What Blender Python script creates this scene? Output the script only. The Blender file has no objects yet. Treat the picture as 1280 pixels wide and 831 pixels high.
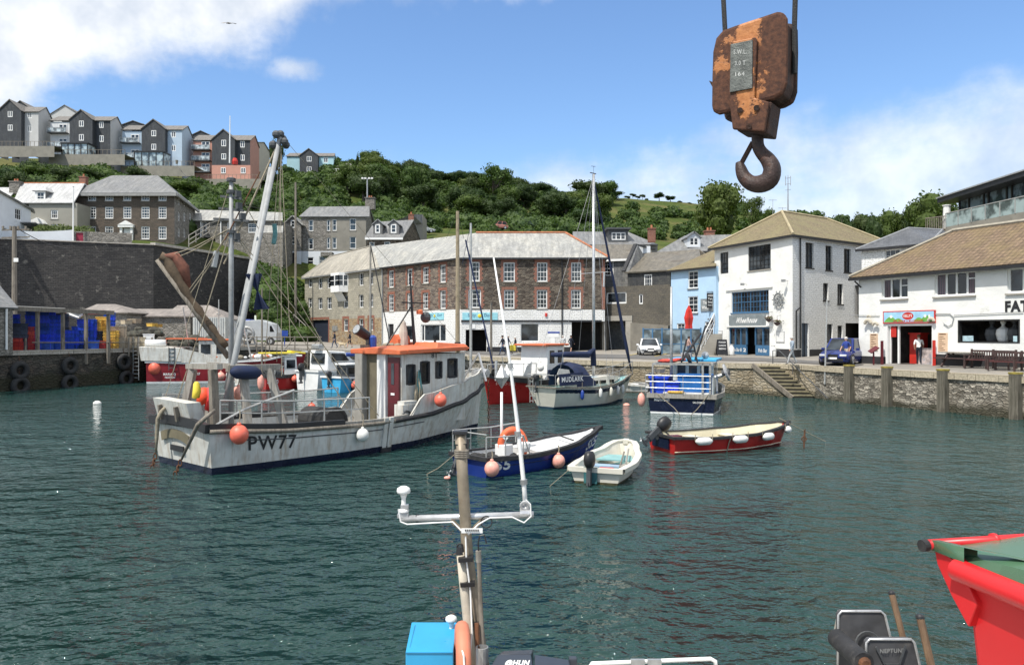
import bpy,bmesh,math,random
import numpy as np
from mathutils import Vector,Matrix,noise as mnoise
Vc=Vector
R=math.radians
random.seed(7)
SC=bpy.context.scene
COL=SC.collection
F,CU,CV,CZ=950.0,640.0,415.5,3.94
cam=bpy.data.objects.new('camera',bpy.data.cameras.new('camera'))
COL.objects.link(cam)
cam.location=(0,0,CZ);cam.rotation_euler=(R(90),0,0)
cam.data.sensor_width=36;cam.data.lens=36*F/1280
cam.data.clip_start=0.05;cam.data.clip_end=6000
SC.camera=cam
SUNV=Vc((-0.34,-0.40,0.85)).normalized()
EL=math.asin(SUNV.z);AZ=math.atan2(SUNV.x,SUNV.y)
sun=bpy.data.objects.new('sun',bpy.data.lights.new('sun','SUN'))
COL.objects.link(sun)
sun.data.energy=4.2;sun.data.angle=R(0.6);sun.data.color=(1,0.95,0.87)
sun.rotation_euler=SUNV.to_track_quat('Z','Y').to_euler()
sun.location=(0,0,60)
W=bpy.data.worlds.new('World');SC.world=W;W.use_nodes=True
SC.view_settings.view_transform='Standard';SC.view_settings.look='None'
SC.view_settings.exposure=0.27;SC.view_settings.gamma=1
SC.view_settings.use_curve_mapping=False
class NT:
 """tiny node helper"""
 def __init__(s,nt):s.nt=nt
 def n(s,typ,ins=None,**kw):
  nd=s.nt.nodes.new(typ)
  for k,v in kw.items():setattr(nd,k,v)
  if ins:
   for k,v in ins.items():
    sock=nd.inputs[k]
    if isinstance(v,bpy.types.NodeSocket):s.nt.links.new(v,sock)
    else:sock.default_value=v
  return nd
 def math(s,op,a,b=0.0,c=None,clamp=False):
  ins={0:a,1:b}
  if c is not None:ins[2]=c
  return s.n('ShaderNodeMath',ins,operation=op,use_clamp=clamp).outputs[0]
 def mix(s,f,a,b,blend='MIX'):
  nd=s.n('ShaderNodeMix',{0:f,6:a,7:b},data_type='RGBA',blend_type=blend)
  return nd.outputs[2]
 def mr(s,v,a,b,c=0.0,d=1.0,sm=True):
  nd=s.n('ShaderNodeMapRange',{0:v,1:a,2:b,3:c,4:d},clamp=True)
  if sm:nd.interpolation_type='SMOOTHSTEP'
  return nd.outputs[0]
 def noise(s,vec,scale,detail=4,rough=.55,dim='3D'):
  return s.n('ShaderNodeTexNoise',{'Vector':vec,'Scale':scale,'Detail':detail,'Roughness':rough},noise_dimensions=dim)
def sky():
 t=NT(W.node_tree);W.node_tree.nodes.clear()
 sk=t.n('ShaderNodeTexSky',sky_type='NISHITA',sun_disc=False,sun_elevation=EL,sun_rotation=AZ,altitude=0,air_density=1.25,dust_density=.35,ozone_density=3.2)
 tc=t.n('ShaderNodeTexCoord').outputs['Generated']
 x=t.n('ShaderNodeSeparateXYZ',{0:tc})
 ay=t.math('ADD',t.math('ABSOLUTE',x.outputs[1]),.06)
 a=t.math('DIVIDE',x.outputs[0],ay);e=t.math('DIVIDE',x.outputs[2],ay)
 zz=t.math('ADD',t.math('MAXIMUM',x.outputs[2],0),.10)
 cv=t.n('ShaderNodeCombineXYZ',{0:t.math('DIVIDE',x.outputs[0],zz),1:t.math('DIVIDE',x.outputs[1],zz),2:3.3}).outputs[0]
 n1=t.noise(cv,1.0,9,.56).outputs[0]
 n2=t.noise(tc,5.0,8,.6).outputs[0]
 nn=t.math('ADD',t.math('MULTIPLY',n1,.45),t.math('MULTIPLY',n2,.55))
 nz=t.math('SUBTRACT',nn,.5)
 l1=t.math('SUBTRACT',e,t.math('ADD',t.math('MULTIPLY',t.math('ADD',a,.67),.43),.285))
 m1=t.mr(t.math('ADD',t.math('ADD',l1,.11),t.math('MULTIPLY',nz,.62)),-.04,.07)
 l2=t.math('SUBTRACT',t.math('ADD',t.math('MULTIPLY',t.math('ADD',a,.04),.155),.20),e)
 edge=t.mr(t.math('ADD',a,t.math('MULTIPLY',nz,1.0)),-.22,.22)
 m2=t.math('MULTIPLY',t.math('MULTIPLY',t.mr(t.math('ADD',l2,t.math('MULTIPLY',nz,.50)),-.02,.09),edge),.74)
 dx=t.math('MULTIPLY',t.math('ADD',a,.262),1.0);dy=t.math('MULTIPLY',t.math('SUBTRACT',e,.325),2.0)
 dd=t.math('SQRT',t.math('ADD',t.math('MULTIPLY',dx,dx),t.math('MULTIPLY',dy,dy)))
 m3=t.math('MULTIPLY',t.mr(t.math('SUBTRACT',t.math('MULTIPLY',nz,.32),t.math('SUBTRACT',dd,.05)),-.012,.03),.8)
 m4=t.math('MULTIPLY',t.mr(e,.445,.56),t.mr(n1,.30,.46))  # unseen cloud above the view, added to brighten sky light and water reflections
 m=t.math('MAXIMUM',t.math('MAXIMUM',m1,m2),t.math('MAXIMUM',m3,m4))
 shade=t.noise(tc,7.0,5,.6).outputs[0]
 cc=t.mix(t.mr(shade,.35,.7),(5.4,6.0,6.9,1),(9.6,9.6,9.5,1))
 base=t.mix(1.0,sk.outputs[0],(1.10,1.27,1.50,1),'MULTIPLY')
 col=t.mix(t.math('MULTIPLY',m,.93),base,cc)
 bg=t.n('ShaderNodeBackground',{0:col,1:0.105})
 t.n('ShaderNodeOutputWorld',{0:bg.outputs[0]})
sky()
def P(u,v,Y):return Vc(((u-CU)/F*Y,Y,CZ+(CV-v)/F*Y))
def P2(u,Y):return((u-CU)/F*Y,Y)
def Z(v,Y):return CZ+(CV-v)/F*Y
class MB:
 def __init__(s):s.v=[];s.f=[];s.m=[];s.cur=0
 def add(s,vs,fs,m=None):
  o=len(s.v);s.v+=[tuple(p)for p in vs]
  for f in fs:s.f.append(tuple(i+o for i in f));s.m.append(s.cur if m is None else m)
 def quad(s,a,b,c,d,m=None):s.add([a,b,c,d],[(0,1,2,3)],m)
 def poly(s,pts,m=None):s.add(pts,[tuple(range(len(pts)))],m)
 def box(s,c,d,rz=0,M=None,m=None):
  hx,hy,hz=d[0]/2,d[1]/2,d[2]/2
  vs=[Vc((x,y,z))for x in(-hx,hx)for y in(-hy,hy)for z in(-hz,hz)]
  Rm=M if M is not None else Matrix.Rotation(rz,3,'Z')
  vs=[Rm@p+Vc(c)for p in vs]
  s.add(vs,[(0,1,3,2),(4,6,7,5),(0,4,5,1),(2,3,7,6),(0,2,6,4),(1,5,7,3)],m)
 def beam(s,a,b,w,h,m=None,up=(0,0,1)):
  a=Vc(a);b=Vc(b);d=(b-a);L=d.length
  if L<1e-6:return
  x=d/L;upv=Vc(up)
  if abs(x.dot(upv))>.98:upv=Vc((0,1,0))
  y=upv.cross(x).normalized();z=x.cross(y)
  s.box((a+b)/2,(L,w,h),M=Matrix((x,y,z)).transposed(),m=m)
 def cyl(s,a,b,r0,r1=None,n=8,m=None,caps=True):
  if r1 is None:r1=r0
  a=Vc(a);b=Vc(b);x=(b-a).normalized()
  t=Vc((0,0,1))if abs(x.z)<.9 else Vc((1,0,0))
  y=t.cross(x).normalized();z=x.cross(y)
  vs=[]
  for p,r in((a,r0),(b,r1)):
   for i in range(n):
    q=2*math.pi*i/n;vs.append(p+(y*math.cos(q)+z*math.sin(q))*r)
  fs=[(i,(i+1)%n,n+(i+1)%n,n+i)for i in range(n)]
  if caps:fs+=[tuple(range(n))[::-1],tuple(range(n,2*n))]
  s.add(vs,fs,m)
 def tube(s,pts,r,n=6,m=None):
  pts=[Vc(p)for p in pts];rs=r if isinstance(r,(list,tuple))else[r]*len(pts)
  vs=[];N=len(pts);py=None
  for k in range(N):
   x=(pts[min(k+1,N-1)]-pts[max(k-1,0)]).normalized()
   t=Vc((0,0,1))if abs(x.z)<.95 else Vc((1,0,0))
   y=t.cross(x).normalized()
   if py is not None:
    q=(py-x*py.dot(x))
    if q.length>.1:y=q.normalized()
   py=y;z=x.cross(y)
   for i in range(n):
    q=2*math.pi*i/n;vs.append(pts[k]+(y*math.cos(q)+z*math.sin(q))*rs[k])
  fs=[(k*n+i,k*n+(i+1)%n,(k+1)*n+(i+1)%n,(k+1)*n+i)for k in range(N-1)for i in range(n)]
  fs+=[tuple(range(n))[::-1],tuple(range((N-1)*n,N*n))]
  s.add(vs,fs,m)
 def lt_(s,prof,c=(0,0,0),n=12,M=None,m=None,ang=None):
  """prof: (r, z) from bottom to top, around local z"""
  vs=[];c=Vc(c)
  for r,z in prof:
   for i in range(n):
    q=2*math.pi*i/n;p=Vc((r*math.cos(q),r*math.sin(q),z))
    vs.append((M@p if M is not None else p)+c)
  K=len(prof)
  fs=[(k*n+i,k*n+(i+1)%n,(k+1)*n+(i+1)%n,(k+1)*n+i)for k in range(K-1)for i in range(n)]
  if prof[0][0]>1e-4:fs.append(tuple(range(n))[::-1])
  if prof[-1][0]>1e-4:fs.append(tuple(range((K-1)*n,K*n)))
  s.add(vs,fs,m)
 def ball(s,c,r,sc=(1,1,1),n=12,k=8,m=None,M=None):
  prof=[(max(r*math.sin(math.pi*i/k),1e-5),-r*math.cos(math.pi*i/k))for i in range(k+1)]
  S=Matrix.Diagonal(sc);s.lt_(prof,c,n,(M@S)if M is not None else S,m)
 def torus(s,c,R0,r,n=20,k=8,M=None,m=None):
  pts=[];c=Vc(c)
  for i in range(n):
   a=2*math.pi*i/n
   for j in range(k):
    b=2*math.pi*j/k
    p=Vc(((R0+r*math.cos(b))*math.cos(a),(R0+r*math.cos(b))*math.sin(a),r*math.sin(b)))
    pts.append((M@p if M is not None else p)+c)
  fs=[(i*k+j,((i+1)%n)*k+j,((i+1)%n)*k+(j+1)%k,i*k+(j+1)%k)for i in range(n)for j in range(k)]
  s.add(pts,fs,m)
 def pz(s,pts,ext,m=None):
  """closed polygon pts (3d) extruded by vector ext"""
  pts=[Vc(p)for p in pts];e=Vc(ext);n=len(pts)
  nn=Vc((0,0,0))
  for i in range(n):nn+=pts[i].cross(pts[(i+1)%n])
  if nn.dot(e)>0:pts=pts[::-1]
  vs=pts+[p+e for p in pts]
  fs=[tuple(range(n)),tuple(range(n,2*n))[::-1]]+[(i,i+n,(i+1)%n+n,(i+1)%n)for i in range(n)]
  s.add(vs,fs,m)
 def bd(s,name,mats,pa=None,wd=False,sm=False,bevel=0,autos=None):
  if not isinstance(mats,(list,tuple)):mats=[mats]
  vs=s.v
  if wd and pa is not None:
   Mi=wm(pa).inverted();vs=[Mi@Vc(p)for p in vs]
  me=bpy.data.meshes.new(name);me.from_pydata([tuple(p)for p in vs],[],s.f)
  for mm in mats:me.materials.append(mm)
  me.polygons.foreach_set('material_index',s.m)
  if sm:me.polygons.foreach_set('use_smooth',[True]*len(me.polygons))
  uvs(me);me.update()
  o=bpy.data.objects.new(name,me);COL.objects.link(o)
  if pa is not None:o.parent=pa
  if sm and autos:
   me.validate()
   try:me.set_sharp_from_angle(angle=R(autos))
   except Exception:pass
  if bevel:
   b=o.modifiers.new('bevel','BEVEL');b.width=bevel;b.segments=2;b.limit_method='ANGLE';b.angle_limit=R(40)
  return o
def wm(o):
 m=Matrix.LocRotScale(o.location,o.rotation_euler,o.scale)
 return wm(o.parent)@m if o.parent else m
def uvs(me):
 n=len(me.loops)
 if n==0:return
 uv=me.uv_layers.new(name='UVMap')
 co=np.empty(len(me.vertices)*3);me.vertices.foreach_get('co',co);co=co.reshape(-1,3)
 vi=np.empty(n,dtype=np.int64);me.loops.foreach_get('vertex_index',vi)
 nr=np.empty(len(me.polygons)*3);me.polygons.foreach_get('normal',nr);nr=nr.reshape(-1,3)
 lt=np.empty(len(me.polygons),dtype=np.int64);me.polygons.foreach_get('loop_total',lt)
 nl=np.repeat(nr,lt,axis=0)
 t=np.stack([-nl[:,1],nl[:,0],np.zeros(n)],1);ln=np.linalg.norm(t,axis=1)
 flat=ln<.05
 t[flat]=(1,0,0);ln[flat]=1;t/=ln[:,None]
 b=np.cross(nl,t)
 p=co[vi]
 out=np.stack([(p*t).sum(1),(p*b).sum(1)],1)
 uv.data.foreach_set('uv',out.reshape(-1))
def npmesh(name,verts,faces_n,mat,pa=None,sm=False,k=4):
 """fast mesh from numpy: verts (N,3), consecutive k-gons"""
 me=bpy.data.meshes.new(name);nv=len(verts);nf=nv//k
 me.vertices.add(nv);me.vertices.foreach_set('co',np.asarray(verts,dtype=np.float32).reshape(-1))
 me.loops.add(nv);me.loops.foreach_set('vertex_index',np.arange(nv,dtype=np.int32))
 me.polygons.add(nf);me.polygons.foreach_set('loop_start',np.arange(0,nv,k,dtype=np.int32))
 me.polygons.foreach_set('loop_total',np.full(nf,k,dtype=np.int32))
 me.materials.append(mat);me.update(calc_edges=True)
 if sm:me.polygons.foreach_set('use_smooth',[True]*nf)
 o=bpy.data.objects.new(name,me);COL.objects.link(o)
 if pa:o.parent=pa
 return o
USED={}
def tag(o,label=None,cat=None,group=None,kind=None):
 if label:o['label']=label
 if cat:o['category']=cat
 if group:o['group']=group
 if kind:o['kind']=kind
 return o
def thing(name,label,cat,loc=(0,0,0),rz=0,group=None):
 o=bpy.data.objects.new(name,None);COL.objects.link(o);o.empty_display_size=.3
 o.location=loc;o.rotation_euler=(0,0,rz)
 return tag(o,label,cat,group)
KIDS={}
def dup(o,loc=None,rz=None,label=None,group=None,scale=None,pa=None):
 c=o.copy();COL.objects.link(c)
 if pa is not None:c.parent=pa
 for ch in[x for x in ALLKIDS(o)]:dup(ch,pa=c)
 if loc is not None:c.location=loc
 if rz is not None:c.rotation_euler=(0,0,rz)
 if scale is not None:c.scale=scale
 if label:c['label']=label
 if group:c['group']=group
 return c
def ALLKIDS(o):return list(o.children)
MC={}
def newmat(name):
 m=bpy.data.materials.new(name);m.use_nodes=True;m.node_tree.nodes.clear()
 t=NT(m.node_tree);return m,t
def finish(t,col,rough,bumpv=None,strength=.3,dist=.02,metal=0,spec=.5,**kw):
 ins={'Base Color':col,'Roughness':rough,'Metallic':metal,'Specular IOR Level':spec}
 ins.update(kw)
 b=t.n('ShaderNodeBsdfPrincipled',ins)
 if bumpv is not None:
  bp=t.n('ShaderNodeBump',{'Strength':strength,'Distance':dist,'Height':bumpv})
  t.nt.links.new(bp.outputs[0],b.inputs['Normal'])
 t.n('ShaderNodeOutputMaterial',{0:b.outputs[0]})
 return b
def c4(c):return(c[0],c[1],c[2],1)
def shade(c,k):return(min(c[0]*k,1),min(c[1]*k,1),min(c[2]*k,1),1)
def plain(name,col,rough=.6,var=.18,scale=3.0,metal=0,bump=.0,bscale=30,spec=.5,dirt=None,dcol=(.12,.09,.06),coord='Object',streak=False,rnd=0):
 """painted / plain surface with mottling; dirt = 0..1 amount of stains; streak = vertical rain or rust streaks"""
 key=('p',name)
 if key in MC:return MC[key]
 m,t=newmat(name)
 tc=t.n('ShaderNodeTexCoord').outputs[coord]
 n=t.noise(tc,scale,6,.6).outputs[0]
 c=t.mix(t.mr(n,.3,.7),shade(col,1-var),shade(col,1+var*.6))
 if dirt:
  vec=tc
  if streak:
   vec=t.n('ShaderNodeMapping',{'Vector':tc,'Scale':(1,1,.12)}).outputs[0]
  d=t.noise(vec,scale*(2.2 if streak else 1.3),7,.68).outputs[0]
  c=t.mix(t.math('MULTIPLY',t.mr(d,.62-dirt*.3,.78),.8),c,c4(dcol))
 if rnd:
  oi=t.n('ShaderNodeObjectInfo').outputs['Random'];c=t.n('ShaderNodeHueSaturation',{'Hue':t.mr(oi,0,1,.49,.51,False),'Saturation':1.0,'Value':t.mr(oi,0,1,1-rnd,1+rnd,False),'Color':c}).outputs[0]
 rr=t.mr(n,.2,.8,max(rough-.1,.02),min(rough+.1,1))
 bn=t.noise(tc,bscale,4,.6).outputs[0]if bump else None
 finish(t,c,rr,bn,bump,.02,metal,spec)
 MC[key]=m;return m
def masonry(name,c1,c2,mortar,w=.45,h=.16,msize=.018,bump=.6,warp=.05,stain=(.05,.05,.04),st=.3,squash=1,rough=.9,blotch=None):
 m,t=newmat(name)
 uv=t.n('ShaderNodeTexCoord').outputs['UV']
 nz=t.noise(uv,1.6,3,.6)
 off=t.n('ShaderNodeVectorMath',{0:nz.outputs[1],1:(.5,.5,.5)},operation='SUBTRACT').outputs[0]
 off=t.n('ShaderNodeVectorMath',{0:off,'Scale':warp*2},operation='SCALE').outputs[0]
 vec=t.n('ShaderNodeVectorMath',{0:uv,1:off},operation='ADD').outputs[0]
 b=t.n('ShaderNodeTexBrick',{'Vector':vec,'Color1':c4(c1),'Color2':c4(c2),'Mortar':c4(mortar),'Scale':1,'Mortar Size':msize,'Mortar Smooth':.3,'Bias':0,'Brick Width':w,'Row Height':h})
 b.offset_frequency=2;b.squash=squash
 n2=t.noise(uv,9,6,.7).outputs[0];n3=t.noise(uv,.35,6,.65).outputs[0]
 c=t.mix(t.mr(n2,.25,.75),t.mix(1,b.outputs[0],(.62,.62,.62,1),'MULTIPLY'),t.mix(1,b.outputs[0],(1.3,1.3,1.3,1),'MULTIPLY'))
 c=t.mix(t.math('MULTIPLY',t.mr(n3,.48,.7),st),c,c4(stain))
 if blotch:
  n4=t.noise(uv,1.1,8,.7).outputs[0]
  c=t.mix(t.math('MULTIPLY',t.mr(n4,.58,.66),.85),c,c4(blotch))
 hgt=t.math('SUBTRACT',t.math('MULTIPLY',n2,.5),b.outputs[1])
 finish(t,c,rough,hgt,bump,.04,spec=.3)
 return m
def rubble(name,cols,mortar,sx=2.4,sy=5.5,bump=.8,edge=.05,tint=None,stain=None,wet=None,lichen=None):
 m,t=newmat(name)
 uv=t.n('ShaderNodeTexCoord').outputs['UV']
 nz=t.noise(uv,2.8,5,.65)
 off=t.n('ShaderNodeVectorMath',{0:nz.outputs[1],'Scale':.26},operation='SCALE').outputs[0]
 vec=t.n('ShaderNodeVectorMath',{0:uv,1:off},operation='ADD').outputs[0]
 mp=t.n('ShaderNodeMapping',{'Vector':vec,'Scale':(sx,sy,1)}).outputs[0]
 v1=t.n('ShaderNodeTexVoronoi',{'Vector':mp,'Scale':1,'Randomness':.85},voronoi_dimensions='2D')
 v2=t.n('ShaderNodeTexVoronoi',{'Vector':mp,'Scale':1,'Randomness':.85},voronoi_dimensions='2D',feature='DISTANCE_TO_EDGE')
 rnd=t.n('ShaderNodeSeparateColor',{0:v1.outputs['Color']}).outputs[0]
 rp=t.n('ShaderNodeValToRGB',{0:rnd});el=rp.color_ramp.elements
 el[0].color=c4(cols[0]);el[0].position=.1
 el[1].color=c4(cols[-1]);el[1].position=.9
 for i,c in enumerate(cols[1:-1]):
  e=el.new(.1+.8*(i+1)/(len(cols)-1));e.color=c4(c)
 n2=t.noise(uv,14,5,.7).outputs[0]
 n3=t.noise(uv,.4,5,.65).outputs[0]
 c=t.mix(t.mr(n2,.3,.7),t.mix(1,rp.outputs[0],(.42,.42,.42,1),'MULTIPLY'),t.mix(1,rp.outputs[0],(1.5,1.5,1.5,1),'MULTIPLY'))
 c=t.mix(t.mr(v2.outputs[0],0,edge,1,0),c,c4(mortar))
 if stain:c=t.mix(t.math('MULTIPLY',t.mr(n3,.45,.65),.6),c,c4(stain))
 if wet is not None:
  g=t.n('ShaderNodeNewGeometry').outputs['Position']
  z=t.n('ShaderNodeSeparateXYZ',{0:g}).outputs[2]
  f=t.mr(t.math('ADD',z,t.math('MULTIPLY',t.math('SUBTRACT',n3,.5),-.9)),wet-.12,wet+.25,1,0)
  c=t.mix(t.math('MULTIPLY',f,.75),c,(.035,.035,.018,1))
 hgt=t.math('ADD',t.mr(v2.outputs[0],0,.22),t.math('MULTIPLY',n2,.35))
 finish(t,c,.88,hgt,bump,.06,spec=.3)
 return m
def slate(name,c1,c2,lichen=(.42,.4,.3),la=.4,w=.32,h=.24,rough=.5,bump=.5,moss=None):
 m,t=newmat(name)
 uv=t.n('ShaderNodeTexCoord').outputs['UV']
 b=t.n('ShaderNodeTexBrick',{'Vector':uv,'Color1':c4(c1),'Color2':c4(c2),'Mortar':shade(c1,.55),'Scale':1,'Mortar Size':.008,'Mortar Smooth':.2,'Brick Width':w,'Row Height':h})
 n1=t.noise(uv,.5,7,.7).outputs[0];n2=t.noise(uv,5,6,.7).outputs[0]
 mp=t.n('ShaderNodeMapping',{'Vector':uv,'Scale':(2.2,.35,1)}).outputs[0]
 n3=t.noise(mp,1.2,6,.65).outputs[0]
 c=t.mix(t.math('MULTIPLY',t.mr(t.math('ADD',t.math('MULTIPLY',n1,.5),t.math('MULTIPLY',n2,.5)),.46,.6),la),b.outputs[0],c4(lichen))
 c=t.mix(t.mr(n3,.3,.7),t.mix(1,c,(.72,.72,.72,1),'MULTIPLY'),t.mix(1,c,(1.15,1.15,1.15,1),'MULTIPLY'))
 if moss:c=t.mix(t.math('MULTIPLY',t.mr(n1,.52,.62),.8),c,c4(moss))
 sep=t.n('ShaderNodeSeparateXYZ',{0:uv}).outputs[1]
 saw=t.math('FRACT',t.math('DIVIDE',sep,h))
 hgt=t.math('ADD',t.math('SUBTRACT',t.math('MULTIPLY',saw,-.6),b.outputs[1]),t.math('MULTIPLY',n2,.5))
 finish(t,c,rough,hgt,bump,.02,spec=.5)
 return m
def tiles(name,c1,c2,w=.3,h=.34,moss=(.2,.16,.05),ma=.5,bump=.9):
 m,t=newmat(name)
 uv=t.n('ShaderNodeTexCoord').outputs['UV']
 sx=t.n('ShaderNodeSeparateXYZ',{0:uv})
 b=t.n('ShaderNodeTexBrick',{'Vector':uv,'Color1':c4(c1),'Color2':c4(c2),'Mortar':shade(c1,.4),'Scale':1,'Mortar Size':.012,'Mortar Smooth':.4,'Brick Width':w,'Row Height':h})
 b.offset=0
 wv=t.math('ABSOLUTE',t.math('SINE',t.math('MULTIPLY',sx.outputs[0],math.pi/w)))
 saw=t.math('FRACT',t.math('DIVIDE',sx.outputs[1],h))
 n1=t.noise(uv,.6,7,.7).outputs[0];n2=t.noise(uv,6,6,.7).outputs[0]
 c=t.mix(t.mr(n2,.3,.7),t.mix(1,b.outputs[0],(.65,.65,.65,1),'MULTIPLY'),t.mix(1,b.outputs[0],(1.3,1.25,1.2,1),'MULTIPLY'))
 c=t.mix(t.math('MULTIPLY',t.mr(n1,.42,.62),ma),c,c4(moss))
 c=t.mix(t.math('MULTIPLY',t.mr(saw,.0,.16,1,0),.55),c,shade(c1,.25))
 hgt=t.math('ADD',t.math('MULTIPLY',wv,1.0),t.math('MULTIPLY',saw,-1.0))
 finish(t,c,.85,hgt,bump,.06,spec=.3)
 return m
def wood(name,c1,c2,rough=.7,sc=8,axis=(1,1,.08)):
 key=('w',name)
 if key in MC:return MC[key]
 m,t=newmat(name)
 tc=t.n('ShaderNodeTexCoord').outputs['Object']
 mp=t.n('ShaderNodeMapping',{'Vector':tc,'Scale':axis}).outputs[0]
 n=t.noise(mp,sc*2,6,.7).outputs[0];n2=t.noise(tc,2.5,5,.6).outputs[0]
 c=t.mix(t.mr(n,.3,.7),c4(c1),c4(c2))
 c=t.mix(t.math('MULTIPLY',t.mr(n2,.5,.7),.5),c,shade(c1,.5))
 finish(t,c,rough,n,.4,.01)
 MC[key]=m;return m
def foliage(name,c1,c2,c3=None,transl=.25):
 m,t=newmat(name)
 g=t.n('ShaderNodeNewGeometry')
 oi=t.n('ShaderNodeObjectInfo').outputs['Random']
 tc=t.n('ShaderNodeTexCoord').outputs['Object']
 n=t.noise(tc,.55,4,.6).outputs[0]
 n2=t.noise(tc,6,3,.6).outputs[0]
 f=t.math('ADD',t.math('MULTIPLY',n,.6),t.math('MULTIPLY',n2,.4))
 c=t.mix(t.mr(f,.36,.64),c4(c1),c4(c2))
 if c3:c=t.mix(t.math('MULTIPLY',oi,.75),c,c4(c3))
 d=t.n('ShaderNodeBsdfPrincipled',{'Base Color':c,'Roughness':.6,'Specular IOR Level':.25})
 tr=t.n('ShaderNodeBsdfTranslucent',{0:t.mix(1,c,(1.3,1.5,.7,1),'MULTIPLY')})
 ms=t.n('ShaderNodeMixShader',{0:transl,1:d.outputs[0],2:tr.outputs[0]})
 t.n('ShaderNodeOutputMaterial',{0:ms.outputs[0]})
 return m
def glass(name,col=(.02,.025,.03),rough=.06,spec=.7):
 key=('g',name)
 if key in MC:return MC[key]
 m,t=newmat(name)
 tc=t.n('ShaderNodeTexCoord').outputs['Object']
 n=t.noise(tc,.9,3,.5).outputs[0]
 c=t.mix(t.mr(n,.4,.6),shade(col,.5),shade(col,2.2))
 finish(t,c,rough,t.noise(tc,2.0,2).outputs[0],.06,.05,spec=spec)
 MC[key]=m;return m
M={}
def init_mats():
 M['white']=plain('white_paint',(.78,.78,.76),.55,.08,2,dirt=.12,dcol=(.5,.48,.42))
 M['whitewall']=plain('white_render',(.80,.80,.77),.8,.07,.8,bump=.9,bscale=5,dirt=.16,dcol=(.52,.51,.46),coord='UV')
 M['whitebrick']=masonry('white_painted_stone',(.80,.80,.78),(.76,.76,.74),(.62,.62,.6),.42,.17,.014,.7,.06,stain=(.5,.5,.46),st=.35)
 M['black']=plain('black_paint',(.02,.02,.022),.45,.3,4)
 M['blackrub']=plain('black_rubber',(.025,.025,.027),.75,.4,6,bump=.3,dirt=.3,dcol=(.12,.11,.1))
 M['darkgrey']=plain('dark_grey_paint',(.07,.075,.08),.6,.2,4)
 M['grey']=plain('grey_metal',(.35,.35,.34),.45,.25,5,metal=.3,dirt=.25,dcol=(.2,.16,.12))
 M['galv']=plain('galvanised_steel',(.42,.43,.43),.42,.2,8,metal=.55)
 M['alu']=plain('aluminium',(.6,.6,.6),.35,.15,10,metal=.6,dirt=.2)
 M['rust']=plain('rusty_steel',(.13,.055,.025),.85,.45,6,bump=.4,dirt=.4,dcol=(.05,.025,.015))
 M['orange']=plain('orange_paint',(.62,.15,.06),.55,.12,2,dirt=.12,dcol=(.5,.3,.2))
 M['buoy']=plain('buoy_coral',(.80,.16,.10),.45,.12,5,dirt=.15,dcol=(.6,.35,.28))
 M['buoypale']=plain('buoy_faded_pink',(.82,.38,.30),.5,.15,6,dirt=.3,dcol=(.75,.55,.48))
 M['buoywhite']=plain('buoy_white',(.75,.74,.7),.5,.1,6,dirt=.2,dcol=(.5,.48,.4))
 M['red']=plain('red_paint',(.55,.03,.02),.4,.15,3,dirt=.12,dcol=(.3,.06,.04))
 M['darkred']=plain('maroon_paint',(.11,.015,.02),.45,.15,3)
 M['blue']=plain('blue_paint',(.02,.06,.30),.4,.15,3,dirt=.1,dcol=(.05,.07,.18))
 M['navy']=plain('navy_canvas',(.012,.022,.065),.8,.25,5,bump=.3,bscale=12)
 M['navyhull']=plain('navy_gloss',(.008,.012,.035),.25,.2,2)
 M['skyblue']=plain('sky_blue_paint',(.05,.38,.66),.45,.12,3,dirt=.1,dcol=(.1,.3,.42))
 M['cratebl']=plain('blue_plastic',(.015,.07,.50),.5,.35,5,rnd=.5)
 M['cratered']=plain('red_plastic',(.42,.035,.03),.5,.3,5,rnd=.4)
 M['crateyel']=plain('yellow_plastic',(.6,.36,.07),.55,.25,4,rnd=.35)
 M['cratetan']=plain('cream_plastic',(.46,.38,.27),.6,.25,4,dirt=.3,rnd=.3)
 M['cratedk']=plain('dark_plastic',(.04,.05,.08),.55,.3,4,rnd=.5)
 M['yellow']=plain('yellow_sheet',(.75,.6,.06),.6,.12,4)
 M['conc']=plain('concrete',(.33,.31,.27),.9,.2,.6,bump=.3,bscale=8,dirt=.25,dcol=(.16,.15,.12),coord='UV')
 M['timb']=wood('weathered_timber',(.13,.11,.085),(.26,.23,.19))
 M['timbgr']=wood('silvered_timber',(.22,.2,.17),(.38,.36,.32))
 M['pole']=wood('mast_pine',(.24,.19,.12),(.38,.31,.21),.6)
 M['bwood']=wood('dark_bench_wood',(.035,.02,.018),(.09,.055,.05),.6)
 M['rope']=plain('rope',(.30,.26,.19),.9,.3,12,bump=.5,bscale=60)
 M['ropeblue']=plain('rope_teal',(.12,.28,.28),.9,.3,12)
 M['steel']=plain('stay_wire',(.3,.3,.3),.4,.1,5,metal=.5)
 M['skin']=plain('skin',(.55,.32,.23),.6,.08,4)
 M['glass']=glass('window_glass')
 M['glassdk']=glass('dark_glass',(.01,.01,.012),.1,.5)
 M['winwhite']=plain('window_white',(.80,.80,.78),.5,.04,3)
 M['winblack']=plain('window_black',(.02,.02,.02),.5,.1,3)
 M['bluejoin']=plain('blue_joinery',(.05,.14,.26),.5,.12,3)
 M['plinth']=plain('plinth_black',(.03,.03,.033),.8,.3,1.5,bump=.4,bscale=6)
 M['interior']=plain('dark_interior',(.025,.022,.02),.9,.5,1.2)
 M['tyre']=plain('tyre_rubber',(.03,.03,.03),.8,.35,5,bump=.3,dirt=.3,dcol=(.09,.085,.07))
 M['rail']=plain('rail_steel',(.5,.5,.48),.4,.15,8,metal=.5,dirt=.2,dcol=(.3,.2,.12))
 M['lead']=plain('lead_flashing',(.25,.26,.27),.6,.15,3)
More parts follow.
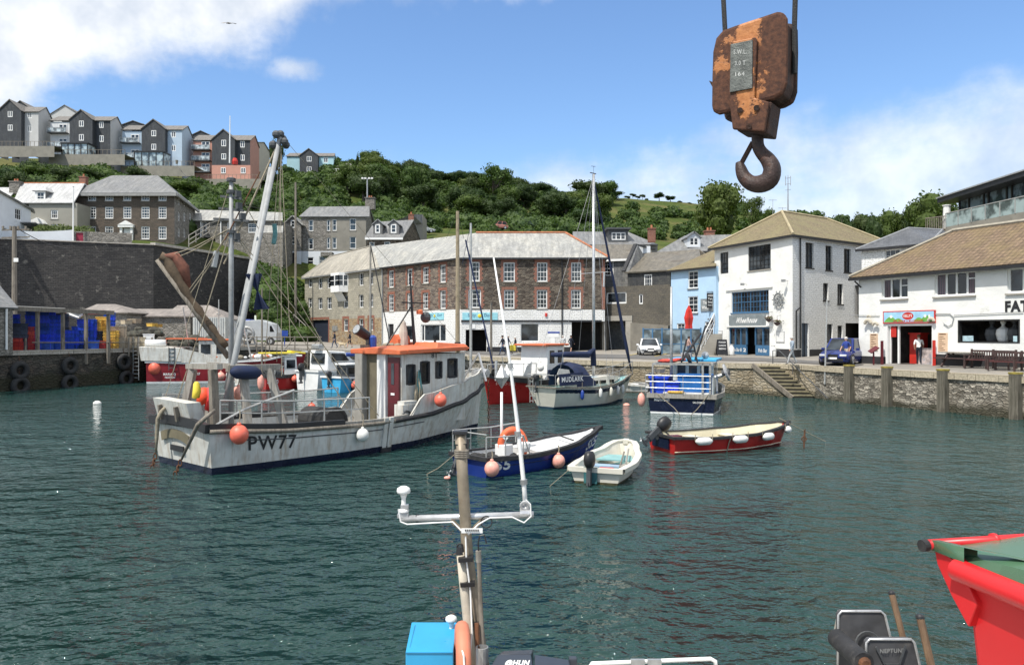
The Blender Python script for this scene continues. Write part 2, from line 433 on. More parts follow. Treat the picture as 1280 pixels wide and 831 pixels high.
 M['ridge']=plain('orange_ridge_tile',(.42,.16,.08),.85,.3,3,dirt=.2)
 M['brick']=masonry('red_brick',(.30,.10,.06),(.24,.08,.05),(.3,.24,.2),.22,.075,.01,.4,.01)
init_mats()
_TX={}
def text2d(s,bold=0.0):
 """unit-box mesh of a string: verts (x 0..1, y 0..1), faces, aspect"""
 k=(s,bold)
 if k in _TX:return _TX[k]
 cu=bpy.data.curves.new('t','FONT');cu.body=s;cu.resolution_u=3;cu.offset=bold;cu.space_character=1.12
 ob=bpy.data.objects.new('t',cu);COL.objects.link(ob)
 dg=bpy.context.evaluated_depsgraph_get()
 me=bpy.data.meshes.new_from_object(ob.evaluated_get(dg))
 vs=[v.co.copy()for v in me.vertices];fs=[tuple(p.vertices)for p in me.polygons]
 bpy.data.objects.remove(ob);bpy.data.curves.remove(cu);bpy.data.meshes.remove(me)
 x0=min(v.x for v in vs);x1=max(v.x for v in vs);y0=min(v.y for v in vs);y1=max(v.y for v in vs)
 vs=[((v.x-x0)/(x1-x0),(v.y-y0)/(y1-y0))for v in vs]
 _TX[k]=(vs,fs,(x1-x0)/(y1-y0));return _TX[k]
def text_on(mb,s,fn,bold=.02,m=None):
 """fn(x,y) maps the unit box to 3d"""
 vs,fs,a=text2d(s,bold);mb.add([fn(x,y)for x,y in vs],fs,m)
def tr_(mb,s,o,dx,dy,bold=.02,m=None,slant=0):
 o=Vc(o);dx=Vc(dx);dy=Vc(dy)
 text_on(mb,s,lambda x,y:o+dx*(x+slant*y)+dy*y,bold,m)
# ================================================================ WATER
def make_water():
 m,t=newmat('harbour_water')
 pos=t.n('ShaderNodeTexCoord').outputs['Object']
 big=t.noise(pos,.035,3,.5).outputs[0]
 col=t.mix(t.mr(big,.35,.65),(.011,.040,.035,1),(.017,.057,.054,1))
 mp1=t.n('ShaderNodeMapping',{'Vector':pos,'Rotation':(0,0,R(24)),'Scale':(.6,1.0,1)}).outputs[0]
 mp2=t.n('ShaderNodeMapping',{'Vector':pos,'Rotation':(0,0,R(-14)),'Scale':(.8,1.0,1)}).outputs[0]
 a=t.noise(mp1,1.1,3,.5).outputs[0]
 b=t.noise(mp2,2.6,3,.5).outputs[0]
 c=t.noise(mp1,9.0,3,.5).outputs[0]
 gust=t.mr(t.noise(pos,.07,4,.6).outputs[0],.36,.62,.45,1.1)
 h=t.math('ADD',t.math('MULTIPLY',a,.50),t.math('ADD',t.math('MULTIPLY',b,.50),t.math('MULTIPLY',c,.085)))
 h=t.math('MULTIPLY',h,gust)
 bs=finish(t,col,.035,h,1.0,1.0,spec=.5,IOR=1.45)
 mb=MB();S=900
 mb.quad((-S,-60,0),(S,-60,0),(S,300,0),(-S,300,0))
 o=mb.bd('harbour_water',m);tag(o,kind='structure')
 bed=MB();bed.quad((-S,-60,-3),(S,-60,-3),(S,300,-3),(-S,300,-3))
make_water()
# ================================================================ QUAY
QE=[(29.5,22,1.94),(23.2,34.5,1.94),(19.0,43.0,1.94),(18.2,45.6,1.94),(16.9,48.4,1.94),(15.45,48.7,1.94),(7.7,52.0,1.94),(-2.6,60.5,2.0),(-14.0,72.5,2.2),(-23.5,72.5,2.6),(-29.5,61.0,2.7),(-34.0,50.5,2.7),(-38.5,40.0,2.7)]
QB=[(60,22,2.9),(26.2,37,2.28),(21.6,46,2.05),(21.5,50.0,2.02),(21.4,55.0,2.0),(21.3,58.0,2.0),(12,70,2.0),(2,76.5,1.95),(-13,84,2.2),(-27,100,2.9),(-44,85,2.75),(-52,70,2.7),(-75,40,2.7)]
QC=[(120,22,3.0),(90,60,3),(70,75,3),(68,82,3),(66,90,3),(60,100,3.0),(30,112,3.0),(0,114,3.0),(-25,116,3.2),(-40,118,3.2),(-75,105,2.75),(-90,90,2.7),(-110,40,2.7)]
def gz(x,y):
 """height of the pavement at a point (piecewise along the strips)"""
 best=None
 for strip in((QE,QB),(QB,QC)):
  for i in range(len(QE)-1):
   a,b,c,d=strip[0][i],strip[0][i+1],strip[1][i+1],strip[1][i]
   for tri in((a,b,c),(a,c,d)):
    (x1,y1,z1),(x2,y2,z2),(x3,y3,z3)=tri
    D=(y2-y3)*(x1-x3)+(x3-x2)*(y1-y3)
    if abs(D)<1e-9:continue
    l1=((y2-y3)*(x-x3)+(x3-x2)*(y-y3))/D;l2=((y3-y1)*(x-x3)+(x1-x3)*(y-y3))/D
    l3=1-l1-l2
    if min(l1,l2,l3)>-1e-4:return l1*z1+l2*z2+l3*z3
 return 2.0
def GP(u,v,z=None):
 """ground point seen at pixel u,v (iterates on the pavement height)"""
 zz=2.0 if z is None else z
 for _ in range(12):
  Y=(CZ-zz)*F/(v-CV);p=P(u,v,Y)
  if z is not None:break
  zz=.5*zz+.5*gz(p.x,p.y)
 return Vc((p.x,p.y,zz))
def asph():
 m,t=newmat('quay_paving')
 g=t.n('ShaderNodeTexCoord').outputs['Object']
 n=t.noise(g,.25,6,.65).outputs[0];n2=t.noise(g,20,4,.7).outputs[0]
 br=t.n('ShaderNodeTexBrick',{'Vector':g,'Color1':(.34,.31,.27,1),'Color2':(.29,.27,.23,1),'Mortar':(.2,.18,.15,1),'Scale':1,'Mortar Size':.02,'Brick Width':2.4,'Row Height':1.6})
 c=t.mix(t.mr(n,.42,.6),br.outputs[0],(.25,.235,.21,1))
 c=t.mix(t.math('MULTIPLY',t.mr(n2,.3,.8),.35),c,(.14,.13,.12,1))
 finish(t,c,.9,n2,.3,.01,spec=.3);return m
M['paving']=asph()
M['asphalt']=plain('asphalt',(.13,.125,.12),.9,.25,.5,bump=.3,bscale=40,dirt=.2,dcol=(.08,.08,.075))
def strip_mesh():
 mb=MB()
 for S0,S1 in((QE,QB),(QB,QC)):
  for i in range(len(QE)-1):
   a,b,c,d=S0[i],S0[i+1],S1[i+1],S1[i]
   mb.add([a,b,c,d],[(0,1,2),(0,2,3)])
 o=mb.bd('quay_pavement',M['paving']);tag(o,kind='structure')
strip_mesh()
def lerp(a,b,t):return tuple(a[i]+(b[i]-a[i])*t for i in range(len(a)))
def road():
 mb=MB()
 for i in range(2,8):
  a,b,c,d=QE[i],QE[i+1],QB[i+1],QB[i]
  o1=lerp(a,d,.30);o2=lerp(b,c,.30);i1=lerp(a,d,.78);i2=lerp(b,c,.78)
  if i==5:o1=lerp(a,d,.34)
  n=6
  up=lambda p:(p[0],p[1],gz(p[0],p[1])+.03)
  for k in range(n):
   p1=lerp(o1,o2,k/n);p2=lerp(o1,o2,(k+1)/n);p3=lerp(i1,i2,(k+1)/n);p4=lerp(i1,i2,k/n)
   for j in range(4):
    q=[lerp(p1,p4,j/4),lerp(p2,p3,j/4),lerp(p2,p3,(j+1)/4),lerp(p1,p4,(j+1)/4)]
    mb.poly([up(x)for x in q])
 o=mb.bd('harbour_road',M['asphalt']);tag(o,kind='structure')
 mb=MB()
 def line(u0,v0,u1,v1,w=.12):
  a=GP(u0,v0);b=GP(u1,v1);d=(b-a);d.z=0;nn=Vc((-d.y,d.x,0)).normalized()*w/2
  K=8
  for k in range(K):
   p=a.lerp(b,k/K);q=a.lerp(b,(k+1)/K)
   pts=[p-nn,q-nn,q+nn,p+nn]
   mb.poly([(x.x,x.y,gz(x.x,x.y)+.045)for x in pts])
 line(783,445.5,800,441.5);line(818,446,838,441)
 o=mb.bd('road_markings',plain('faded_yellow_line',(.55,.42,.08),.9,.3,3));tag(o,kind='structure')
road()
M['quaystone']=rubble('quay_rubble',[(.12,.11,.09),(.34,.31,.26),(.46,.42,.35),(.2,.18,.15)],(.08,.073,.06),3.2,8.5,stain=(.13,.11,.08),wet=.25)
M['quaystone2']=rubble('quay_blocks',[(.34,.29,.21),(.42,.37,.28),(.28,.24,.18),(.36,.3,.2)],(.19,.165,.12),2.4,5.2,stain=(.2,.16,.1),wet=.25)
M['quaydark']=rubble('quay_dark_rubble',[(.05,.045,.04),(.10,.09,.075),(.075,.065,.055),(.12,.1,.08)],(.03,.028,.025),2.2,5,stain=(.045,.05,.035),wet=.9)
M['coping']=masonry('coping_stone',(.48,.42,.31),(.40,.35,.26),(.2,.17,.13),1.5,.6,.015,.3,.01,stain=(.3,.25,.17),st=.4)
M['copedark']=masonry('coping_pale_edge',(.42,.39,.34),(.36,.33,.29),(.2,.17,.13),1.6,.6,.015,.3,.01,stain=(.25,.22,.17),st=.4)
def quay_wall(i0,i1,label,mat,cmat,group='quay walls',ext=None):
 pts=QE[i0:i1+1]
 root=thing('quay_wall',label,'quay wall',pts[0],0)
 w=MB();c=MB()
 for a,b in zip(pts[:-1],pts[1:]):
  A=Vc(a);B=Vc(b);d=(B-A);d.z=0;L=d.length;d/=L
  n=Vc((-d.y,d.x,0))
  if n.dot(Vc((0,0,0))-A)<0:n=-n
  N=max(1,int(L/1.0));rows=4
  grid=[]
  for k in range(N+1):
   col=[]
   for r in range(rows+1):
    p=A.lerp(B,k/N);zt=p.z-.30;z=-1.0+(zt+1.0)*r/rows
    off=.06*mnoise.noise(Vc((p.x*.9,p.y*.9,z*1.3)))+.03
    q=p+n*off;col.append((q.x,q.y,z))
   grid.append(col)
  for k in range(N):
   for r in range(rows):
    w.quad(grid[k][r],grid[k+1][r],grid[k+1][r+1],grid[k][r+1])
  for k in range(N):
   p=A.lerp(B,(k+.01)/N);q=A.lerp(B,(k+.99)/N)
   j=random.uniform(-.01,.02)
   c.pz([p+n*(.13+j)+Vc((0,0,-.30)),p+n*(.13+j)+Vc((0,0,.012)),p-n*.45+Vc((0,0,.012)),p-n*.45+Vc((0,0,-.30))],q-p)
 w.bd('stone_face',mat,root,wd=True,sm=True)
 c.bd('coping',cmat,root,wd=True)
 return root
quay_wall(0,3,'rubble stone quay wall with timber fender posts below the benches on the right',M['quaystone'],M['coping'])
quay_wall(5,6,'tan block quay wall left of the stone steps behind the dark blue boat',M['quaystone2'],M['coping'])
quay_wall(6,8,'grey rubble quay wall behind the sailing yacht',M['quaystone'],M['coping'])
quay_wall(8,9,'far low quay wall behind the small white and blue boats',M['quaydark'],M['copedark'])
quay_wall(9,12,'dark stone quay wall hung with tyres under the fish boxes',M['quaydark'],M['copedark'])
def steps():
 """flight going down beside the set back wall"""
 S=Vc((15.45,48.6,0));E=Vc((16.95,45.9,0));d=(E-S);L=d.length;d/=L;inn=Vc((1.42,-.22,0))
 root=thing('quay_steps','stone steps going down beside the quay wall to the water','steps',(S.x,S.y,0))
 K=9;s=MB();w=MB();st=L/K
 for k in range(K):
  zt=1.94-(k+.6)*.205;a=S+d*(st*k);c=S+d*(st*(k+1))
  s.pz([Vc((a.x,a.y,zt-.07)),Vc((c.x+d.x*.04,c.y+d.y*.04,zt-.07)),Vc((c.x+d.x*.04,c.y+d.y*.04,zt)),Vc((a.x,a.y,zt))],inn)
  w.pz([Vc((a.x,a.y,-1)),Vc((c.x,c.y,-1)),Vc((c.x,c.y,zt-.072)),Vc((a.x,a.y,zt-.072))],inn)
 s.bd('stair_tread',plain('mossy_step',(.24,.21,.13),.9,.35,3,bump=.4,dirt=.4,dcol=(.1,.1,.05)),root,wd=True)
 w.bd('stair_core',plain('step_riser',(.05,.045,.035),.9,.3,3),root,wd=True)
 e=MB();o=-inn.normalized()*.07;a=S+o;b=E+d*.1+o
 e.beam((a.x,a.y,1.86),(b.x,b.y,-.02),.14,.26);e.bd('stringer',M['timb'],root,wd=True)
 f=MB();N=6
 for k in range(N):
  p=S.lerp(E,k/N);q=S.lerp(E,(k+1)/N);z0=1.8*(1-k/N);z1=1.8*(1-(k+1)/N);o2=-inn.normalized()*.02
  f.quad((p.x+o2.x,p.y+o2.y,-1),(q.x+o2.x,q.y+o2.y,-1),(q.x+o2.x,q.y+o2.y,z1),(p.x+o2.x,p.y+o2.y,z0))
 f.bd('side_face',M['quaystone2'],root,wd=True)
 w=MB();pts=[Vc(QE[i])for i in(3,4,5)];c=MB()
 for A,B in zip(pts[:-1],pts[1:]):
  w.quad((A.x,A.y,-1),(B.x,B.y,-1),(B.x,B.y,1.66),(A.x,A.y,1.66));dd=(B-A).normalized();n=Vc((-dd.y,dd.x,0))
  if n.dot(-A)<0:n=-n
  for k in range(3):
   p=A.lerp(B,k/3+.01);q=A.lerp(B,(k+1)/3-.01)
   c.pz([p+n*.06+Vc((0,0,-.28)),p+n*.06+Vc((0,0,.012)),p-n*.4+Vc((0,0,.012)),p-n*.4+Vc((0,0,-.28))],q-p)
 w.bd('inner_wall',M['quaystone2'],root,wd=True);c.bd('coping',M['coping'],root,wd=True)
 h=MB();top=P(974,438,48.3);bot=P(1035,498,43.6);base=P(966,456,48.5)
 h.cyl(top,bot,.03,n=6);h.cyl((base.x,base.y,1.9),(base.x,base.y,top.z),.03,n=6);m_=top.lerp(bot,.3);h.cyl(base+Vc((0,0,0))+Vc((0,0,top.z-base.z)),top,.03,n=6);h.cyl((m_.x,m_.y,1.4),m_,.025,n=6)
 h.bd('handrail',M['darkgrey'],root,wd=True)
steps()
mb=MB();mb.box((0,.55,1.1),(60,4.3,2.4),m=0)
o=mb.bd('near_quay',M['conc']);tag(o,kind='structure')
# ================================================================ HILLS
HILL={-260:[(70,330),(99,300),(125,240),(165,210),(200,188)],0:[(88,310),(102,306),(125,258),(160,222),(190,196)],100:[(90,306),(102,303),(125,250),(165,215),(200,198)],192:[(93,305),(103,301),(125,262),(168,226),(204,212)],220:[(98,308),(106,303),(125,262),(170,228),(205,214)],300:[(109,322),(113,316),(125,280),(170,234),(205,226)],318:[(112,325),(114,320),(122,300),(168,244),(205,224)],322:[(92,425),(100,372),(120,318),(167,246),(205,224)],340:[(90,425),(100,375),(118,328),(165,255),(205,222)],400:[(104,425),(110,380),(120,328),(165,265),(215,206)],470:[(110,425),(114,380),(125,320),(165,268),(225,210)],540:[(108,425),(115,380),(130,300),(175,280),(235,222)],620:[(108,425),(115,380),(130,296),(185,280),(245,236)],700:[(108,425),(115,380),(130,296),(185,288),(250,250)],780:[(108,425),(115,380),(135,315),(190,292),(262,246)],860:[(108,425),(115,390),(135,330),(190,300),(270,252)],940:[(108,425),(115,390),(135,335),(190,308),(280,264)],1020:[(108,425),(115,390),(135,335),(190,308),(280,274)],1150:[(80,400),(90,350),(120,325),(190,308),(280,280)],1500:[(70,400),(80,330),(110,310),(190,295),(280,272)]}
_hu=sorted(HILL)
def hill_rows(u):
 u=max(_hu[0],min(_hu[-1],u))
 for a,b in zip(_hu[:-1],_hu[1:]):
  if a<=u<=b:
   t=(u-a)/(b-a)
   return[(p[0]+(q[0]-p[0])*t,p[1]+(q[1]-p[1])*t)for p,q in zip(HILL[a],HILL[b])]
def hill_pt(u,Y,noise=True):
 """world point of the hillside in photo column u at depth Y"""
 rows=hill_rows(u)
 zs=[(y,Z(v,y))for y,v in rows]
 last=zs[-1]
 if Y>=last[0]:
  z=last[1]-(Y-last[0])*.10
 elif Y<=zs[0][0]:z=zs[0][1]
 else:
  for(y0,z0),(y1,z1)in zip(zs[:-1],zs[1:]):
   if y0<=Y<=y1:z=z0+(z1-z0)*(Y-y0)/(y1-y0);break
 x=(u-CU)/F*Y
 if noise:z+=.5*mnoise.noise(Vc((x*.06,Y*.06,0)))
 return Vc((x,Y,z))
def hill():
 mb=MB();us=sorted(set(range(-260,1501,20))|{192,318,322,328});K=46;vs=[]
 for u in us:
  y0=hill_rows(u)[0][0];y1=hill_rows(u)[-1][0]
  for k in range(K+1):
   f=k/K
   Y=y0+(y1-y0)*f/.8 if f<=.8 else y1+(f-.8)*800
   p=hill_pt(u,Y)
   if k==0:p.z-=1.5
   vs.append(p)
 fs=[(i*(K+1)+k,(i+1)*(K+1)+k,(i+1)*(K+1)+k+1,i*(K+1)+k+1)for i in range(len(us)-1)for k in range(K)]
 mb.add(vs,fs)
 m,t=newmat('hillside_grass')
 g=t.n('ShaderNodeTexCoord').outputs['Object']
 n=t.noise(g,.05,6,.65).outputs[0];n2=t.noise(g,.9,6,.7).outputs[0]
 c=t.mix(t.mr(n,.42,.58),(.055,.085,.018,1),(.10,.125,.03,1))
 c=t.mix(t.mr(n2,.35,.7),c,(.04,.055,.016,1))
 z=t.n('ShaderNodeSeparateXYZ',{0:g})
 dry=t.math('MULTIPLY',t.mr(t.noise(g,.11,5,.6).outputs[0],.45,.6),.5)
 c=t.mix(dry,c,(.15,.125,.055,1))
 finish(t,c,.95,n2,.6,.3,spec=.1)
 o=mb.bd('hillside',m,sm=True);tag(o,kind='structure')
hill()
# ================================================================ BUILDING KIT
class Wall:
 """vertical wall from A to B (left to right as seen from outside)"""
 def __init__(s,A,B):
  s.A=Vc((A[0],A[1],0));s.B=Vc((B[0],B[1],0));s.d=s.B-s.A;s.L=s.d.length;s.d/=s.L
  s.n=Vc((s.d.y,-s.d.x,0))
 def s_(s,u):
  k=(u-CU)/F;return(k*s.A.y-s.A.x)/(s.d.x-k*s.d.y)
 def Y(s,q):return s.A.y+q*s.d.y
 def z(s,q,v):return Z(v,s.Y(q))
 def pt(s,q,z,off=0.0):
  p=s.A+s.d*q+s.n*off;return Vc((p.x,p.y,z))
 def px(s,u,v,off=0.0):
  q=s.s_(u);return s.pt(q,s.z(q,v),off)
 def rect(s,u0,v0,u1,v1):
  a,b=s.s_(u0),s.s_(u1);m=(a+b)/2;return(a,b,s.z(m,v1),s.z(m,v0))
 def fill(s,mb,z0,z1,ops=(),s0=0,s1=None,depth=.18,m=None,back=False):
  s1=s.L if s1 is None else s1
  xs=sorted({s0,s1}|{max(s0,min(s1,x))for o in ops for x in o[:2]});zs=sorted({z0,z1}|{max(z0,min(z1,x))for o in ops for x in o[2:4]})
  for i in range(len(xs)-1):
   for j in range(len(zs)-1):
    a,b,c,d=xs[i],xs[i+1],zs[j],zs[j+1]
    if b-a<1e-4 or d-c<1e-4:continue
    mx,mz=(a+b)/2,(c+d)/2
    if any(o[0]<mx<o[1]and o[2]<mz<o[3]for o in ops):continue
    mb.quad(s.pt(a,c),s.pt(b,c),s.pt(b,d),s.pt(a,d),m)
  for o in ops:
   a,b,c,d=o[:4]
   c=max(c,z0);d=min(d,z1)
   for p,q in(((a,c),(b,c)),((b,c),(b,d)),((b,d),(a,d)),((a,d),(a,c))):
    mb.quad(s.pt(q[0],q[1]),s.pt(p[0],p[1]),s.pt(p[0],p[1],-depth),s.pt(q[0],q[1],-depth),m)
def fbox(w,mb,a,b,c,d,o0,o1,m=None):
 """box on a wall: along a..b, height c..d, offset o0..o1 outward"""
 mb.pz([w.pt(a,c,o0),w.pt(b,c,o0),w.pt(b,d,o0),w.pt(a,d,o0)],w.n*(o1-o0),m)
def wn_(w,pa,o,nx=3,nz=4,mat='winwhite',rec=.10,fr=.06,bar=.025,rail=True,sill=None,gl='glass',vs=None,name='window',lights=None,smat='conc',blind=0):
 a,b,c,d=o[:4];mb=MB()
 fbox(w,mb,a,a+fr,c,d,-rec-.05,-rec+.02);fbox(w,mb,b-fr,b,c,d,-rec-.05,-rec+.02)
 fbox(w,mb,a+fr,b-fr,d-fr,d,-rec-.05,-rec+.018);fbox(w,mb,a+fr,b-fr,c,c+fr*1.2,-rec-.05,-rec+.018)
 if rail and nz>1:fbox(w,mb,a+fr,b-fr,(c+d)/2-.03,(c+d)/2+.03,-rec-.04,-rec+.012)
 for i in range(1,nx):
  x=a+(b-a)*i/nx;fbox(w,mb,x-bar/2,x+bar/2,c+fr,d-fr,-rec-.03,-rec+.006)
 for j in range(1,nz):
  if rail and j*2==nz:continue
  z=c+(d-c)*j/nz;fbox(w,mb,a+fr,b-fr,z-bar/2,z+bar/2,-rec-.03,-rec+.003)
 if lights:
  for x in lights:
   x=a+(b-a)*x;fbox(w,mb,x-fr*.6,x+fr*.6,c+fr,d-fr,-rec-.04,-rec+.014)
 if vs:fbox(w,mb,a+(b-a)*vs[0],b-fr,c+(d-c)*vs[1]-.03,c+(d-c)*vs[1]+.03,-rec-.04,-rec+.012)
 f=mb.bd(name,M[mat],pa,wd=True)
 g=MB();g.quad(w.pt(a,c,-rec-.035),w.pt(b,c,-rec-.035),w.pt(b,d,-rec-.035),w.pt(a,d,-rec-.035));g.bd('pane',M[gl],f,wd=True)
 if sill:
  g=MB();fbox(w,g,a-.06,b+.06,c-.09,c-.002,-.1,sill);g.bd('sill',M[smat],f,wd=True)
 return f
def door(w,pa,o,mat,rec=.12,name='door',panels=True,gl=0):
 a,b,c,d=o[:4];mb=MB()
 fbox(w,mb,a,b,c,d,-rec-.05,-rec)
 if panels:
  for j in range(2):
   for i in range(2):
    x0=a+(b-a)*(.12+.42*i);x1=x0+(b-a)*.34;z0=c+(d-c)*(.08+.46*j);z1=z0+(d-c)*.36
    fbox(w,mb,x0,x1,z0,z1,-rec,-rec+.02)
 f=mb.bd(name,M[mat]if isinstance(mat,str)else mat,pa,wd=True)
 h=MB();p=w.pt(b-.12,c+1.0,-rec+.03);h.ball(p,.035,n=6,k=4);h.bd('handle',M['grey'],f,wd=True)
 return f
def slab(polys,th=.12):
 """roof planes: each polygon thickened downwards along its normal"""
 mb=MB()
 for pts in polys:
  pts=[Vc(p)for p in pts];n=Vc((0,0,0))
  for i in range(len(pts)):n+=pts[i].cross(pts[(i+1)%len(pts)])
  if n.z<0:pts=pts[::-1];n=-n
  n.normalize();mb.pz(pts,-n*th)
 return mb
def tube_between(mb,a,b,r):mb.cyl(a,b,r,n=6)
def shell(name,label,w_list,z0,z1,mat,ops_list,cat='building',group=None,depth=.18,inner=True):
 """building root + wall part; w_list: closed loop of Walls"""
 root=thing(name,label,cat,(w_list[0].A.x,w_list[0].A.y,z0+.5),0,group)
 mb=MB()
 for w,ops in zip(w_list,ops_list):w.fill(mb,z0,z1,ops,depth=depth)
 mb.bd('wall',mat,root,wd=True)
 if inner:
  mb=MB()
  for w in w_list:mb.quad(w.pt(.3,z0,-.9),w.pt(w.L-.3,z0,-.9),w.pt(w.L-.3,z1,-.9),w.pt(.3,z1,-.9))
  mb.bd('inner_wall',M['interior'],root,wd=True)
 return root
def loop(pts):return[Wall(pts[i],pts[(i+1)%len(pts)])for i in range(len(pts))]
def off2(w,q,o):p=w.pt(q,0,o);return(p.x,p.y)
def chimney(p,pa,w=.7,h=1.2,mat='brick',pots=1,name='chimney'):
 mb=MB();p=Vc(p);mb.box(p+Vc((0,0,h/2)),(w,w*.8,h));mb.box(p+Vc((0,0,h+.05)),(w*1.15,w*.95,.12))
 c=mb.bd(name,M[mat],pa,wd=True)
 pm=MB()
 for i in range(pots):pm.lt_([(.13,0),(.11,.4),(.14,.42)],p+Vc(((i-(pots-1)/2)*.35,0,h+.1)),8)
 pm.bd('chimney_pot',M['ridge'],c,wd=True)
 return c
M['stonegeo']=masonry('georgian_brown_stone',(.10,.085,.07),(.15,.12,.095),(.07,.06,.05),.5,.17,.02,.6,.05,stain=(.05,.045,.04))
M['stonetan']=masonry('pale_dressed_stone',(.42,.39,.31),(.31,.29,.24),(.2,.18,.14),.55,.24,.02,.5,.05,stain=(.2,.19,.15),st=.55)
M['stonewarm']=rubble('warm_rubble',[(.34,.24,.14),(.42,.32,.2),(.25,.17,.1),(.36,.3,.22)],(.2,.16,.11),2.6,5)
M['stonebrown']=rubble('brown_rubble',[(.11,.085,.07),(.20,.16,.13),(.27,.22,.17),(.15,.125,.11)],(.17,.15,.13),2.4,6)
M['stonedark']=rubble('dark_brown_rubble',[(.07,.055,.045),(.14,.115,.09),(.19,.16,.125),(.1,.085,.07)],(.10,.09,.075),2.4,6)
M['greystone']=rubble('grey_rubble',[(.17,.16,.14),(.24,.225,.2),(.3,.28,.25),(.2,.19,.17)],(.15,.14,.12),2.2,4.5)
M['greyrender']=plain('grey_render',(.25,.235,.20),.9,.15,.8,bump=.3,bscale=8,dirt=.2,dcol=(.14,.13,.11),coord='UV')
M['beigerender']=plain('sage_render',(.30,.29,.25),.9,.08,.8,bump=.2,bscale=8,dirt=.15,dcol=(.22,.21,.18),coord='UV')
M['whitewash']=plain('cool_white_render',(.66,.69,.72),.85,.06,.8,bump=.3,bscale=6,dirt=.15,dcol=(.45,.46,.46),coord='UV')
M['bluerender']=plain('pale_blue_render',(.42,.60,.78),.85,.06,.8,bump=.6,bscale=6,dirt=.12,dcol=(.35,.48,.6),coord='UV')
M['slatehang']=slate('hung_slate',(.13,.135,.14),(.2,.2,.2),la=.2,rough=.7)
M['slateblack']=slate('black_cladding',(.03,.032,.036),(.045,.047,.05),la=.1,rough=.7)
M['darkconc']=masonry('dark_block',(.14,.125,.10),(.11,.10,.085),(.09,.085,.07),.45,.22,.01,.3,.02,stain=(.05,.05,.045),st=.5,blotch=None)
M['roofpale']=slate('pale_lichen_slate',(.34,.34,.32),(.27,.27,.26),(.50,.48,.42),.7,moss=None)
M['roofwhite']=slate('pale_grey_slate',(.50,.50,.49),(.44,.44,.44),(.56,.56,.54),.5,rough=.4)
M['roofgrey']=slate('grey_slate',(.15,.155,.16),(.21,.21,.21),(.32,.31,.28),.4)
M['roofbrown']=slate('mossy_slate',(.17,.15,.12),(.12,.11,.09),(.26,.23,.17),.5,moss=(.08,.06,.04))
M['roofdkslate']=slate('dark_slate',(.07,.075,.085),(.10,.105,.115),(.2,.2,.2),.3)
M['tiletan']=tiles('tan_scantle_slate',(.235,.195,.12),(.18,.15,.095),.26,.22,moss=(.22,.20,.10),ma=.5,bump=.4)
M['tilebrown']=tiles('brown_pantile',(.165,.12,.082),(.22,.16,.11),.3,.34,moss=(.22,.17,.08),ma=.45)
M['retain']=masonry('dark_retaining_brick',(.048,.046,.047),(.082,.078,.075),(.03,.03,.03),.5,.2,.02,.9,.05,stain=(.028,.028,.03),st=.7,blotch=(.20,.19,.17))
M['hillslate']=slate('charcoal_cladding',(.035,.042,.05),(.045,.05,.06),la=.05,rough=.7)
M['hroof']=slate('estate_roof',(.16,.15,.14),(.2,.185,.17),(.24,.22,.19),.3,rough=.8)
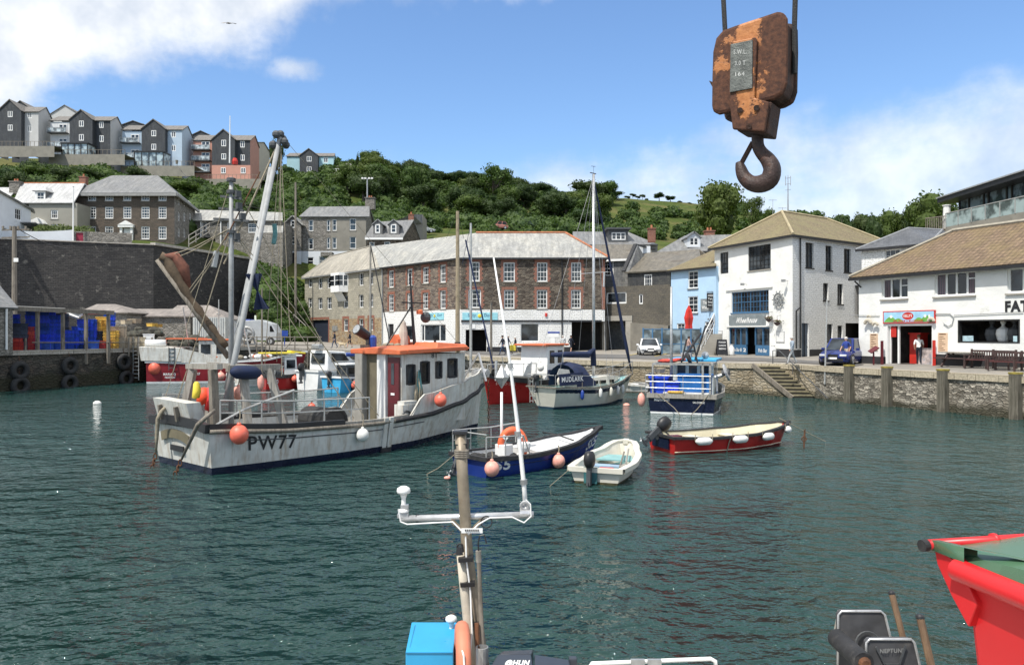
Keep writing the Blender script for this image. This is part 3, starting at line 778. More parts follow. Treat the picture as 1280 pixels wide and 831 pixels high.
def wheelhouse():
 C0=(21.6,58.5);C1=(18.1,67.9);C2=(34.4,68.1);C3=(C1[0]+C2[0]-C0[0],C1[1]+C2[1]-C0[1])
 wl=Wall(C1,C0);wr=Wall(C0,C2);wb=Wall(C2,C3);wk=Wall(C3,C1)
 ze=11.45;z0=1.5
 r=wl.rect
 o1=r(900,315.5,910.4,342);o2=r(935,306.7,963.4,337.4);o3=r(914.4,364,960.8,390.4);od=r(911,409,962,443.5);od=(od[0],od[1],1.9,od[3])
 r=wr.rect
 rw=[r(1007,303.5,1017,334.8),r(1032,307.2,1040.4,338),r(1055,311,1063.7,340.6),r(1029,354,1035.7,375.6),r(1046.8,355,1054,380),r(1034,405,1041,426.7),r(1047,407,1053.4,424.5)]
 rd=r(1002,404,1011,443);rd=(rd[0],rd[1],2.0,rd[3]);ro=r(1057,404,1085,445);ro=(ro[0],ro[1],1.95,ro[3])
 root=thing('restaurant_building','white two storey corner restaurant with tan hipped roof and ship wheel on its front','restaurant',(C0[0],C0[1],2.0))
 mb=MB();wl.fill(mb,z0,ze,[o1,o2,o3,od],depth=.3);wl_=mb.bd('wall',M['whitewall'],root,wd=True)
 mb=MB();wr.fill(mb,z0,ze,rw+[rd,ro],depth=.3);wb.fill(mb,z0,ze);wk.fill(mb,z0,ze);mb.bd('side_wall',M['whitebrick'],root,wd=True)
 mb=MB();
 for w in(wl,wr):mb.quad(w.pt(.5,z0,-1.6),w.pt(w.L-.5,z0,-1.6),w.pt(w.L-.5,ze,-1.6),w.pt(.5,ze,-1.6))
 mb.quad(wl.pt(0,1.97,-.3),wl.pt(wl.L,1.97,-.3),wl.pt(wl.L,1.97,-1.6),wl.pt(0,1.97,-1.6))
 mb.bd('interior',M['interior'],root,wd=True)
 wn_(wl,root,o1,3,4,'winblack',.12);wn_(wl,root,o2,6,5,'winblack',.12,rail=False,lights=[.5],sill=.06)
 wn_(wl,root,o3,12,4,'bluejoin',.12,lights=[.25,.5,.75],sill=.1,smat='bluejoin')
 for i,o in enumerate(rw):wn_(wr,root,o,2 if i!=1 else 2,4,'winblack',.16,sill=.05,smat='winblack')
 door(wr,root,rd,plain('slate_blue_door',(.10,.13,.17),.6))
 a,b,c,d=od;mb=MB();W_=b-a
 for x0,x1 in((0,.42),(.64,1)):
  fbox(wl,mb,a+W_*x0,a+W_*x1,c,c+1.0,-.25,-.12)
  n=3 if x0==0 else 2
  for i in range(n+1):
   x=a+W_*(x0+(x1-x0)*i/n);fbox(wl,mb,x-.045,x+.045,c+1.0,d,-.24,-.1)
  fbox(wl,mb,a+W_*x0,a+W_*x1,d-.12,d,-.235,-.105)
  for i in range(n):
   xa=a+W_*(x0+(x1-x0)*i/n)+.12;xb=a+W_*(x0+(x1-x0)*(i+1)/n)-.12
   fbox(wl,mb,xa,xb,c+.18,c+.85,-.12,-.10)
 sf=mb.bd('shop_front',M['bluejoin'],root,wd=True)
 for x0,x1 in((0,.42),(.64,1)):mb=MB();mb.quad(wl.pt(a+W_*x0,c+1,-.2),wl.pt(a+W_*x1,c+1,-.2),wl.pt(a+W_*x1,d,-.2),wl.pt(a+W_*x0,d,-.2));mb.bd('pane',M['glass'],sf,wd=True)
 mb=MB()
 for x,s in((.06,'The Bar'),(.28,'12'),(.72,'Fish Bar')):
  z=c+.42;tr_(mb,s,wl.pt(a+W_*x,z,-.092),wl.d*(W_*(.14 if s=='12' else .2)),Vc((0,0,.3)),.02)
 mb.bd('lettering',M['winwhite'],sf,wd=True)
 a,b,c,d=wl.rect(912,393.6,957.5,407);mb=MB();fbox(wl,mb,a,b,c,d,.0,.07)
 for j in range(1,5):
  z=c+(d-c)*j/5;fbox(wl,mb,a+.02,b-.02,z-.012,z+.012,.07,.078)
 sg=mb.bd('sign_board',plain('grey_sign',(.22,.25,.26),.6),root,wd=True)
 mb=MB();tr_(mb,'Wheelhouse',wl.pt(a+(b-a)*.18,c+(d-c)*.25,.082),wl.d*((b-a)*.58),Vc((0,0,(d-c)*.52)),.03,slant=.12);mb.bd('lettering',M['winwhite'],sg,wd=True)
 mb=MB();a,b,c,d=wl.rect(908,359.5,966,361.5);fbox(wl,mb,a,b,c,d,0,.12);a,b,c,d=wl.rect(909,407.2,966,408.6);fbox(wl,mb,a,b,c,d,0,.1)
 mb.bd('ledge',M['whitewall'],root,wd=True)
 mb=MB();q=wl.s_(963.5);fbox(wl,mb,q,wl.L+.03,z0,2.65,0,.03)
 for q0,q1 in((0,rd[0]-.1),(rd[1]+.1,ro[0]-.05),(ro[1]+.05,wr.L)):fbox(wr,mb,q0,q1,z0,2.6,0,.03)
 mb.bd('plinth',M['plinth'],root,wd=True)
 p=wl.px(974.5,374.5,.15);rr=11/F*wl.Y(wl.s_(974.5));mb=MB()
 Mx=Matrix((wl.d,Vc((0,0,1)),wl.n)).transposed()
 mb.torus(p,rr*.72,.05,24,6,M=Mx);mb.torus(p,rr*.62,.025,24,5,M=Mx);mb.torus(p,rr*.2,.06,12,6,M=Mx)
 for i in range(10):
  a_=math.pi*2*i/10;dv=wl.d*math.cos(a_)+Vc((0,0,1))*math.sin(a_)
  mb.cyl(p+dv*rr*.15,p+dv*rr*1.02,.03,.04,6)
 mb.bd('ship_wheel',plain('wheel_grey',(.22,.23,.23),.6),root,wd=True)
 for u0,v0,u1,v1 in((895.5,413,903.5,424.6),(970.5,414,981,428)):
  a,b,c,d=wl.rect(u0,v0,u1,v1);mb=MB();fbox(wl,mb,a,b,c,d,0,.05);f=mb.bd('menu_board',M['alu'],root,wd=True)
  mb=MB();fbox(wl,mb,a+.06,b-.06,c+.06,d-.06,.05,.056);mb.bd('menu_sheet',M['white'],f,wd=True)
 for u,v in((933.5,355.5),(985,351)):
  mb=MB();p=wl.px(u,v,0);mb.cyl(p,p+wl.n*.4+Vc((0,0,.05)),.02,n=5);q=p+wl.n*.45;mb.box(q,(.28,.22,.2));mb.bd('floodlight',M['grey'],root,wd=True)
 mb=MB();mb.cyl(wr.pt(.9,2.7,.1),wr.pt(.9,ze-.2,.1),.06,n=6);mb.cyl(wr.pt(.35,5.6,.1),wr.pt(.9,5.9,.1),.05,n=6);mb.cyl(wr.pt(.35,2.7,.1),wr.pt(.35,5.6,.1),.06,n=6)
 mb.bd('drainpipe',M['black'],root,wd=True)
 e=.35;n1=wl.n*e;n2=wr.n*e
 c0=Vc((C0[0],C0[1],ze))+n1+n2;c1=Vc((C1[0],C1[1],ze))+n1-n2;c2=Vc((C2[0],C2[1],ze))+n2-n1;c3=Vc((C3[0],C3[1],ze))-n1-n2
 a1=Vc((23.4,65.9,14.4));a2=Vc((29.0,70.1,14.4))
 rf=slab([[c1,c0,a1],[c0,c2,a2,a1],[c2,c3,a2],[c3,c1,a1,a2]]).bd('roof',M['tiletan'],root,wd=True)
 mb=MB();up=Vc((0,0,.05))
 for p,q in((c0,a1),(a1,a2),(c1,a1),(c2,a2)):mb.cyl(p+up,q+up,.11,n=6)
 mb.bd('ridge_tiles',plain('ridge_tan',(.38,.32,.2),.85,.2,3),rf,wd=True)
 mb=MB()
 for p,q in((c1,c0),(c0,c2)):mb.beam(p-Vc((0,0,.12)),q-Vc((0,0,.12)),.14,.16)
 mb.bd('gutter',M['black'],root,wd=True)
 return wl,wr
wl_w,wr_w=wheelhouse()
def hanging_sign():
 Y=67.5;mb=MB();root=thing('hanging_sign','black hanging pub sign projecting from the left corner of the white restaurant','sign',P(896.5,367,Y))
 a=P(883.5,366,Y);b=P(896.3,385,Y);mb.box(((a.x+b.x)/2,Y,(a.z+b.z)/2),(b.x-a.x,.08,a.z-b.z));o=mb.bd('sign_board',M['black'],root,wd=True)
 mb=MB()
 for i,s in enumerate(('HARBOUR','Tavern','Restaurant','Food All Day')):
  tr_(mb,s,(a.x+.1,Y-.045,a.z-.32-i*.29),(b.x-a.x-.2,0,0),(0,0,.17),.01)
 mb.bd('lettering',M['winwhite'],o,wd=True)
 mb=MB();mb.beam((a.x,Y,a.z+.1),(b.x+.3,Y,a.z+.1),.05,.05);mb.bd('bracket',M['black'],root,wd=True)
hanging_sign()
for i,(u,v)in enumerate(((895,401),(965.5,399),(976,403.5))):
 p=wl_w.px(u,v,.35)
 root=thing('hanging_basket',['flower basket hanging left of the restaurant door','flower basket hanging just right of the restaurant sign','right hand flower basket under the ship wheel'][i],'flower basket',p,0,'hanging flower baskets on the restaurant')
 mb=MB();mb.lt_([(.02,-.25),(.2,-.12),(.3,.05)],p,10);mb.bd('basket',M['bwood'],root,wd=True)
 mb=MB()
 for k in range(60):
  q=p+Vc((random.gauss(0,.16),random.gauss(0,.16),.08+abs(random.gauss(0,.07))));mb.box(q,(.08,.07,.03),M=Matrix.Rotation(random.random()*3,3,Vc((random.random(),random.random(),1))))
 mb.bd('flowers',foliage('basket_plants',(.25,.12,.12),(.10,.16,.04)),root,wd=True)
 mb=MB();mb.tube([p+Vc((0,0,.05)),p+Vc((0,0,.55)),wl_w.px(u,v,.0)+Vc((0,0,.6))],.015,5);mb.bd('bracket',M['black'],root,wd=True)
def shop():
 A=(21.4,46.9);d=Vc((3.9,-9.3,0)).normalized();B=(A[0]+d.x*18,A[1]+d.y*18)
 wf=Wall(A,B);n=wf.n;dep=8.0
 C=(B[0]-n.x*dep,B[1]-n.y*dep);D=(A[0]-n.x*dep,A[1]-n.y*dep)
 ze=7.3;z0=1.5;r=wf.rect
 w1=r(1102,347.5,1134.5,373.6);w2=r(1168,340,1219,370);w3=r(1259,334,1297,366)
 op=r(1108,405,1166.8,454);op=(op[0],op[1],2.1,op[3]);dw=r(1197.5,399.5,1275,428.4)
 root=thing('shop_building','long white shop building with brown pantile roof and ice cream shop doorway','shop',(A[0],A[1],2.0))
 mb=MB();wf.fill(mb,z0,ze,[w1,w2,w3,op,dw],depth=.28)
 for w in(Wall(B,C),Wall(C,D),Wall(D,A)):w.fill(mb,z0,ze)
 mb.bd('wall',M['whitewall'],root,wd=True)
 mb=MB();mb.quad(wf.pt(.4,z0,-3.2),wf.pt(17,z0,-3.2),wf.pt(17,ze,-3.2),wf.pt(.4,ze,-3.2));mb.quad(wf.pt(0.1,2.12,-.02),wf.pt(17,2.12,-.02),wf.pt(17,2.12,-3.2),wf.pt(.1,2.12,-3.2))
 q=op[0]-.3;mb.quad(wf.pt(q,z0,-.3),wf.pt(q,4.4,-.3),wf.pt(q,4.4,-3.2),wf.pt(q,z0,-3.2));q=op[1]+.3;mb.quad(wf.pt(q,z0,-.3),wf.pt(q,4.4,-.3),wf.pt(q,4.4,-3.2),wf.pt(q,z0,-3.2))
 mb.bd('interior',plain('shop_interior',(.10,.085,.075),.9,.5,1.5),root,wd=True)
 wn_(wf,root,w1,1,1,rec=.14,fr=.09,lights=[.33,.68],vs=(.68,.62),sill=.1,rail=False)
 wn_(wf,root,w2,1,1,rec=.14,fr=.09,lights=[.27,.52,.78],vs=(.78,.7),sill=.1,rail=False)
 wn_(wf,root,w3,1,1,rec=.14,fr=.09,lights=[.5],sill=.1,rail=False)
 for o,sp in((w1,((.06,.3),)),(w2,((.05,.24),(.8,.95)))):
  for s0,s1 in sp:
   mb=MB()
   a=o[0]+(o[1]-o[0])*s0;b=o[0]+(o[1]-o[0])*s1;N=8
   for k in range(N):
    x0=a+(b-a)*k/N;x1=a+(b-a)*(k+1)/N
    mb.quad(wf.pt(x0,o[2]+.05,-.165-.02*(k%2)),wf.pt(x1,o[2]+.05,-.165-.02*((k+1)%2)),wf.pt(x1,o[3]-.05,-.165-.02*((k+1)%2)),wf.pt(x0,o[3]-.05,-.165-.02*(k%2)))
   mb.bd('curtain',plain('mauve_curtain',(.20,.13,.16),.9),root,wd=True)
 a,b,c,dd=dw;mb=MB();fr=.07
 fbox(wf,mb,a,b,c,c+fr,-.2,.02);fbox(wf,mb,a,b,dd-fr,dd,-.2,.02);fbox(wf,mb,a,a+fr,c+fr,dd-fr,-.2,.02);fbox(wf,mb,b-fr,b,c+fr,dd-fr,-.2,.02)
 f=mb.bd('display_window',M['winblack'],root,wd=True)
 for s0,s1,t0,t1 in((.04,.22,.05,.3),(.86,.92,.06,.3),(.95,.99,.06,.34)):
  mb=MB();x0=a+(b-a)*s0;x1=a+(b-a)*s1;z_0=c+(dd-c)*t0;z_1=c+(dd-c)*t1;fbox(wf,mb,x0,x1,z_0,z_1,-.2,-.18);mb.bd('window_card',plain('pale_card',(.45,.62,.68),.6,.3,4),f,wd=True)
 a,b,c,dd=op;mb=MB()
 for x in(a,b-.09):fbox(wf,mb,x,x+.09,c,dd,-.25,.015)
 fbox(wf,mb,a+.09,b-.09,dd-.1,dd,-.25,.012)
 x=a+(b-a)*.24;fbox(wf,mb,x-.05,x+.05,c,dd-.1,-.2,-.1)
 x=a+(b-a)*.06;fbox(wf,mb,x-.03,x+.03,c,dd-.1,-.2,-.1)
 mb.bd('door_frame',M['winwhite'],root,wd=True)
 mb=MB();fbox(wf,mb,a+(b-a)*.27,a+(b-a)*.5,c,c+1.75,-1.5,-.9);fbox(wf,mb,a+(b-a)*.25,a+(b-a)*.52,c+1.75,c+1.82,-1.55,-.85);mb.bd('counter',M['red'],root,wd=True)
 mb=MB();fbox(wf,mb,a+(b-a)*.5,a+(b-a)*.97,c,c+.5,-1.4,-.7);fbox(wf,mb,a+(b-a)*.5,a+(b-a)*.97,c+.5,c+.95,-1.35,-.75);mb.bd('ice_cream_freezer',plain('freezer_art',(.5,.42,.4),.5,.6,2.5,dirt=.5,dcol=(.1,.3,.5)),root,wd=True)
 mb=MB()
 for k in range(10):fbox(wf,mb,a+(b-a)*(.3+.065*k),a+(b-a)*(.34+.065*k),c+1.9+.1*(k%3),c+2.15+.1*(k%2),-3.1,-3.05)
 mb.bd('shelf_packets',M['cratetan'],root,wd=True)
 mb=MB();fbox(wf,mb,a+(b-a)*.08,a+(b-a)*.2,dd-.75,dd-.15,-.09,-.08);mb.bd('door_poster',M['red'],root,wd=True)
 a,b,c,dd=r(1105,388.3,1170,404);mb=MB();fbox(wf,mb,a,b,c,dd,0,.09);sg=mb.bd('fascia_sign',M['red'],root,wd=True)
 mb=MB();fbox(wf,mb,a+.06,b-.06,c+.06,dd-.06,.09,.094);art=mb.bd('sign_sky',plain('sign_sky',(.35,.62,.82),.5,.2,2),sg,wd=True)
 mb=MB();L=b-a;H=dd-c
 for s0,s1,hh in((.02,.3,.55),(.2,.42,.4),(.6,.82,.45),(.72,.98,.6)):
  pts=[wf.pt(a+L*(s0+(s1-s0)*k/8),c+H*(.1+(hh-.1)*math.sin(math.pi*k/8)),.097)for k in range(9)]
  mb.poly(pts)
 mb.bd('sign_hills',plain('sign_green',(.16,.42,.08),.5,.2,3),sg,wd=True)
 mb=MB();cx=a+L*.5;pts=[wf.pt(cx+L*.11*math.cos(q*math.pi/8),c+H*.58+H*.3*math.sin(q*math.pi/8),.1)for q in range(16)];mb.poly(pts)
 tr_(mb,'ICE CREAM & MILKSHAKES',wf.pt(a+L*.22,c+H*.1,.1),wf.d*L*.56,Vc((0,0,H*.17)),.03);mb.bd('sign_red',M['red'],sg,wd=True)
 mb=MB();tr_(mb,"KELLY'S",wf.pt(cx-L*.08,c+H*.48,.104),wf.d*L*.16,Vc((0,0,H*.22)),.03)
 for s0,s1 in((.14,.2),(.8,.85),(.88,.92)):pts=[wf.pt(a+L*(s0+s1)/2+L*(s1-s0)/2*math.cos(q*math.pi/5),c+H*.55+H*.13*math.sin(q*math.pi/5),.101)for q in range(10)];mb.poly(pts)
 mb.bd('sign_white',M['winwhite'],sg,wd=True)
 q0=wf.s_(1256.5);mb=MB();z_=wf.z(q0,390.3);hh=wf.z(q0,376)-z_
 q1=wf.s_(1327);tr_(mb,'FATFACE',wf.pt(q0,z_,.02),wf.d*2.85,Vc((0,0,hh)),.05);mb.bd('wall_lettering',M['black'],root,wd=True)
 for u0,v0,u1,v1 in((1088,417,1097.5,438),(1173,416,1184.7,439.5)):
  a,b,c,dd=r(u0,v0,u1,v1);mb=MB();fbox(wf,mb,a,b,c,dd,0,.04);f=mb.bd('price_board',plain('peach_board',(.66,.48,.33),.6,.1),root,wd=True)
  mb=MB();H=dd-c
  for j in range(8):fbox(wf,mb,a+.08,b-.12-.1*(j%3),c+H*(.08+.1*j),c+H*(.11+.1*j),.04,.043)
  fbox(wf,mb,a+.08,b-.08,dd-H*.1,dd-H*.04,.04,.043)
  mb.bd('price_lines',M['rust'],f,wd=True)
 mb=MB()
 for u,v,rr in((1088,405,.38),(1097,407,.28),(1089,397,.2),(1167,402,.3)):
  p=wf.px(u,v,.2)
  for k in range(7):
   a_=-1.2+.4*k;mb.ball(p+wf.d*math.sin(a_)*rr*.6+Vc((0,0,math.cos(a_)*rr*.6)),rr*.3,n=6,k=5)
 mb.bd('shell_lamp',plain('shell_lamp',(.5,.45,.36),.5),root,wd=True)
 mb=MB();mb.tube([wf.px(u,v,.05)for u,v in((1062,394),(1100,394.5),)],.02,5);mb.tube([wf.px(u,v,.05)for u,v in((1170,392.5),(1188,392),(1193,397),(1191,405),(1186,408),(1180,404))],.025,5)
 mb.tube([wf.px(u,v,.05)for u,v in((1193,394),(1280,390))],.02,5)
 mb.bd('cable',M['galv'],root,wd=True)
 mb=MB();fbox(wf,mb,-.02,op[0]-.05,z0,2.5,0,.025);fbox(wf,mb,op[1]+.05,18,z0,2.75,0,.025);mb.bd('plinth',M['plinth'],root,wd=True)
 e=.4;up=Vc((0,0,ze));a0=wf.pt(-e,ze+.05,e);b0=wf.pt(18,ze+.05,e);pk1=Vc((26.1,45.0,9.93));pk2=pk1+wf.d*14
 D0=wf.pt(-e,ze+.05,-dep-e);B1=wf.pt(18,ze+.05,-dep-e)
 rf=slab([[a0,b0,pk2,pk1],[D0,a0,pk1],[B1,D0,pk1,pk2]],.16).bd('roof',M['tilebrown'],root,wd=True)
 mb=MB();mb.cyl(a0+Vc((0,0,.05)),pk1+Vc((0,0,.05)),.1,n=6);mb.cyl(pk1+Vc((0,0,.05)),pk2+Vc((0,0,.05)),.12,n=6);mb.bd('ridge_tiles',plain('ridge_grey',(.35,.32,.26),.85,.2,3),rf,wd=True)
 mb=MB();mb.beam(a0-Vc((0,0,.14)),b0-Vc((0,0,.14)),.12,.16);mb.cyl(wf.pt(.0,ze-.2,.35),wf.pt(.25,ze-.6,.08),.05,n=6);mb.bd('gutter',M['black'],root,wd=True)
 return wf
wf_s=shop()
for i,(u,v)in enumerate(((1227,425),(1241,424),(1255.5,425))):
 q=wf_s.s_(u);p=wf_s.pt(q,wf_s.z(q,430),-.8)
 root=thing('hat_mannequin',['dark draped mannequin left in the shop display window','pale mannequin with straw hat in the middle of the display window','dark mannequin with straw hat right in the display window'][i],'mannequin',p)
 mb=MB();mb.lt_([(.1,0),(.26,.2),(.34,.5),(.3,.75),(.1,.9),(.07,1.0),(.13,1.08),(.14,1.2),(.05,1.3)],p,10);mb.bd('torso',M['white']if i==1 else M['darkgrey'],root,wd=True)
 if i:mb=MB();mb.lt_([(.34,1.18),(.3,1.2),(.17,1.23),(.15,1.38),(.02,1.42)],p,12);mb.bd('hat',M['cratetan'],root,wd=True)
def banner():
 a,b,c,d=wr_w.rect(1068.5,358,1075.2,396);root=thing('vertical_banner','tall black shop banner on the white side wall between the two white buildings','banner',wr_w.pt((a+b)/2,d,.3))
 mb=MB();fbox(wr_w,mb,a,b,c,d,.25,.31);o=mb.bd('banner_cloth',M['black'],root,wd=True)
 mb=MB();H=(d-c);text_on(mb,'FATFACE',lambda x,y:wr_w.pt(b-(b-a)*(.25+.5*y),c+H*(.08+.55*x),.318),.03);mb.bd('lettering',M['winwhite'],o,wd=True)
 mb=MB();fbox(wr_w,mb,a,b+.1,d,d+.06,0,.31);mb.bd('bracket',M['black'],root,wd=True)
banner()
def slatehouse():
 A=P2(1077,55);B=P2(1160,51.4);w=Wall(A,B);dep=7
 D=off2(w,0,-dep);C=off2(w,w.L,-dep);ze=9.95;o=w.rect(1106,312,1125,327)
 root=shell('slate_roof_house','small white house with dark slate hip roof behind the shop',[w,Wall(B,C),Wall(C,D),Wall(D,A)],1.5,ze,M['whitebrick'],[[o],[],[],[]],'house')
 wn_(w,root,o,3,2,rec=.1,sill=.05,rail=False)
 e=.3;a=w.pt(-e,ze,e);b=w.pt(w.L+e,ze,e);c=w.pt(w.L+e,ze,-dep-e);d=w.pt(-e,ze,-dep-e)
 p1=w.pt(w.L*.62,ze+2.1,-dep/2);p1=P(1135.6,285,55.5);p2=P(1178,291,56.5);p2.z=p1.z
 rf=slab([[a,b,p2,p1],[d,a,p1],[c,d,p1,p2],[b,c,p2]]).bd('roof',M['roofdkslate'],root,wd=True)
 mb=MB();mb.cyl(b+Vc((0,0,.04)),p2,.08,n=6);mb.cyl(p1,p2,.08,n=6);mb.cyl(a,p1,.08,n=6);mb.bd('ridge_tiles',M['lead'],rf,wd=True)
 mb=MB();mb.beam(a-Vc((0,0,.1)),b-Vc((0,0,.1)),.1,.14);mb.bd('gutter',M['black'],root,wd=True)
slatehouse()
def modern():
 A=P2(1198,72);B=P2(1330,58);w=Wall(A,B);dep=9
 D=off2(w,0,-dep);C=off2(w,w.L,-dep);zt=Z(252,72);zb=Z(283,72)
 root=thing('modern_house','modern flat roofed house with dark frames and glass balcony above the shop roof','house',(A[0],A[1],zb))
 mb=MB()
 for ww in(Wall(B,C),Wall(C,D),Wall(D,A)):ww.fill(mb,3,zt)
 w.fill(mb,3,zb);mb.quad(w.pt(0,zb,0),w.pt(w.L,zb,0),w.pt(w.L,zb,-dep),w.pt(0,zb,-dep))
 mb.bd('wall',M['darkgrey'],root,wd=True)
 mb=MB()
 for s in(0,.11,.27,.32,.5,.55,.75,1):mb=MB();fbox(w,mb,w.L*s,w.L*s+.16,zb,zt,-.2,.0);mb.bd('window_frame',M['black'],root,wd=True)
 mb=MB();mb.quad(w.pt(0,zb,-.12),w.pt(w.L,zb,-.12),w.pt(w.L,zt,-.12),w.pt(0,zt,-.12));mb.bd('window_pane',glass('sky_glass',(.10,.14,.17),.03,1.0),root,wd=True)
 mb=MB();a=w.pt(-.9,zt,1.5);b=w.pt(w.L,zt,1.5);c=w.pt(w.L,zt,-dep);d=w.pt(-.9,zt,-dep);mb.pz([a,b,c,d],(0,0,.42));rf=mb.bd('roof',M['black'],root,wd=True)
 mb=MB();mb.pz([p+Vc((0,0,.42))for p in(w.pt(-1,zt,1.6),w.pt(w.L,zt,1.6),c,w.pt(-1,zt,-dep))],(0,0,.12));mb.bd('roof_edge',M['alu'],rf,wd=True)
 g=MB();wb=Wall(P2(1182,69),P2(1330,56.5));zf=Z(284,69)
 g.quad(wb.pt(.1,zf),wb.pt(wb.L,zf),wb.pt(wb.L,zf+1.2),wb.pt(.1,zf+1.2));g.bd('balcony_glass',glass('balcony_glass',(.16,.2,.2),.05,.8),root,wd=True)
 g=MB();fbox(wb,g,0,wb.L,zf+1.2,zf+1.27,-.04,.04)
 for k in range(9):fbox(wb,g,k*1.6,k*1.6+.07,zf,zf+1.2,.01,.05)
 g.bd('balcony_rail',M['rail'],root,wd=True)
 g=MB();g.pz([wb.pt(0,zf,0),wb.pt(wb.L,zf,0),wb.pt(wb.L,zf,-6),wb.pt(0,zf,-6)],(0,0,-.3));wb.fill(g,3,zf-.3);Wall(off2(wb,0,-6),off2(wb,0,0)).fill(g,3,zf-.3)
 g.bd('balcony_deck',M['greyrender'],root,wd=True)
 g=MB();wt=Wall(P2(1157,72),P2(1193,70));zt2=Z(273.5,72)
 for k in range(int(wt.L/.16)):fbox(wt,g,k*.16,k*.16+.05,zt2-1.1,zt2,-.02,.02)
 fbox(wt,g,0,wt.L,zt2,zt2+.08,-.05,.05);fbox(wt,g,0,wt.L,zt2-1.2,zt2-1.1,-.05,.05);wt.fill(g,3,zt2-1.2)
 t=thing('deck_railing','brown timber terrace railing beside the modern glass house','railing',wt.pt(0,zt2-1.2));g.bd('rail_panel',M['timb'],t,wd=True)
 g=MB();p=P(1183.5,281,71);g.cyl(p-Vc((0,0,.5)),P(1183.5,257.5,71),.36,.3,10);g.cyl(P(1183.5,257.5,71),P(1183.5,256.5,71),.38,.38,10)
 t=g.bd('white_flue',M['white'],None);tag(t,'white round chimney flue on the terrace left of the modern house','chimney')
modern()
def warehouse():
 Aq=P2(381,104);Bq=P2(478,87.6);Cq=P2(576,76);Dq=P2(756,76)
 wA,wB,wC=Wall(Aq,Bq),Wall(Bq,Cq),Wall(Cq,Dq);wR=Wall(Dq,(Dq[0]+.6,Dq[1]+11))
 ze=11.4
 r=wA.rect
 up=[r(385,348,390,359.5),r(397.3,347,403,361),r(408.4,346,414.5,360.5),r(448.3,341,454.3,357),r(461,339.5,466.5,356),r(385,372.5,390,384.5),r(397.3,372,403,386.5),r(408.4,371.5,414.5,386.5),r(429,369.5,435,385),r(448.3,368,454.3,384.5),r(461,367,466.5,384)]
 lo=[r(429.4,399,435,414),r(448.5,398.5,454.3,413),r(461,398,466.5,413)]
 gd=r(389.5,400,410.4,424);gd=(gd[0],gd[1],2.6,gd[3]);zs=wA.z(wA.L/2,398.7)
 rA=thing('stone_warehouse','pale stone warehouse range with bay window above a dark garage door','warehouse',(Aq[0],Aq[1],2.6))
 mb=MB();wA.fill(mb,zs,ze,up,depth=.3);Wall((Aq[0]+6,Aq[1]+9),Aq).fill(mb,2,ze);mb.bd('wall',M['stonetan'],rA,wd=True)
 mb=MB();wA.fill(mb,1.8,zs,lo+[gd],depth=.3);mb.bd('lower_wall',M['stonewarm'],rA,wd=True)
 mb=MB();mb.quad(wA.pt(.4,1.8,-.8),wA.pt(wA.L,1.8,-.8),wA.pt(wA.L,ze,-.8),wA.pt(.4,ze,-.8));mb.bd('inner_wall',M['interior'],rA,wd=True)
 for o in up:wn_(wA,rA,o,2,2,rec=.18,fr=.09)
 pr_=[wn_(wA,rA,o,2,2,rec=.16,fr=.09)for o in lo]+[door(wA,rA,gd,plain('navy_garage',(.015,.022,.04),.7),rec=.25,name='garage_door',panels=False)]
 for o,f_ in zip(lo+[gd],pr_):
  mb=MB()
  fbox(wA,mb,o[0]-.28,o[0]-.02,o[2],o[3]+.1,-.02,.02);fbox(wA,mb,o[1]+.02,o[1]+.28,o[2],o[3]+.1,-.02,.02);fbox(wA,mb,o[0]-.28,o[1]+.28,o[3]+.1,o[3]+.36,-.02,.022)
  mb.bd('brick_surround',M['brick'],f_,wd=True)
 mb=MB();o=r(415.5,407,422,413.5);fbox(wA,mb,*o,0,.05);mb.bd('plaque',M['grey'],rA,wd=True)
 a,b,c,d=r(421,345,435,357.5);mb=MB();h=d-c
 pr=[wA.pt(a,c,0),wA.pt(a+.5,c,1.1),wA.pt(b-.3,c,1.1),wA.pt(b,c,0)]
 fb=[p-Vc((0,0,.8))for p in pr]
 mb.pz(fb,(0,0,.8));mb.pz([p+Vc((0,0,h))for p in pr],(0,0,.35));mb.pz([wA.pt(a+.4,c-1.9,0),wA.pt(b-.4,c-1.9,0),wA.pt(b-.4,c-.8,.7),wA.pt(a+.4,c-.8,.7)],(0,0,.05))
 for k in range(3):
  p,q=pr[k],pr[k+1]
  for f in(0,.5,1):x=p.lerp(q,f);mb.beam(x,x+Vc((0,0,h)),.1,.1)
  for f in(.5,):mb.beam(p+Vc((0,0,h*f)),q+Vc((0,0,h*f)),.06,.07)
 bay=mb.bd('bay_window',M['winwhite'],rA,wd=True)
 mb=MB();
 for k in range(3):p,q=pr[k]-wA.n*.03,pr[k+1]-wA.n*.03;mb.quad(p,q,q+Vc((0,0,h)),p+Vc((0,0,h)))
 mb.bd('pane',M['glass'],bay,wd=True)
 r=wB.rect
 up=[r(486,338,492.3,359.3),r(509,336,515.6,356.8),r(528.5,333.8,536,354),r(550,331,557.3,353),r(486,368,492.3,389),r(509,366.5,515.3,387),r(528.5,366,535.5,386.5),r(550,363,557.3,386)]
 zs=wB.z(wB.L/2,388.6);dr=r(485,404.8,492,432);dr=(dr[0],dr[1],2.0,dr[3]);g1=r(499.4,406.8,518,425.7);g2=r(526,405.5,557,427)
 rB=thing('stone_warehouse','angled brown stone warehouse range with whitewashed shop below','warehouse',(Bq[0],Bq[1],2.1))
 mb=MB();wB.fill(mb,zs,ze,up,depth=.25);mb.bd('wall',M['stonebrown'],rB,wd=True)
 mb=MB();wB.fill(mb,1.6,zs,[dr,g1,g2],depth=.3);mb.bd('lower_wall',M['whitebrick'],rB,wd=True)
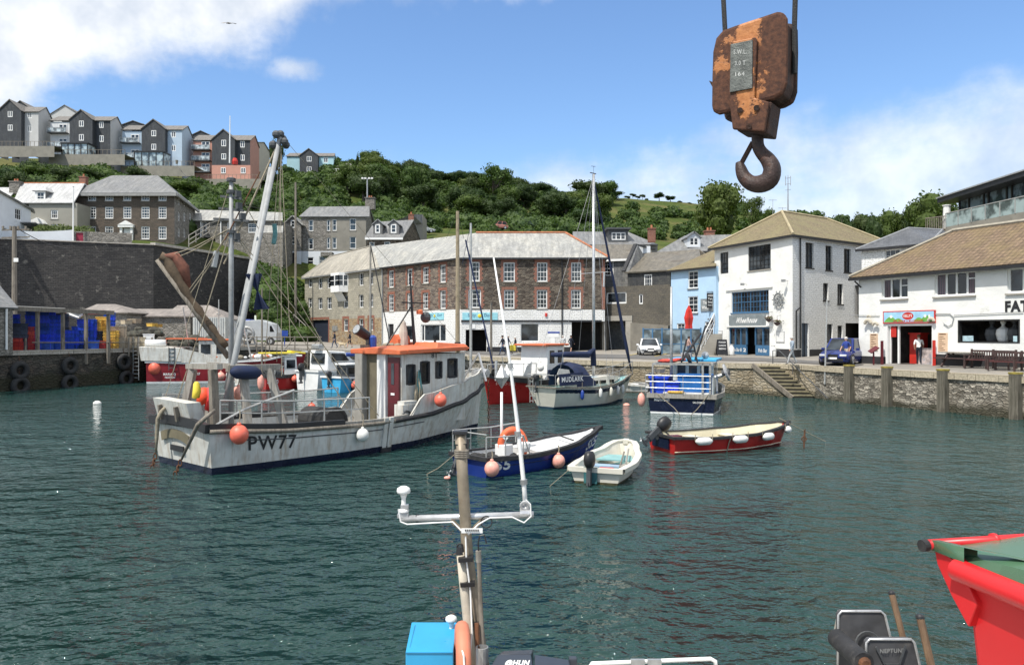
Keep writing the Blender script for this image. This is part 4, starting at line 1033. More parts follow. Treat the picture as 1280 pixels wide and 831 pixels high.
 mb=MB();mb.quad(wB.pt(0,1.6,-1),wB.pt(wB.L,1.6,-1),wB.pt(wB.L,ze,-1),wB.pt(0,ze,-1));mb.bd('inner_wall',M['interior'],rB,wd=True)
 fB=[wn_(wB,rB,o,3,4,rec=.12,fr=.1,sill=.06,bar=.035)for o in up]
 wn_(wB,rB,g1,1,1,'winwhite',.12,fr=.1,rail=False);wn_(wB,rB,g2,1,1,'winwhite',.12,fr=.1,rail=False,lights=[.12,.75])
 door(wB,rB,dr,'black',.2)
 def surround(w,mb,ops):
  for o in ops:
   t=.34
   for k in range(int((o[3]-o[2])/.22)+1):
    z=o[2]+k*.22;tt=t if k%2 else t*.65
    fbox(w,mb,o[0]-tt,o[0]-.004,z,min(z+.215,o[3]+.02),-.05,.025);fbox(w,mb,o[1]+.004,o[1]+tt,z,min(z+.215,o[3]+.02),-.05,.025)
   fbox(w,mb,o[0]-t*.7,o[1]+t*.7,o[3]+.022,o[3]+.3,-.05,.027)
 for o,f_ in zip(up,fB):mb=MB();surround(wB,mb,[o]);mb.bd('brick_surround',M['brick'],f_,wd=True)
 a,b,c,d=r(534,391,555,399.8);mb=MB();fbox(wB,mb,a,b,c,d,0,.06);sg=mb.bd('shop_sign',plain('aqua_sign',(.30,.62,.70),.5),rB,wd=True)
 mb=MB();tr_(mb,'Salty',wB.pt(a+(b-a)*.06,c+.25,.066),wB.d*(b-a)*.3,Vc((0,0,.4)));tr_(mb,'Dog',wB.pt(a+(b-a)*.64,c+.25,.066),wB.d*(b-a)*.28,Vc((0,0,.4)));mb.bd('lettering',M['bluejoin'],sg,wd=True)
 mb=MB();mb.ball(wB.pt(a+(b-a)*.5,c+.42,.066),.16,(1,.3,1));mb.bd('sun_emblem',M['yellow'],sg,wd=True)
 mb=MB();mb.cyl(wB.pt(.1,2,.08),wB.pt(.1,ze-.1,.08),.07,n=6);q=wB.s_(500);mb.bd('drainpipe',M['galv'],rB,wd=True)
 r=wC.rect
 up=[r(586.3,327.4,599.5,351.5)]+[r(u0,328,u1,352)for u0,u1 in((629.3,643.5),(671.3,684.2),(714,726.5))]+[r(585.3,362,601.2,385)]+[r(u0,362.3,u1,385.5)for u0,u1 in((630,643),(671,684),(713.8,726))]
 zs=Z(387,76);ds=r(582,412,608,438);ds=(ds[0],ds[1],1.9,ds[3]);gw=r(650.7,404,673.6,427);pas=r(714.5,402.5,755,440);pas=(pas[0],wC.L,1.6,Z(401.5,76))
 rC=thing('stone_warehouse','square dark stone warehouse with orange ridge tiles and white ground floor','warehouse',(Cq[0],Cq[1],1.95))
 mb=MB();wC.fill(mb,zs,ze,up,depth=.25);wR.fill(mb,1.6,ze);mb.bd('wall',M['stonedark'],rC,wd=True)
 mb=MB();wC.fill(mb,1.6,zs,[ds,gw,pas],depth=.35);mb.bd('lower_wall',M['whitebrick'],rC,wd=True)
 mb=MB();mb.quad(wC.pt(0,1.6,-3),wC.pt(wC.L,1.6,-3),wC.pt(wC.L,ze,-3),wC.pt(0,ze,-3));q=pas[0];mb.quad(wC.pt(q,1.6,-.3),wC.pt(q,zs,-.3),wC.pt(q,zs,-3),wC.pt(q,1.6,-3));mb.quad(wC.pt(0,zs+.1,-.1),wC.pt(wC.L,zs+.1,-.1),wC.pt(wC.L,zs+.1,-3),wC.pt(0,zs+.1,-3));mb.bd('inner_wall',M['interior'],rC,wd=True)
 fC=[wn_(wC,rC,o,3,4,rec=.12,fr=.1,sill=.06,bar=.035)for o in up]
 wn_(wC,rC,gw,1,1,'winwhite',.12,fr=.08,rail=False)
 for o,f_ in zip(up,fC):mb=MB();surround(wC,mb,[o]);mb.bd('brick_surround',M['brick'],f_,wd=True)
 mb=MB();fbox(wC,mb,wC.L-.3,wC.L+.02,zs,ze,-.2,.03);mb.bd('brick_quoin',M['brick'],rC,wd=True)
 mb=MB();a,b,c,d=r(576.5,400.2,752,402.3);fbox(wC,mb,a,b,c,d,0,.12);fbox(wC,mb,ds[1]+.05,pas[0],1.6,2.5,0,.03);mb.bd('black_band',M['black'],rC,wd=True)
 a,b,c,d=r(578,390.7,622,399.8);mb=MB();fbox(wC,mb,a,b,c,d,0,.06);sg=mb.bd('shop_sign',plain('aqua_sign',(.30,.62,.70),.5),rC,wd=True)
 mb=MB();tr_(mb,'Salty',wC.pt(a+(b-a)*.16,c+.2,.066),wC.d*(b-a)*.22,Vc((0,0,.42)));tr_(mb,'Dog',wC.pt(a+(b-a)*.62,c+.2,.066),wC.d*(b-a)*.2,Vc((0,0,.42)));mb.bd('lettering',M['bluejoin'],sg,wd=True)
 mb=MB();mb.ball(wC.pt(a+(b-a)*.49,c+.4,.066),.2,(1,.3,1));mb.bd('sun_emblem',M['yellow'],sg,wd=True)
 mb=MB();o=r(684.5,414.5,699.5,416.5);fbox(wC,mb,*o,0,.04);mb.bd('notice_header',M['blue'],rC,wd=True)
 mb=MB()
 for o in(r(685.5,416.7,698.5,421.5),r(688,422,694,429.5),(r(704,420.5,707,428))):fbox(wC,mb,*o,0,.03)
 mb.bd('notice_board',M['winwhite'],rC,wd=True)
 mb=MB();o=r(681.3,391.2,684,395.6);fbox(wC,mb,*o,0,.12);mb.bd('alarm_box',M['red'],rC,wd=True)
 mb=MB()
 for u in(589,602):o=r(u,405.5,u+5,410.5);fbox(wC,mb,*o,0,.05)
 mb.bd('wall_sign',M['winwhite'],rC,wd=True)
 mb=MB();q=wC.s_(702.5);mb.cyl(wC.pt(q,2,.08),wC.pt(q,ze-.1,.08),.07,n=6);mb.bd('drainpipe',M['black'],rC,wd=True)
 e=.35
 def ev(w,q,z=ze):return w.pt(q,z,e)
 R0=P(413,321,107);R1=P(464,308,94.2);R2=P(595,291.3,81.5);R3=P(706.5,291.3,81.5)
 for x in(R0,R1,R2,R3):x.z=14.6
 eA=ev(wA,-.3);eB=Vc(((ev(wA,wA.L)+ev(wB,0))/2));eC=Vc(((ev(wB,wB.L)+ev(wC,0))/2));eD=wC.pt(wC.L+e,ze,e)
 bk=Vc((wR.B.x+e,wR.B.y,ze));bA=Vc((Aq[0]+8,Aq[1]+9,ze))
 b1=R1+(R1-eB)*.8;b1.z=ze;b2=Vc((R2.x+1.5,88,ze))
 rfm=slab([[eA,eB,R1,R0],[bA,eA,R0],[R0,R1,b1,bA]]);rA_=rfm.bd('roof',slate('lichen_slate_tan',(.36,.33,.27),(.28,.26,.22),(.5,.46,.38),.7),rA,wd=True)
 slab([[eB,eC,R2,R1],[R1,R2,b2,b1]]).bd('roof',M['roofpale'],rB,wd=True)
 rf=slab([[eC,eD,R3,R2],[eD,bk,R3],[bk,b2,R2,R3]]).bd('roof',M['roofpale'],rC,wd=True)
 mb=MB();u_=Vc((0,0,.05));mb.cyl(R2+u_,R3+u_,.12,n=6);mb.cyl(R3+u_,eD+u_,.12,n=6);mb.bd('ridge_tiles',M['ridge'],rf,wd=True)
 mb=MB();mb.cyl(R0+u_,R1+u_,.09,n=6);mb.cyl(eA+u_,R0+u_,.09,n=6);mb.bd('ridge_tiles',M['conc'],rA_,wd=True)
 for rr,p,q in((rA,eA,eB),(rB,eB,eC),(rC,eC,eD)):
  mb=MB();mb.beam(p-Vc((0,0,.12)),q-Vc((0,0,.12)),.12,.14);mb.bd('gutter',M['black']if rr is not rA else M['galv'],rr,wd=True)
 return wA,wB,wC
wA_,wB_,wC_=warehouse()
# ================================================================ BUILDINGS BETWEEN WAREHOUSE AND RESTAURANT
def sr_(root,polys,mat,th=.14):return slab(polys,th).bd('roof',mat,root,wd=True)
def rightcluster():
 w=Wall(P2(754,77.5),P2(838,73));zt=Z(358.5,75);zt0=1.4
 wr_=Wall(w.B.xy,(w.B.x+1,w.B.y+8));w2=Wall((w.A.x-.6,w.A.y+8),w.A.xy)
 o=w.rect(758,365.3,783,379.5);o2=w.rect(798.5,367.5,803.5,380);g=w.rect(758.5,401,782.5,440);g=(g[0],g[1],1.4,g[3])
 root=thing('garage_block','dark blockwork building with open garage mouth behind the white car','building',w.pt(0,2))
 mb=MB();w.fill(mb,zt0,zt,[o,o2,g],depth=.4);wr_.fill(mb,zt0,zt);w2.fill(mb,zt0,zt);mb.pz([w.pt(0,zt,0),w.pt(w.L,zt,0),w.pt(w.L,zt,-8),w.pt(0,zt,-8)],(0,0,.12))
 mb.bd('wall',M['darkconc'],root,wd=True)
 mb=MB();mb.quad(w.pt(0,1.4,-4),w.pt(w.L,1.4,-4),w.pt(w.L,zt,-4),w.pt(0,zt,-4));mb.quad(w.pt(0,5.2,-.5),w.pt(8,5.2,-.5),w.pt(8,5.2,-4),w.pt(0,5.2,-4));mb.bd('inner_wall',M['interior'],root,wd=True)
 mb=MB();fbox(w,mb,w.s_(753.6),g[0]-.02,1.4,g[3]-.02,-.1,.14);mb.bd('concrete_pillar',M['conc'],root,wd=True)
 mb=MB();fbox(w,mb,g[1]+.02,w.s_(791),1.4,g[3]-.02,-.1,.14);mb.bd('concrete_pillar',M['conc'],root,wd=True)
 mb=MB();fbox(w,mb,w.s_(753.6),w.s_(791),g[3],g[3]+.5,-.1,.16);mb.bd('lintel',M['conc'],root,wd=True)
 mb=MB();q=w.s_(838);mb.pz([w.pt(w.s_(791),1.4,.5),w.pt(q,1.4,.5),w.pt(q,4.6,.5),w.pt(w.s_(791),4.9,.5)],-w.n*.5);mb.bd('forward_wall',plain('worn_concrete',(.20,.185,.155),.9,.25,.7,bump=.3,dirt=.3,coord='UV'),root,wd=True)
 wn_(w,root,o,1,1,rec=.1,fr=.12,lights=[.5],rail=False);wn_(w,root,o2,1,1,rec=.1,fr=.1,rail=False)
 w=Wall(P2(753,80),P2(786,79));ze=Z(324,79.5);zb=2;o=w.rect(754.8,326.5,767,344.7);o2=w.rect(754.8,353.8,767,358.5)
 root=shell('slate_hung_house','narrow slate hung house with white sash window beside the stone warehouse',[w,Wall(w.B.xy,off2(w,w.L,-7)),Wall(off2(w,0,-7),w.A.xy)],zb,ze,M['slatehang'],[[o],[],[]],'house')
 wn_(w,root,o,3,4,rec=.08,fr=.12)
 k=.3;a=w.pt(-k-.6,ze,k);b=w.pt(w.L,ze,k);c=P(793,305.5,84);d=P(742,306,84);rf=sr_(root,[[a,b,c,d]],M['roofbrown'])
 mb=MB();mb.beam(a-Vc((0,0,.12)),b-Vc((0,0,.12)),.1,.22);mb.bd('fascia',M['winwhite'],root,wd=True)
 w=Wall(P2(716,88),P2(822,88));ze=Z(306,88)
 root=shell('dormer_house','slate roofed house with wide flat dormer window and brick chimney behind the warehouse',[w,Wall(w.B.xy,off2(w,w.L,-9)),Wall(off2(w,0,-9),w.A.xy)],3,ze,M['greyrender'],[[],[],[]],'house')
 pk0=P(716,289.5,92.5);pk1=P(785,290,92.5);rf=sr_(root,[[w.pt(0,ze,.3),w.pt(w.L,ze,.3),pk1,pk0],[w.pt(w.L,ze,.3),w.pt(w.L,ze,-9),pk1],[pk0,pk1,w.pt(w.L,ze,-9),w.pt(0,ze,-9)]],M['roofgrey'])
 wd=Wall(P2(761,88.6),P2(785,88.6));zt=Z(286.8,88.6);zb=Z(303,88.6);o=wd.rect(764.5,290.5,782,300)
 mb=MB();wd.fill(mb,zb,zt,[o]);Wall(wd.B.xy,off2(wd,wd.L,-4)).fill(mb,zb,zt);Wall(off2(wd,0,-4),wd.A.xy).fill(mb,zb,zt);mb.pz([wd.pt(-.3,zt,.3),wd.pt(wd.L+.3,zt,.3),wd.pt(wd.L+.3,zt,-4.5),wd.pt(-.3,zt,-4.5)],(0,0,.2))
 dm=mb.bd('dormer',M['darkgrey'],root,wd=True);wn_(wd,dm,o,3,2,rec=.05,fr=.1,lights=[.33,.66],rail=False,name='dormer_window')
 chimney(P(814.5,303,87),root,.8,1.5,pots=1)
 w=Wall(P2(784.5,76.5),P2(838,73.5));ze=Z(339,75);o=w.rect(805,343,815,360)
 root=shell('black_clad_cottage','black clad cottage with mossy roof and white window between the slate house and blue house',[w,Wall(w.B.xy,off2(w,w.L,-7)),Wall(off2(w,0,-7),w.A.xy)],5,ze,M['slateblack'],[[o],[],[]],'house')
 wn_(w,root,o,3,3,rec=.06,fr=.1,rail=False)
 a=w.pt(-.2,ze,.3);b=w.pt(w.L+3.5,ze,.3);c=P(874,311.5,80);d=P(797,317,80.5);rf=sr_(root,[[a,b,c,d],[d,c,w.pt(w.L+3,ze,-8),w.pt(0,ze,-8)]],M['roofbrown'])
 mb=MB();mb.pz([a+Vc((-.3,0,-.1)),d+Vc((-.3,0,.25)),w.pt(-.5,ze+3.5,-5.5),P(797,306,80),],(.25,.1,0));
 g=MB();g.pz([w.pt(-.1,ze,.2),P(794,306.5,79),w.pt(-.1,ze,-5.5)],(.3,.05,0));g.bd('gable_wall',M['slatehang'],root,wd=True)
 mb=MB();mb.beam(w.pt(-.3,ze+.1,.35),P(793.8,305.5,79),.35,.14);mb.beam(P(793.8,305.5,79),P(818,312,82),.3,.14);mb.bd('verge',M['black'],root,wd=True)
 g=MB();wg=Wall(P2(795,80),P2(815,80));g.pz([P(794.5,307.5,80.5),P(813,307.5,80.5),P(813,318,80.5),P(798,318,80.5)],(0,1,0));g.bd('white_gable',M['whitewash'],root,wd=True)
 w=Wall(P2(826,86),P2(930,84));ze=Z(314,85)
 root=shell('dormer_cottage','grey slate cottage roof with small gabled dormer and wide chimney left of the restaurant',[w,Wall(w.B.xy,off2(w,w.L,-8)),Wall(off2(w,0,-8),w.A.xy)],3,ze,M['greyrender'],[[],[],[]],'house')
 pk0=P(856,294.5,90);pk1=P(925,293,89)
 sr_(root,[[w.pt(-.5,ze,.3),w.pt(w.L,ze,.3),pk1,pk0],[w.pt(-.5,ze,-8),w.pt(-.5,ze,.3),pk0],[pk0,pk1,w.pt(w.L,ze,-8),w.pt(-.5,ze,-8)]],M['roofgrey'])
 wd=Wall(P2(859.5,86),P2(875.5,86));zt=Z(296,86);zb=Z(309,86);o=wd.rect(862,297,873,307)
 dm=MB();wd.fill(dm,zb,zt,[o]);Wall(wd.B.xy,off2(wd,wd.L,-4)).fill(dm,zb,zt);Wall(off2(wd,0,-4),wd.A.xy).fill(dm,zb,zt);pk=wd.pt(wd.L/2,zt+.55,0);dm.poly([wd.pt(0,zt),wd.pt(wd.L,zt),pk])
 dm=dm.bd('dormer',M['whitewash'],root,wd=True);wn_(wd,dm,o,2,2,rec=.04,fr=.1,rail=False,name='dormer_window',lights=[.5])
 slab([[wd.pt(-.2,zt-.1,.2),wd.pt(wd.L/2,zt+.65,.2),wd.pt(wd.L/2,zt+.65,-4),wd.pt(-.2,zt-.1,-4)],[wd.pt(wd.L+.2,zt-.1,.2),wd.pt(wd.L/2,zt+.65,.2),wd.pt(wd.L/2,zt+.65,-4),wd.pt(wd.L+.2,zt-.1,-4)]]).bd('dormer_roof',M['roofgrey'],dm,wd=True)
 chimney(P(886.5,296,90),root,1.1,.6,pots=2)
 w=Wall(P2(838.8,72),P2(895,67.2));ze=Z(336,70)
 ops=[w.rect(860,338.8,872.6,360.5),w.rect(860,370.3,872.3,391),w.rect(846,404,856,424),w.rect(881,402,891.5,420)]
 root=shell('pale_blue_house','pale blue rendered house with tan roof joined to the white restaurant',[w,Wall(w.B.xy,off2(w,w.L,-9)),Wall(off2(w,0,-9),w.A.xy)],1.5,ze,M['bluerender'],[ops,[],[]],'house')
 for o in ops:wn_(w,root,o,2,4,rec=.08,fr=.09,sill=.1,smat='slatehang')
 a=w.pt(-.3,ze,.35);b=w.pt(w.L+.3,ze,.35);pk=P(895,311,73.5);pk2=P(905,309,74)
 sr_(root,[[a,b,pk],[a,pk,w.pt(w.L,ze,-9),w.pt(-.3,ze,-9)]],M['tiletan'])
 o=w.rect(876.5,373.3,892,389);mb=MB();fbox(w,mb,*o,0,.08);s=mb.bd('sign_board',plain('grey_sign',(.22,.25,.26),.6),root,wd=True)
 mb=MB();tr_(mb,'The',w.pt(o[0]+.3,o[2]+.65,.085),w.d*.5,Vc((0,0,.28)));tr_(mb,'Wheel',w.pt(o[0]+.15,o[2]+.2,.085),w.d*.8,Vc((0,0,.3)));mb.bd('lettering',M['winwhite'],s,wd=True)
 mb=MB();mb.beam(a-Vc((0,0,.12)),b-Vc((0,0,.12)),.1,.14);mb.bd('gutter',M['black'],root,wd=True)
 root=thing('outside_stair','white outside stair with railings between blue house and restaurant','stair',GP(884,443))
 mb=MB();Y=64.5
 for k in range(8):
  p=P(879+1.7*k,441-3.4*k,Y+k*.18);mb.box((p.x,p.y,(p.z+1.9)/2),(1.5,.5,p.z-1.9))
 mb.bd('stair_flight',M['conc'],root,wd=True)
 mb=MB()
 for oy in(0,1.2):
  a=P(876,427,Y+oy);b=P(893,392,Y+oy+1.5);mb.beam(a,b,.06,.09);mb.beam(a-Vc((0,0,.5)),b-Vc((0,0,.5)),.04,.06);mb.beam(a-Vc((0,0,.95)),b-Vc((0,0,.95)),.04,.06)
  for f in(0,.33,.66,1):p=a.lerp(b,f);mb.beam(p-Vc((0,0,1)),p,.05,.05)
 mb.bd('balustrade',M['winwhite'],root,wd=True)
 root=thing('terrace_screen','glass terrace screens with blue posts in front of the pale blue house','screen',GP(806,440))
 fr=MB();gl=MB();w=Wall(P2(804,68.5),P2(876,66.5))
 for k in range(7):
  q=w.L*k/6;fbox(w,fr,q-.06,q+.06,1.9,4.35 if k%2==0 else 4.3,-.05,.05)
  if k<6:gl.quad(w.pt(q+.06,2.1),w.pt(q+w.L/6-.06,2.1),w.pt(q+w.L/6-.06,4.2),w.pt(q+.06,4.2))
 fbox(w,fr,0,w.L,4.2,4.27,-.03,.03);fbox(w,fr,0,w.L,2.9,2.96,-.03,.03)
 fr.bd('screen_frame',M['bluejoin'],root,wd=True);gl.bd('screen_glass',glass('screen_glass',(.10,.13,.15),.1,.6),root,wd=True)
rightcluster()
# ================================================================ LEFT: RETAINING WALL AND HOUSES
def leftside():
 pts=[P2(-230,80),P2(0,86),P2(192,92),P2(318,111)];zt=14.5
 root=thing('retaining_wall','huge dark brick retaining wall with white stains above the fish boxes','wall',(pts[2][0],pts[2][1],2.7))
 mb=MB();c=MB()
 for i,(a,b)in enumerate(zip(pts[:-1],pts[1:])):
  w=Wall(a,b);N=14
  for k in range(N):
   for j in range(6):
    q0,q1=w.L*k/N,w.L*(k+1)/N;z0,z1=1.5+(zt-1.5)*j/6,1.5+(zt-1.5)*(j+1)/6
    bt=lambda z:0
    mb.quad(w.pt(q0,z0,bt(z0)),w.pt(q1,z0,bt(z0)),w.pt(q1,z1,bt(z1)),w.pt(q0,z1,bt(z1)))
  if i==2:fbox(w,c,0,w.L,zt,zt+.32,-.5,.25)
  else:fbox(w,c,0,w.L-.01,zt,zt+.12,-.5,.12)
 mb.bd('brick_face',M['retain'],root,wd=True);c.bd('coping',plain('pale_coping',(.40,.37,.33),.85,.25,2,dirt=.3),root,wd=True)
 mb=MB();tp=[P2(-230,80.3),P2(0,86.3),P2(192,92.3),P2(318,111.3),P2(330,125),P2(-200,118)]
 mb.poly([(x,y,zt-.05)for x,y in tp]);o=mb.bd('upper_terrace_ground',M['asphalt']);tag(o,kind='structure')
 w=Wall(P2(-120,84.5),P2(91,89.8));root=thing('garden_wall','whitewashed garden wall on top of the dark retaining wall','wall',w.pt(w.L,zt))
 mb=MB();N=16
 for k in range(N):
  q0,q1=w.L*k/N,w.L*(k+1)/N;h=lambda q:1.55-.35*math.sin(min(1,max(0,(w.L-q)/9))*math.pi)*(1 if q<w.L-.5 else 1)
  mb.pz([w.pt(q0,zt-.1),w.pt(q1,zt-.1),w.pt(q1,zt+h(q1)),w.pt(q0,zt+h(q0))],-w.n*.35)
 mb.bd('wall_face',M['whitewash'],root,wd=True)
 w=Wall(P2(92,90.2),P2(165,92));root=thing('stone_garden_wall','dark stone garden wall with a red gate in front of the Georgian house','wall',w.pt(0,zt))
 mb=MB();g=w.rect(95,296.5,104,308);mb_o=(g[0],g[1],zt,zt+1.3);w.fill(mb,zt-.1,zt+1.35,[mb_o],depth=.3);mb.pz([w.pt(0,zt+1.35,0),w.pt(w.L,zt+1.35,0),w.pt(w.L,zt+1.35,-.3),w.pt(0,zt+1.35,-.3)],(0,0,.1));mb.bd('wall_face',M['greystone'],root,wd=True)
 mb=MB();fbox(w,mb,g[0],g[1],zt,zt+1.3,-.2,-.1);mb.bd('gate',plain('crimson_gate',(.30,.02,.05),.6),root,wd=True)
 mb=MB();p=P(91.5,298,89.5);mb.cyl((p.x,p.y,zt),(p.x,p.y,zt+6.6),.09,.06,8);mb.ball((p.x,p.y,zt+6.65),.12,n=8,k=5);t=mb.bd('flagpole',M['winwhite']);tag(t,'bare white flagpole beside the white garden wall','flagpole')
 w=Wall(P2(95,102),P2(218,102));wsd=Wall(P2(218,102),P2(244,115.5));ze=Z(242,102)
 cols=[(109.5,120),(131,141.6),(153.7,164),(176.3,186.8),(197.8,208)]
 ops=[w.rect(a,242.3,b,251.2)for a,b in cols]+[w.rect(a,258.6,b,273.2)for a,b in cols]+[w.rect(a,283,b,299)for a,b in(cols[0],cols[1],cols[3],cols[4])]
 dr=w.rect(154,285.5,163.5,303.5)
 sops=[]
 for v0,v1,du in((248,256,0),(265,276,0),(285,296,0)):
  for u0 in(222.5,229.5,236.5):k=(u0-222)*.22;sops.append(wsd.rect(u0,v0+k*(1.3 if v0<260 else .5),u0+2.6,v1+k*(1.3 if v0<260 else .5)))
 wk=Wall(P2(244,115.5),(w.A.x+2,w.A.y+13));wl=Wall((w.A.x+2,w.A.y+13),w.A.xy)
 root=thing('georgian_house','brown stone Georgian house with five bays and a grey hipped roof','house',w.pt(0,zt))
 mb=MB();w.fill(mb,zt-1,ze,ops+[dr]);wl.fill(mb,zt-1,ze);mb.bd('wall',M['stonegeo'],root,wd=True)
 mb=MB();wsd.fill(mb,zt-1,ze,sops);wk.fill(mb,zt-1,ze);mb.bd('side_wall',M['greystone'],root,wd=True)
 mb=MB();mb.quad(w.pt(.3,zt,-.9),w.pt(w.L-.3,zt,-.9),w.pt(w.L-.3,ze,-.9),w.pt(.3,ze,-.9));mb.bd('inner_wall',M['interior'],root,wd=True)
 for i,o in enumerate(ops):wn_(w,root,o,3 if i>4 else 3,2 if i<5 else 4,rec=.1,fr=.12,sill=.06,rail=i>4,bar=.045)
 for o in sops:wn_(wsd,root,o,2,2,rec=.1,fr=.1)
 door(w,root,dr,'winwhite')
 mb=MB();a,b,c,d=dr;fbox(w,mb,a-.35,a-.05,c,d+.1,0,.25);fbox(w,mb,b+.05,b+.35,c,d+.1,0,.25);fbox(w,mb,a-.5,b+.5,d+.1,d+.4,0,.45);mb.pz([w.pt(a-.55,d+.4,.5),w.pt(b+.55,d+.4,.5),w.pt((a+b)/2,d+1.0,.5)],-w.n*.5)
 mb.bd('door_pediment',M['winwhite'],root,wd=True)
 e=.55;a=w.pt(-e,ze,e);b=w.pt(w.L+e,ze,e);c=Vc((wk.A.x+e,wk.A.y,ze));d=Vc((wl.A.x-e,wl.A.y+e,ze))
 r0=P(139.6,219,107.5);r1=P(197.4,220.5,107.5);r0.z=r1.z=Z(219.5,107.5)
 sr_(root,[[a,b,r1,r0],[b,c,r1],[d,a,r0],[c,d,r0,r1]],M['roofgrey'],.1)
 mb=MB()
 for p,q in((a,b),(b,c),(d,a)):mb.beam(p-Vc((0,0,.25)),q-Vc((0,0,.25)),.3,.35)
 mb.bd('cornice',plain('cornice_grey',(.28,.28,.27),.8),root,wd=True)
 chimney(P(104.7,233,106),root,.9,1.2,'brick')
 w=Wall(P2(36,99),P2(96.5,99));ze=Z(254,99);ops=[w.rect(63.3,262.5,72.3,273.6),w.rect(63.6,280.5,72.6,291)];dr=w.rect(45,281,53,300)
 root=shell('sage_cottage','sage rendered cottage with bright slate roof and one dormer left of the Georgian house',[w,Wall(w.B.xy,off2(w,w.L,-8)),Wall(off2(w,0,-8),w.A.xy)],zt-1,ze,M['beigerender'],[ops+[dr],[],[]],'house')
 for o in ops:wn_(w,root,o,3,4,rec=.08,fr=.12,sill=.06)
 door(w,root,dr,'darkgrey');a,b,c,d=dr;mb=MB();fbox(w,mb,a-.3,a-.05,c,d,0,.2);fbox(w,mb,b+.05,b+.3,c,d,0,.2);mb.pz([w.pt(a-.7,d+.05,.6),w.pt(b+.7,d+.05,.6),w.pt(b+.35,d+.5,.6),w.pt((a+b)/2,d+.85,.6),w.pt(a-.35,d+.5,.6)],-w.n*.6);mb.bd('door_hood',M['winwhite'],root,wd=True)
 a=w.pt(-1.9,ze,.3);b=w.pt(w.L-.3,ze,.3);c=P(106,230.5,103.5);d=P(27,228.5,103.5);c.z=d.z=Z(229,103.5)
 rf=sr_(root,[[a,b,c,d],[d,c,w.pt(w.L,ze,-9),w.pt(-2,ze,-9)]],M['roofwhite'])
 mb=MB();mb.cyl(c,d,.1,n=6);mb.bd('ridge_tiles',M['ridge'],rf,wd=True)
 wd=Wall(P2(43.5,99.6),P2(56.7,99.6));t_=Z(238.5,99.6);b_=Z(253.5,99.6);o=wd.rect(45.8,240,55.5,251.5)
 dm=MB();wd.fill(dm,b_,t_,[o]);dm=dm.bd('dormer',M['winwhite'],root,wd=True)
 ck=MB();Wall(wd.B.xy,off2(wd,wd.L,-3.5)).fill(ck,b_,t_);Wall(off2(wd,0,-3.5),wd.A.xy).fill(ck,b_,t_);ck.bd('dormer_cheek',M['slatehang'],dm,wd=True)
 wn_(wd,dm,o,2,2,rec=.04,fr=.1,name='dormer_window',gl='glass');pk=wd.pt(wd.L/2,t_+.75,-1.2)
 slab([[wd.pt(-.25,t_,.2),wd.pt(wd.L+.25,t_,.2),pk],[wd.pt(-.25,t_,.2),pk,wd.pt(wd.L/2,t_+.7,-4),wd.pt(-.25,t_,-4)],[wd.pt(wd.L+.25,t_,.2),pk,wd.pt(wd.L/2,t_+.7,-4),wd.pt(wd.L+.25,t_,-4)]]).bd('dormer_roof',M['roofwhite'],dm,wd=True)
 sl=MB();p=P(30.5,243.5,101.5);q_=(c-b).normalized();sl.pz([p+Vc((x,0,0))+Vc((0,.75,.68))*y for x,y in((-.5,-.5),(.5,-.5),(.5,.5),(-.5,.5))],(0,-.1,.12));sl.bd('skylight',M['darkgrey'],root,wd=True)
 chimney(P(20.5,243,103),root,1.3,1.6,'greystone',2)
 w=Wall(P2(-40,82),P2(38.5,93));ze0=Z(238,86)
 A_,B_=w.A,w.B;zA,zB=Z(226,82),Z(261,93)
 ze=Z(262,93);o1=w.rect(18.8,261,26.8,275.2)
 root=shell('white_cottage','whitewashed cottage with grey sloping roof at the left edge',[w,Wall(w.B.xy,(w.B.x-6,w.B.y+6))],zt-1,ze,M['whitewash'],[[(o1[0],o1[1],o1[2],min(o1[3],ze-.05)),w.rect(4,285,8.5,294),w.rect(26,290,31,294)],[]],'house')
 wn_(w,root,o1,3,2,rec=.08,fr=.1,rail=False);wn_(w,root,w.rect(4,285,8.5,294),2,2,rec=.08)
 g=MB();g.pz([w.pt(0,ze),w.pt(w.L,ze),w.pt(w.s_(0),Z(243,88)),w.pt(0,Z(232,82))],-w.n*.2);g.bd('upper_wall',M['whitewash'],root,wd=True)
 a=w.pt(w.L+.2,ze+.05,.3);b=w.pt(w.s_(0),Z(241,88),.3);b0=w.pt(0,Z(226,82),.3);o=Vc((-7,5.5,3.2))
 b=a.lerp(b,1);b0=a+(b-a)*2.0
 sr_(root,[[a,b0,b0+Vc((-3,5,.4)),a+Vc((-3,5,.4))]],M['roofgrey'],.2)
 wv=w.rect(25,281,45,290);mb=MB();mb.pz([w.pt(w.s_(25),Z(280.5,92),0),w.pt(w.L+1.0,Z(288.5,93),0),w.pt(w.L+1.0,Z(288.5,93),1.8),w.pt(w.s_(25),Z(280.5,92),1.8)],(0,0,.12));mb.bd('porch_roof',M['roofgrey'],root,wd=True)
 w=Wall(P2(-30,101),P2(21,101));ze=Z(247,101);root=shell('back_cottage','small slate roofed cottage behind the white cottage',[w,Wall(w.B.xy,off2(w,w.L,-6))],zt,ze,M['greyrender'],[[],[]],'house')
 sr_(root,[[w.pt(0,ze,.2),w.pt(w.L-.8,ze,.2),P(22,234.5,104.5),P(-30,234,104.5)]],M['roofwhite'])
 w=Wall(P2(241,113),P2(351,113));ze=Z(276,113);ops=[w.rect(310,279,321,291),w.rect(284,278,294,290),w.rect(252,277.5,258.5,289)];g=w.rect(246,297,269,312)
 root=shell('low_stone_range','long low stone range with pale slate roof right of the Georgian house',[w,Wall(w.B.xy,off2(w,w.L,-6))],zt-8,ze,M['greystone'],[ops+[g],[]],'building')
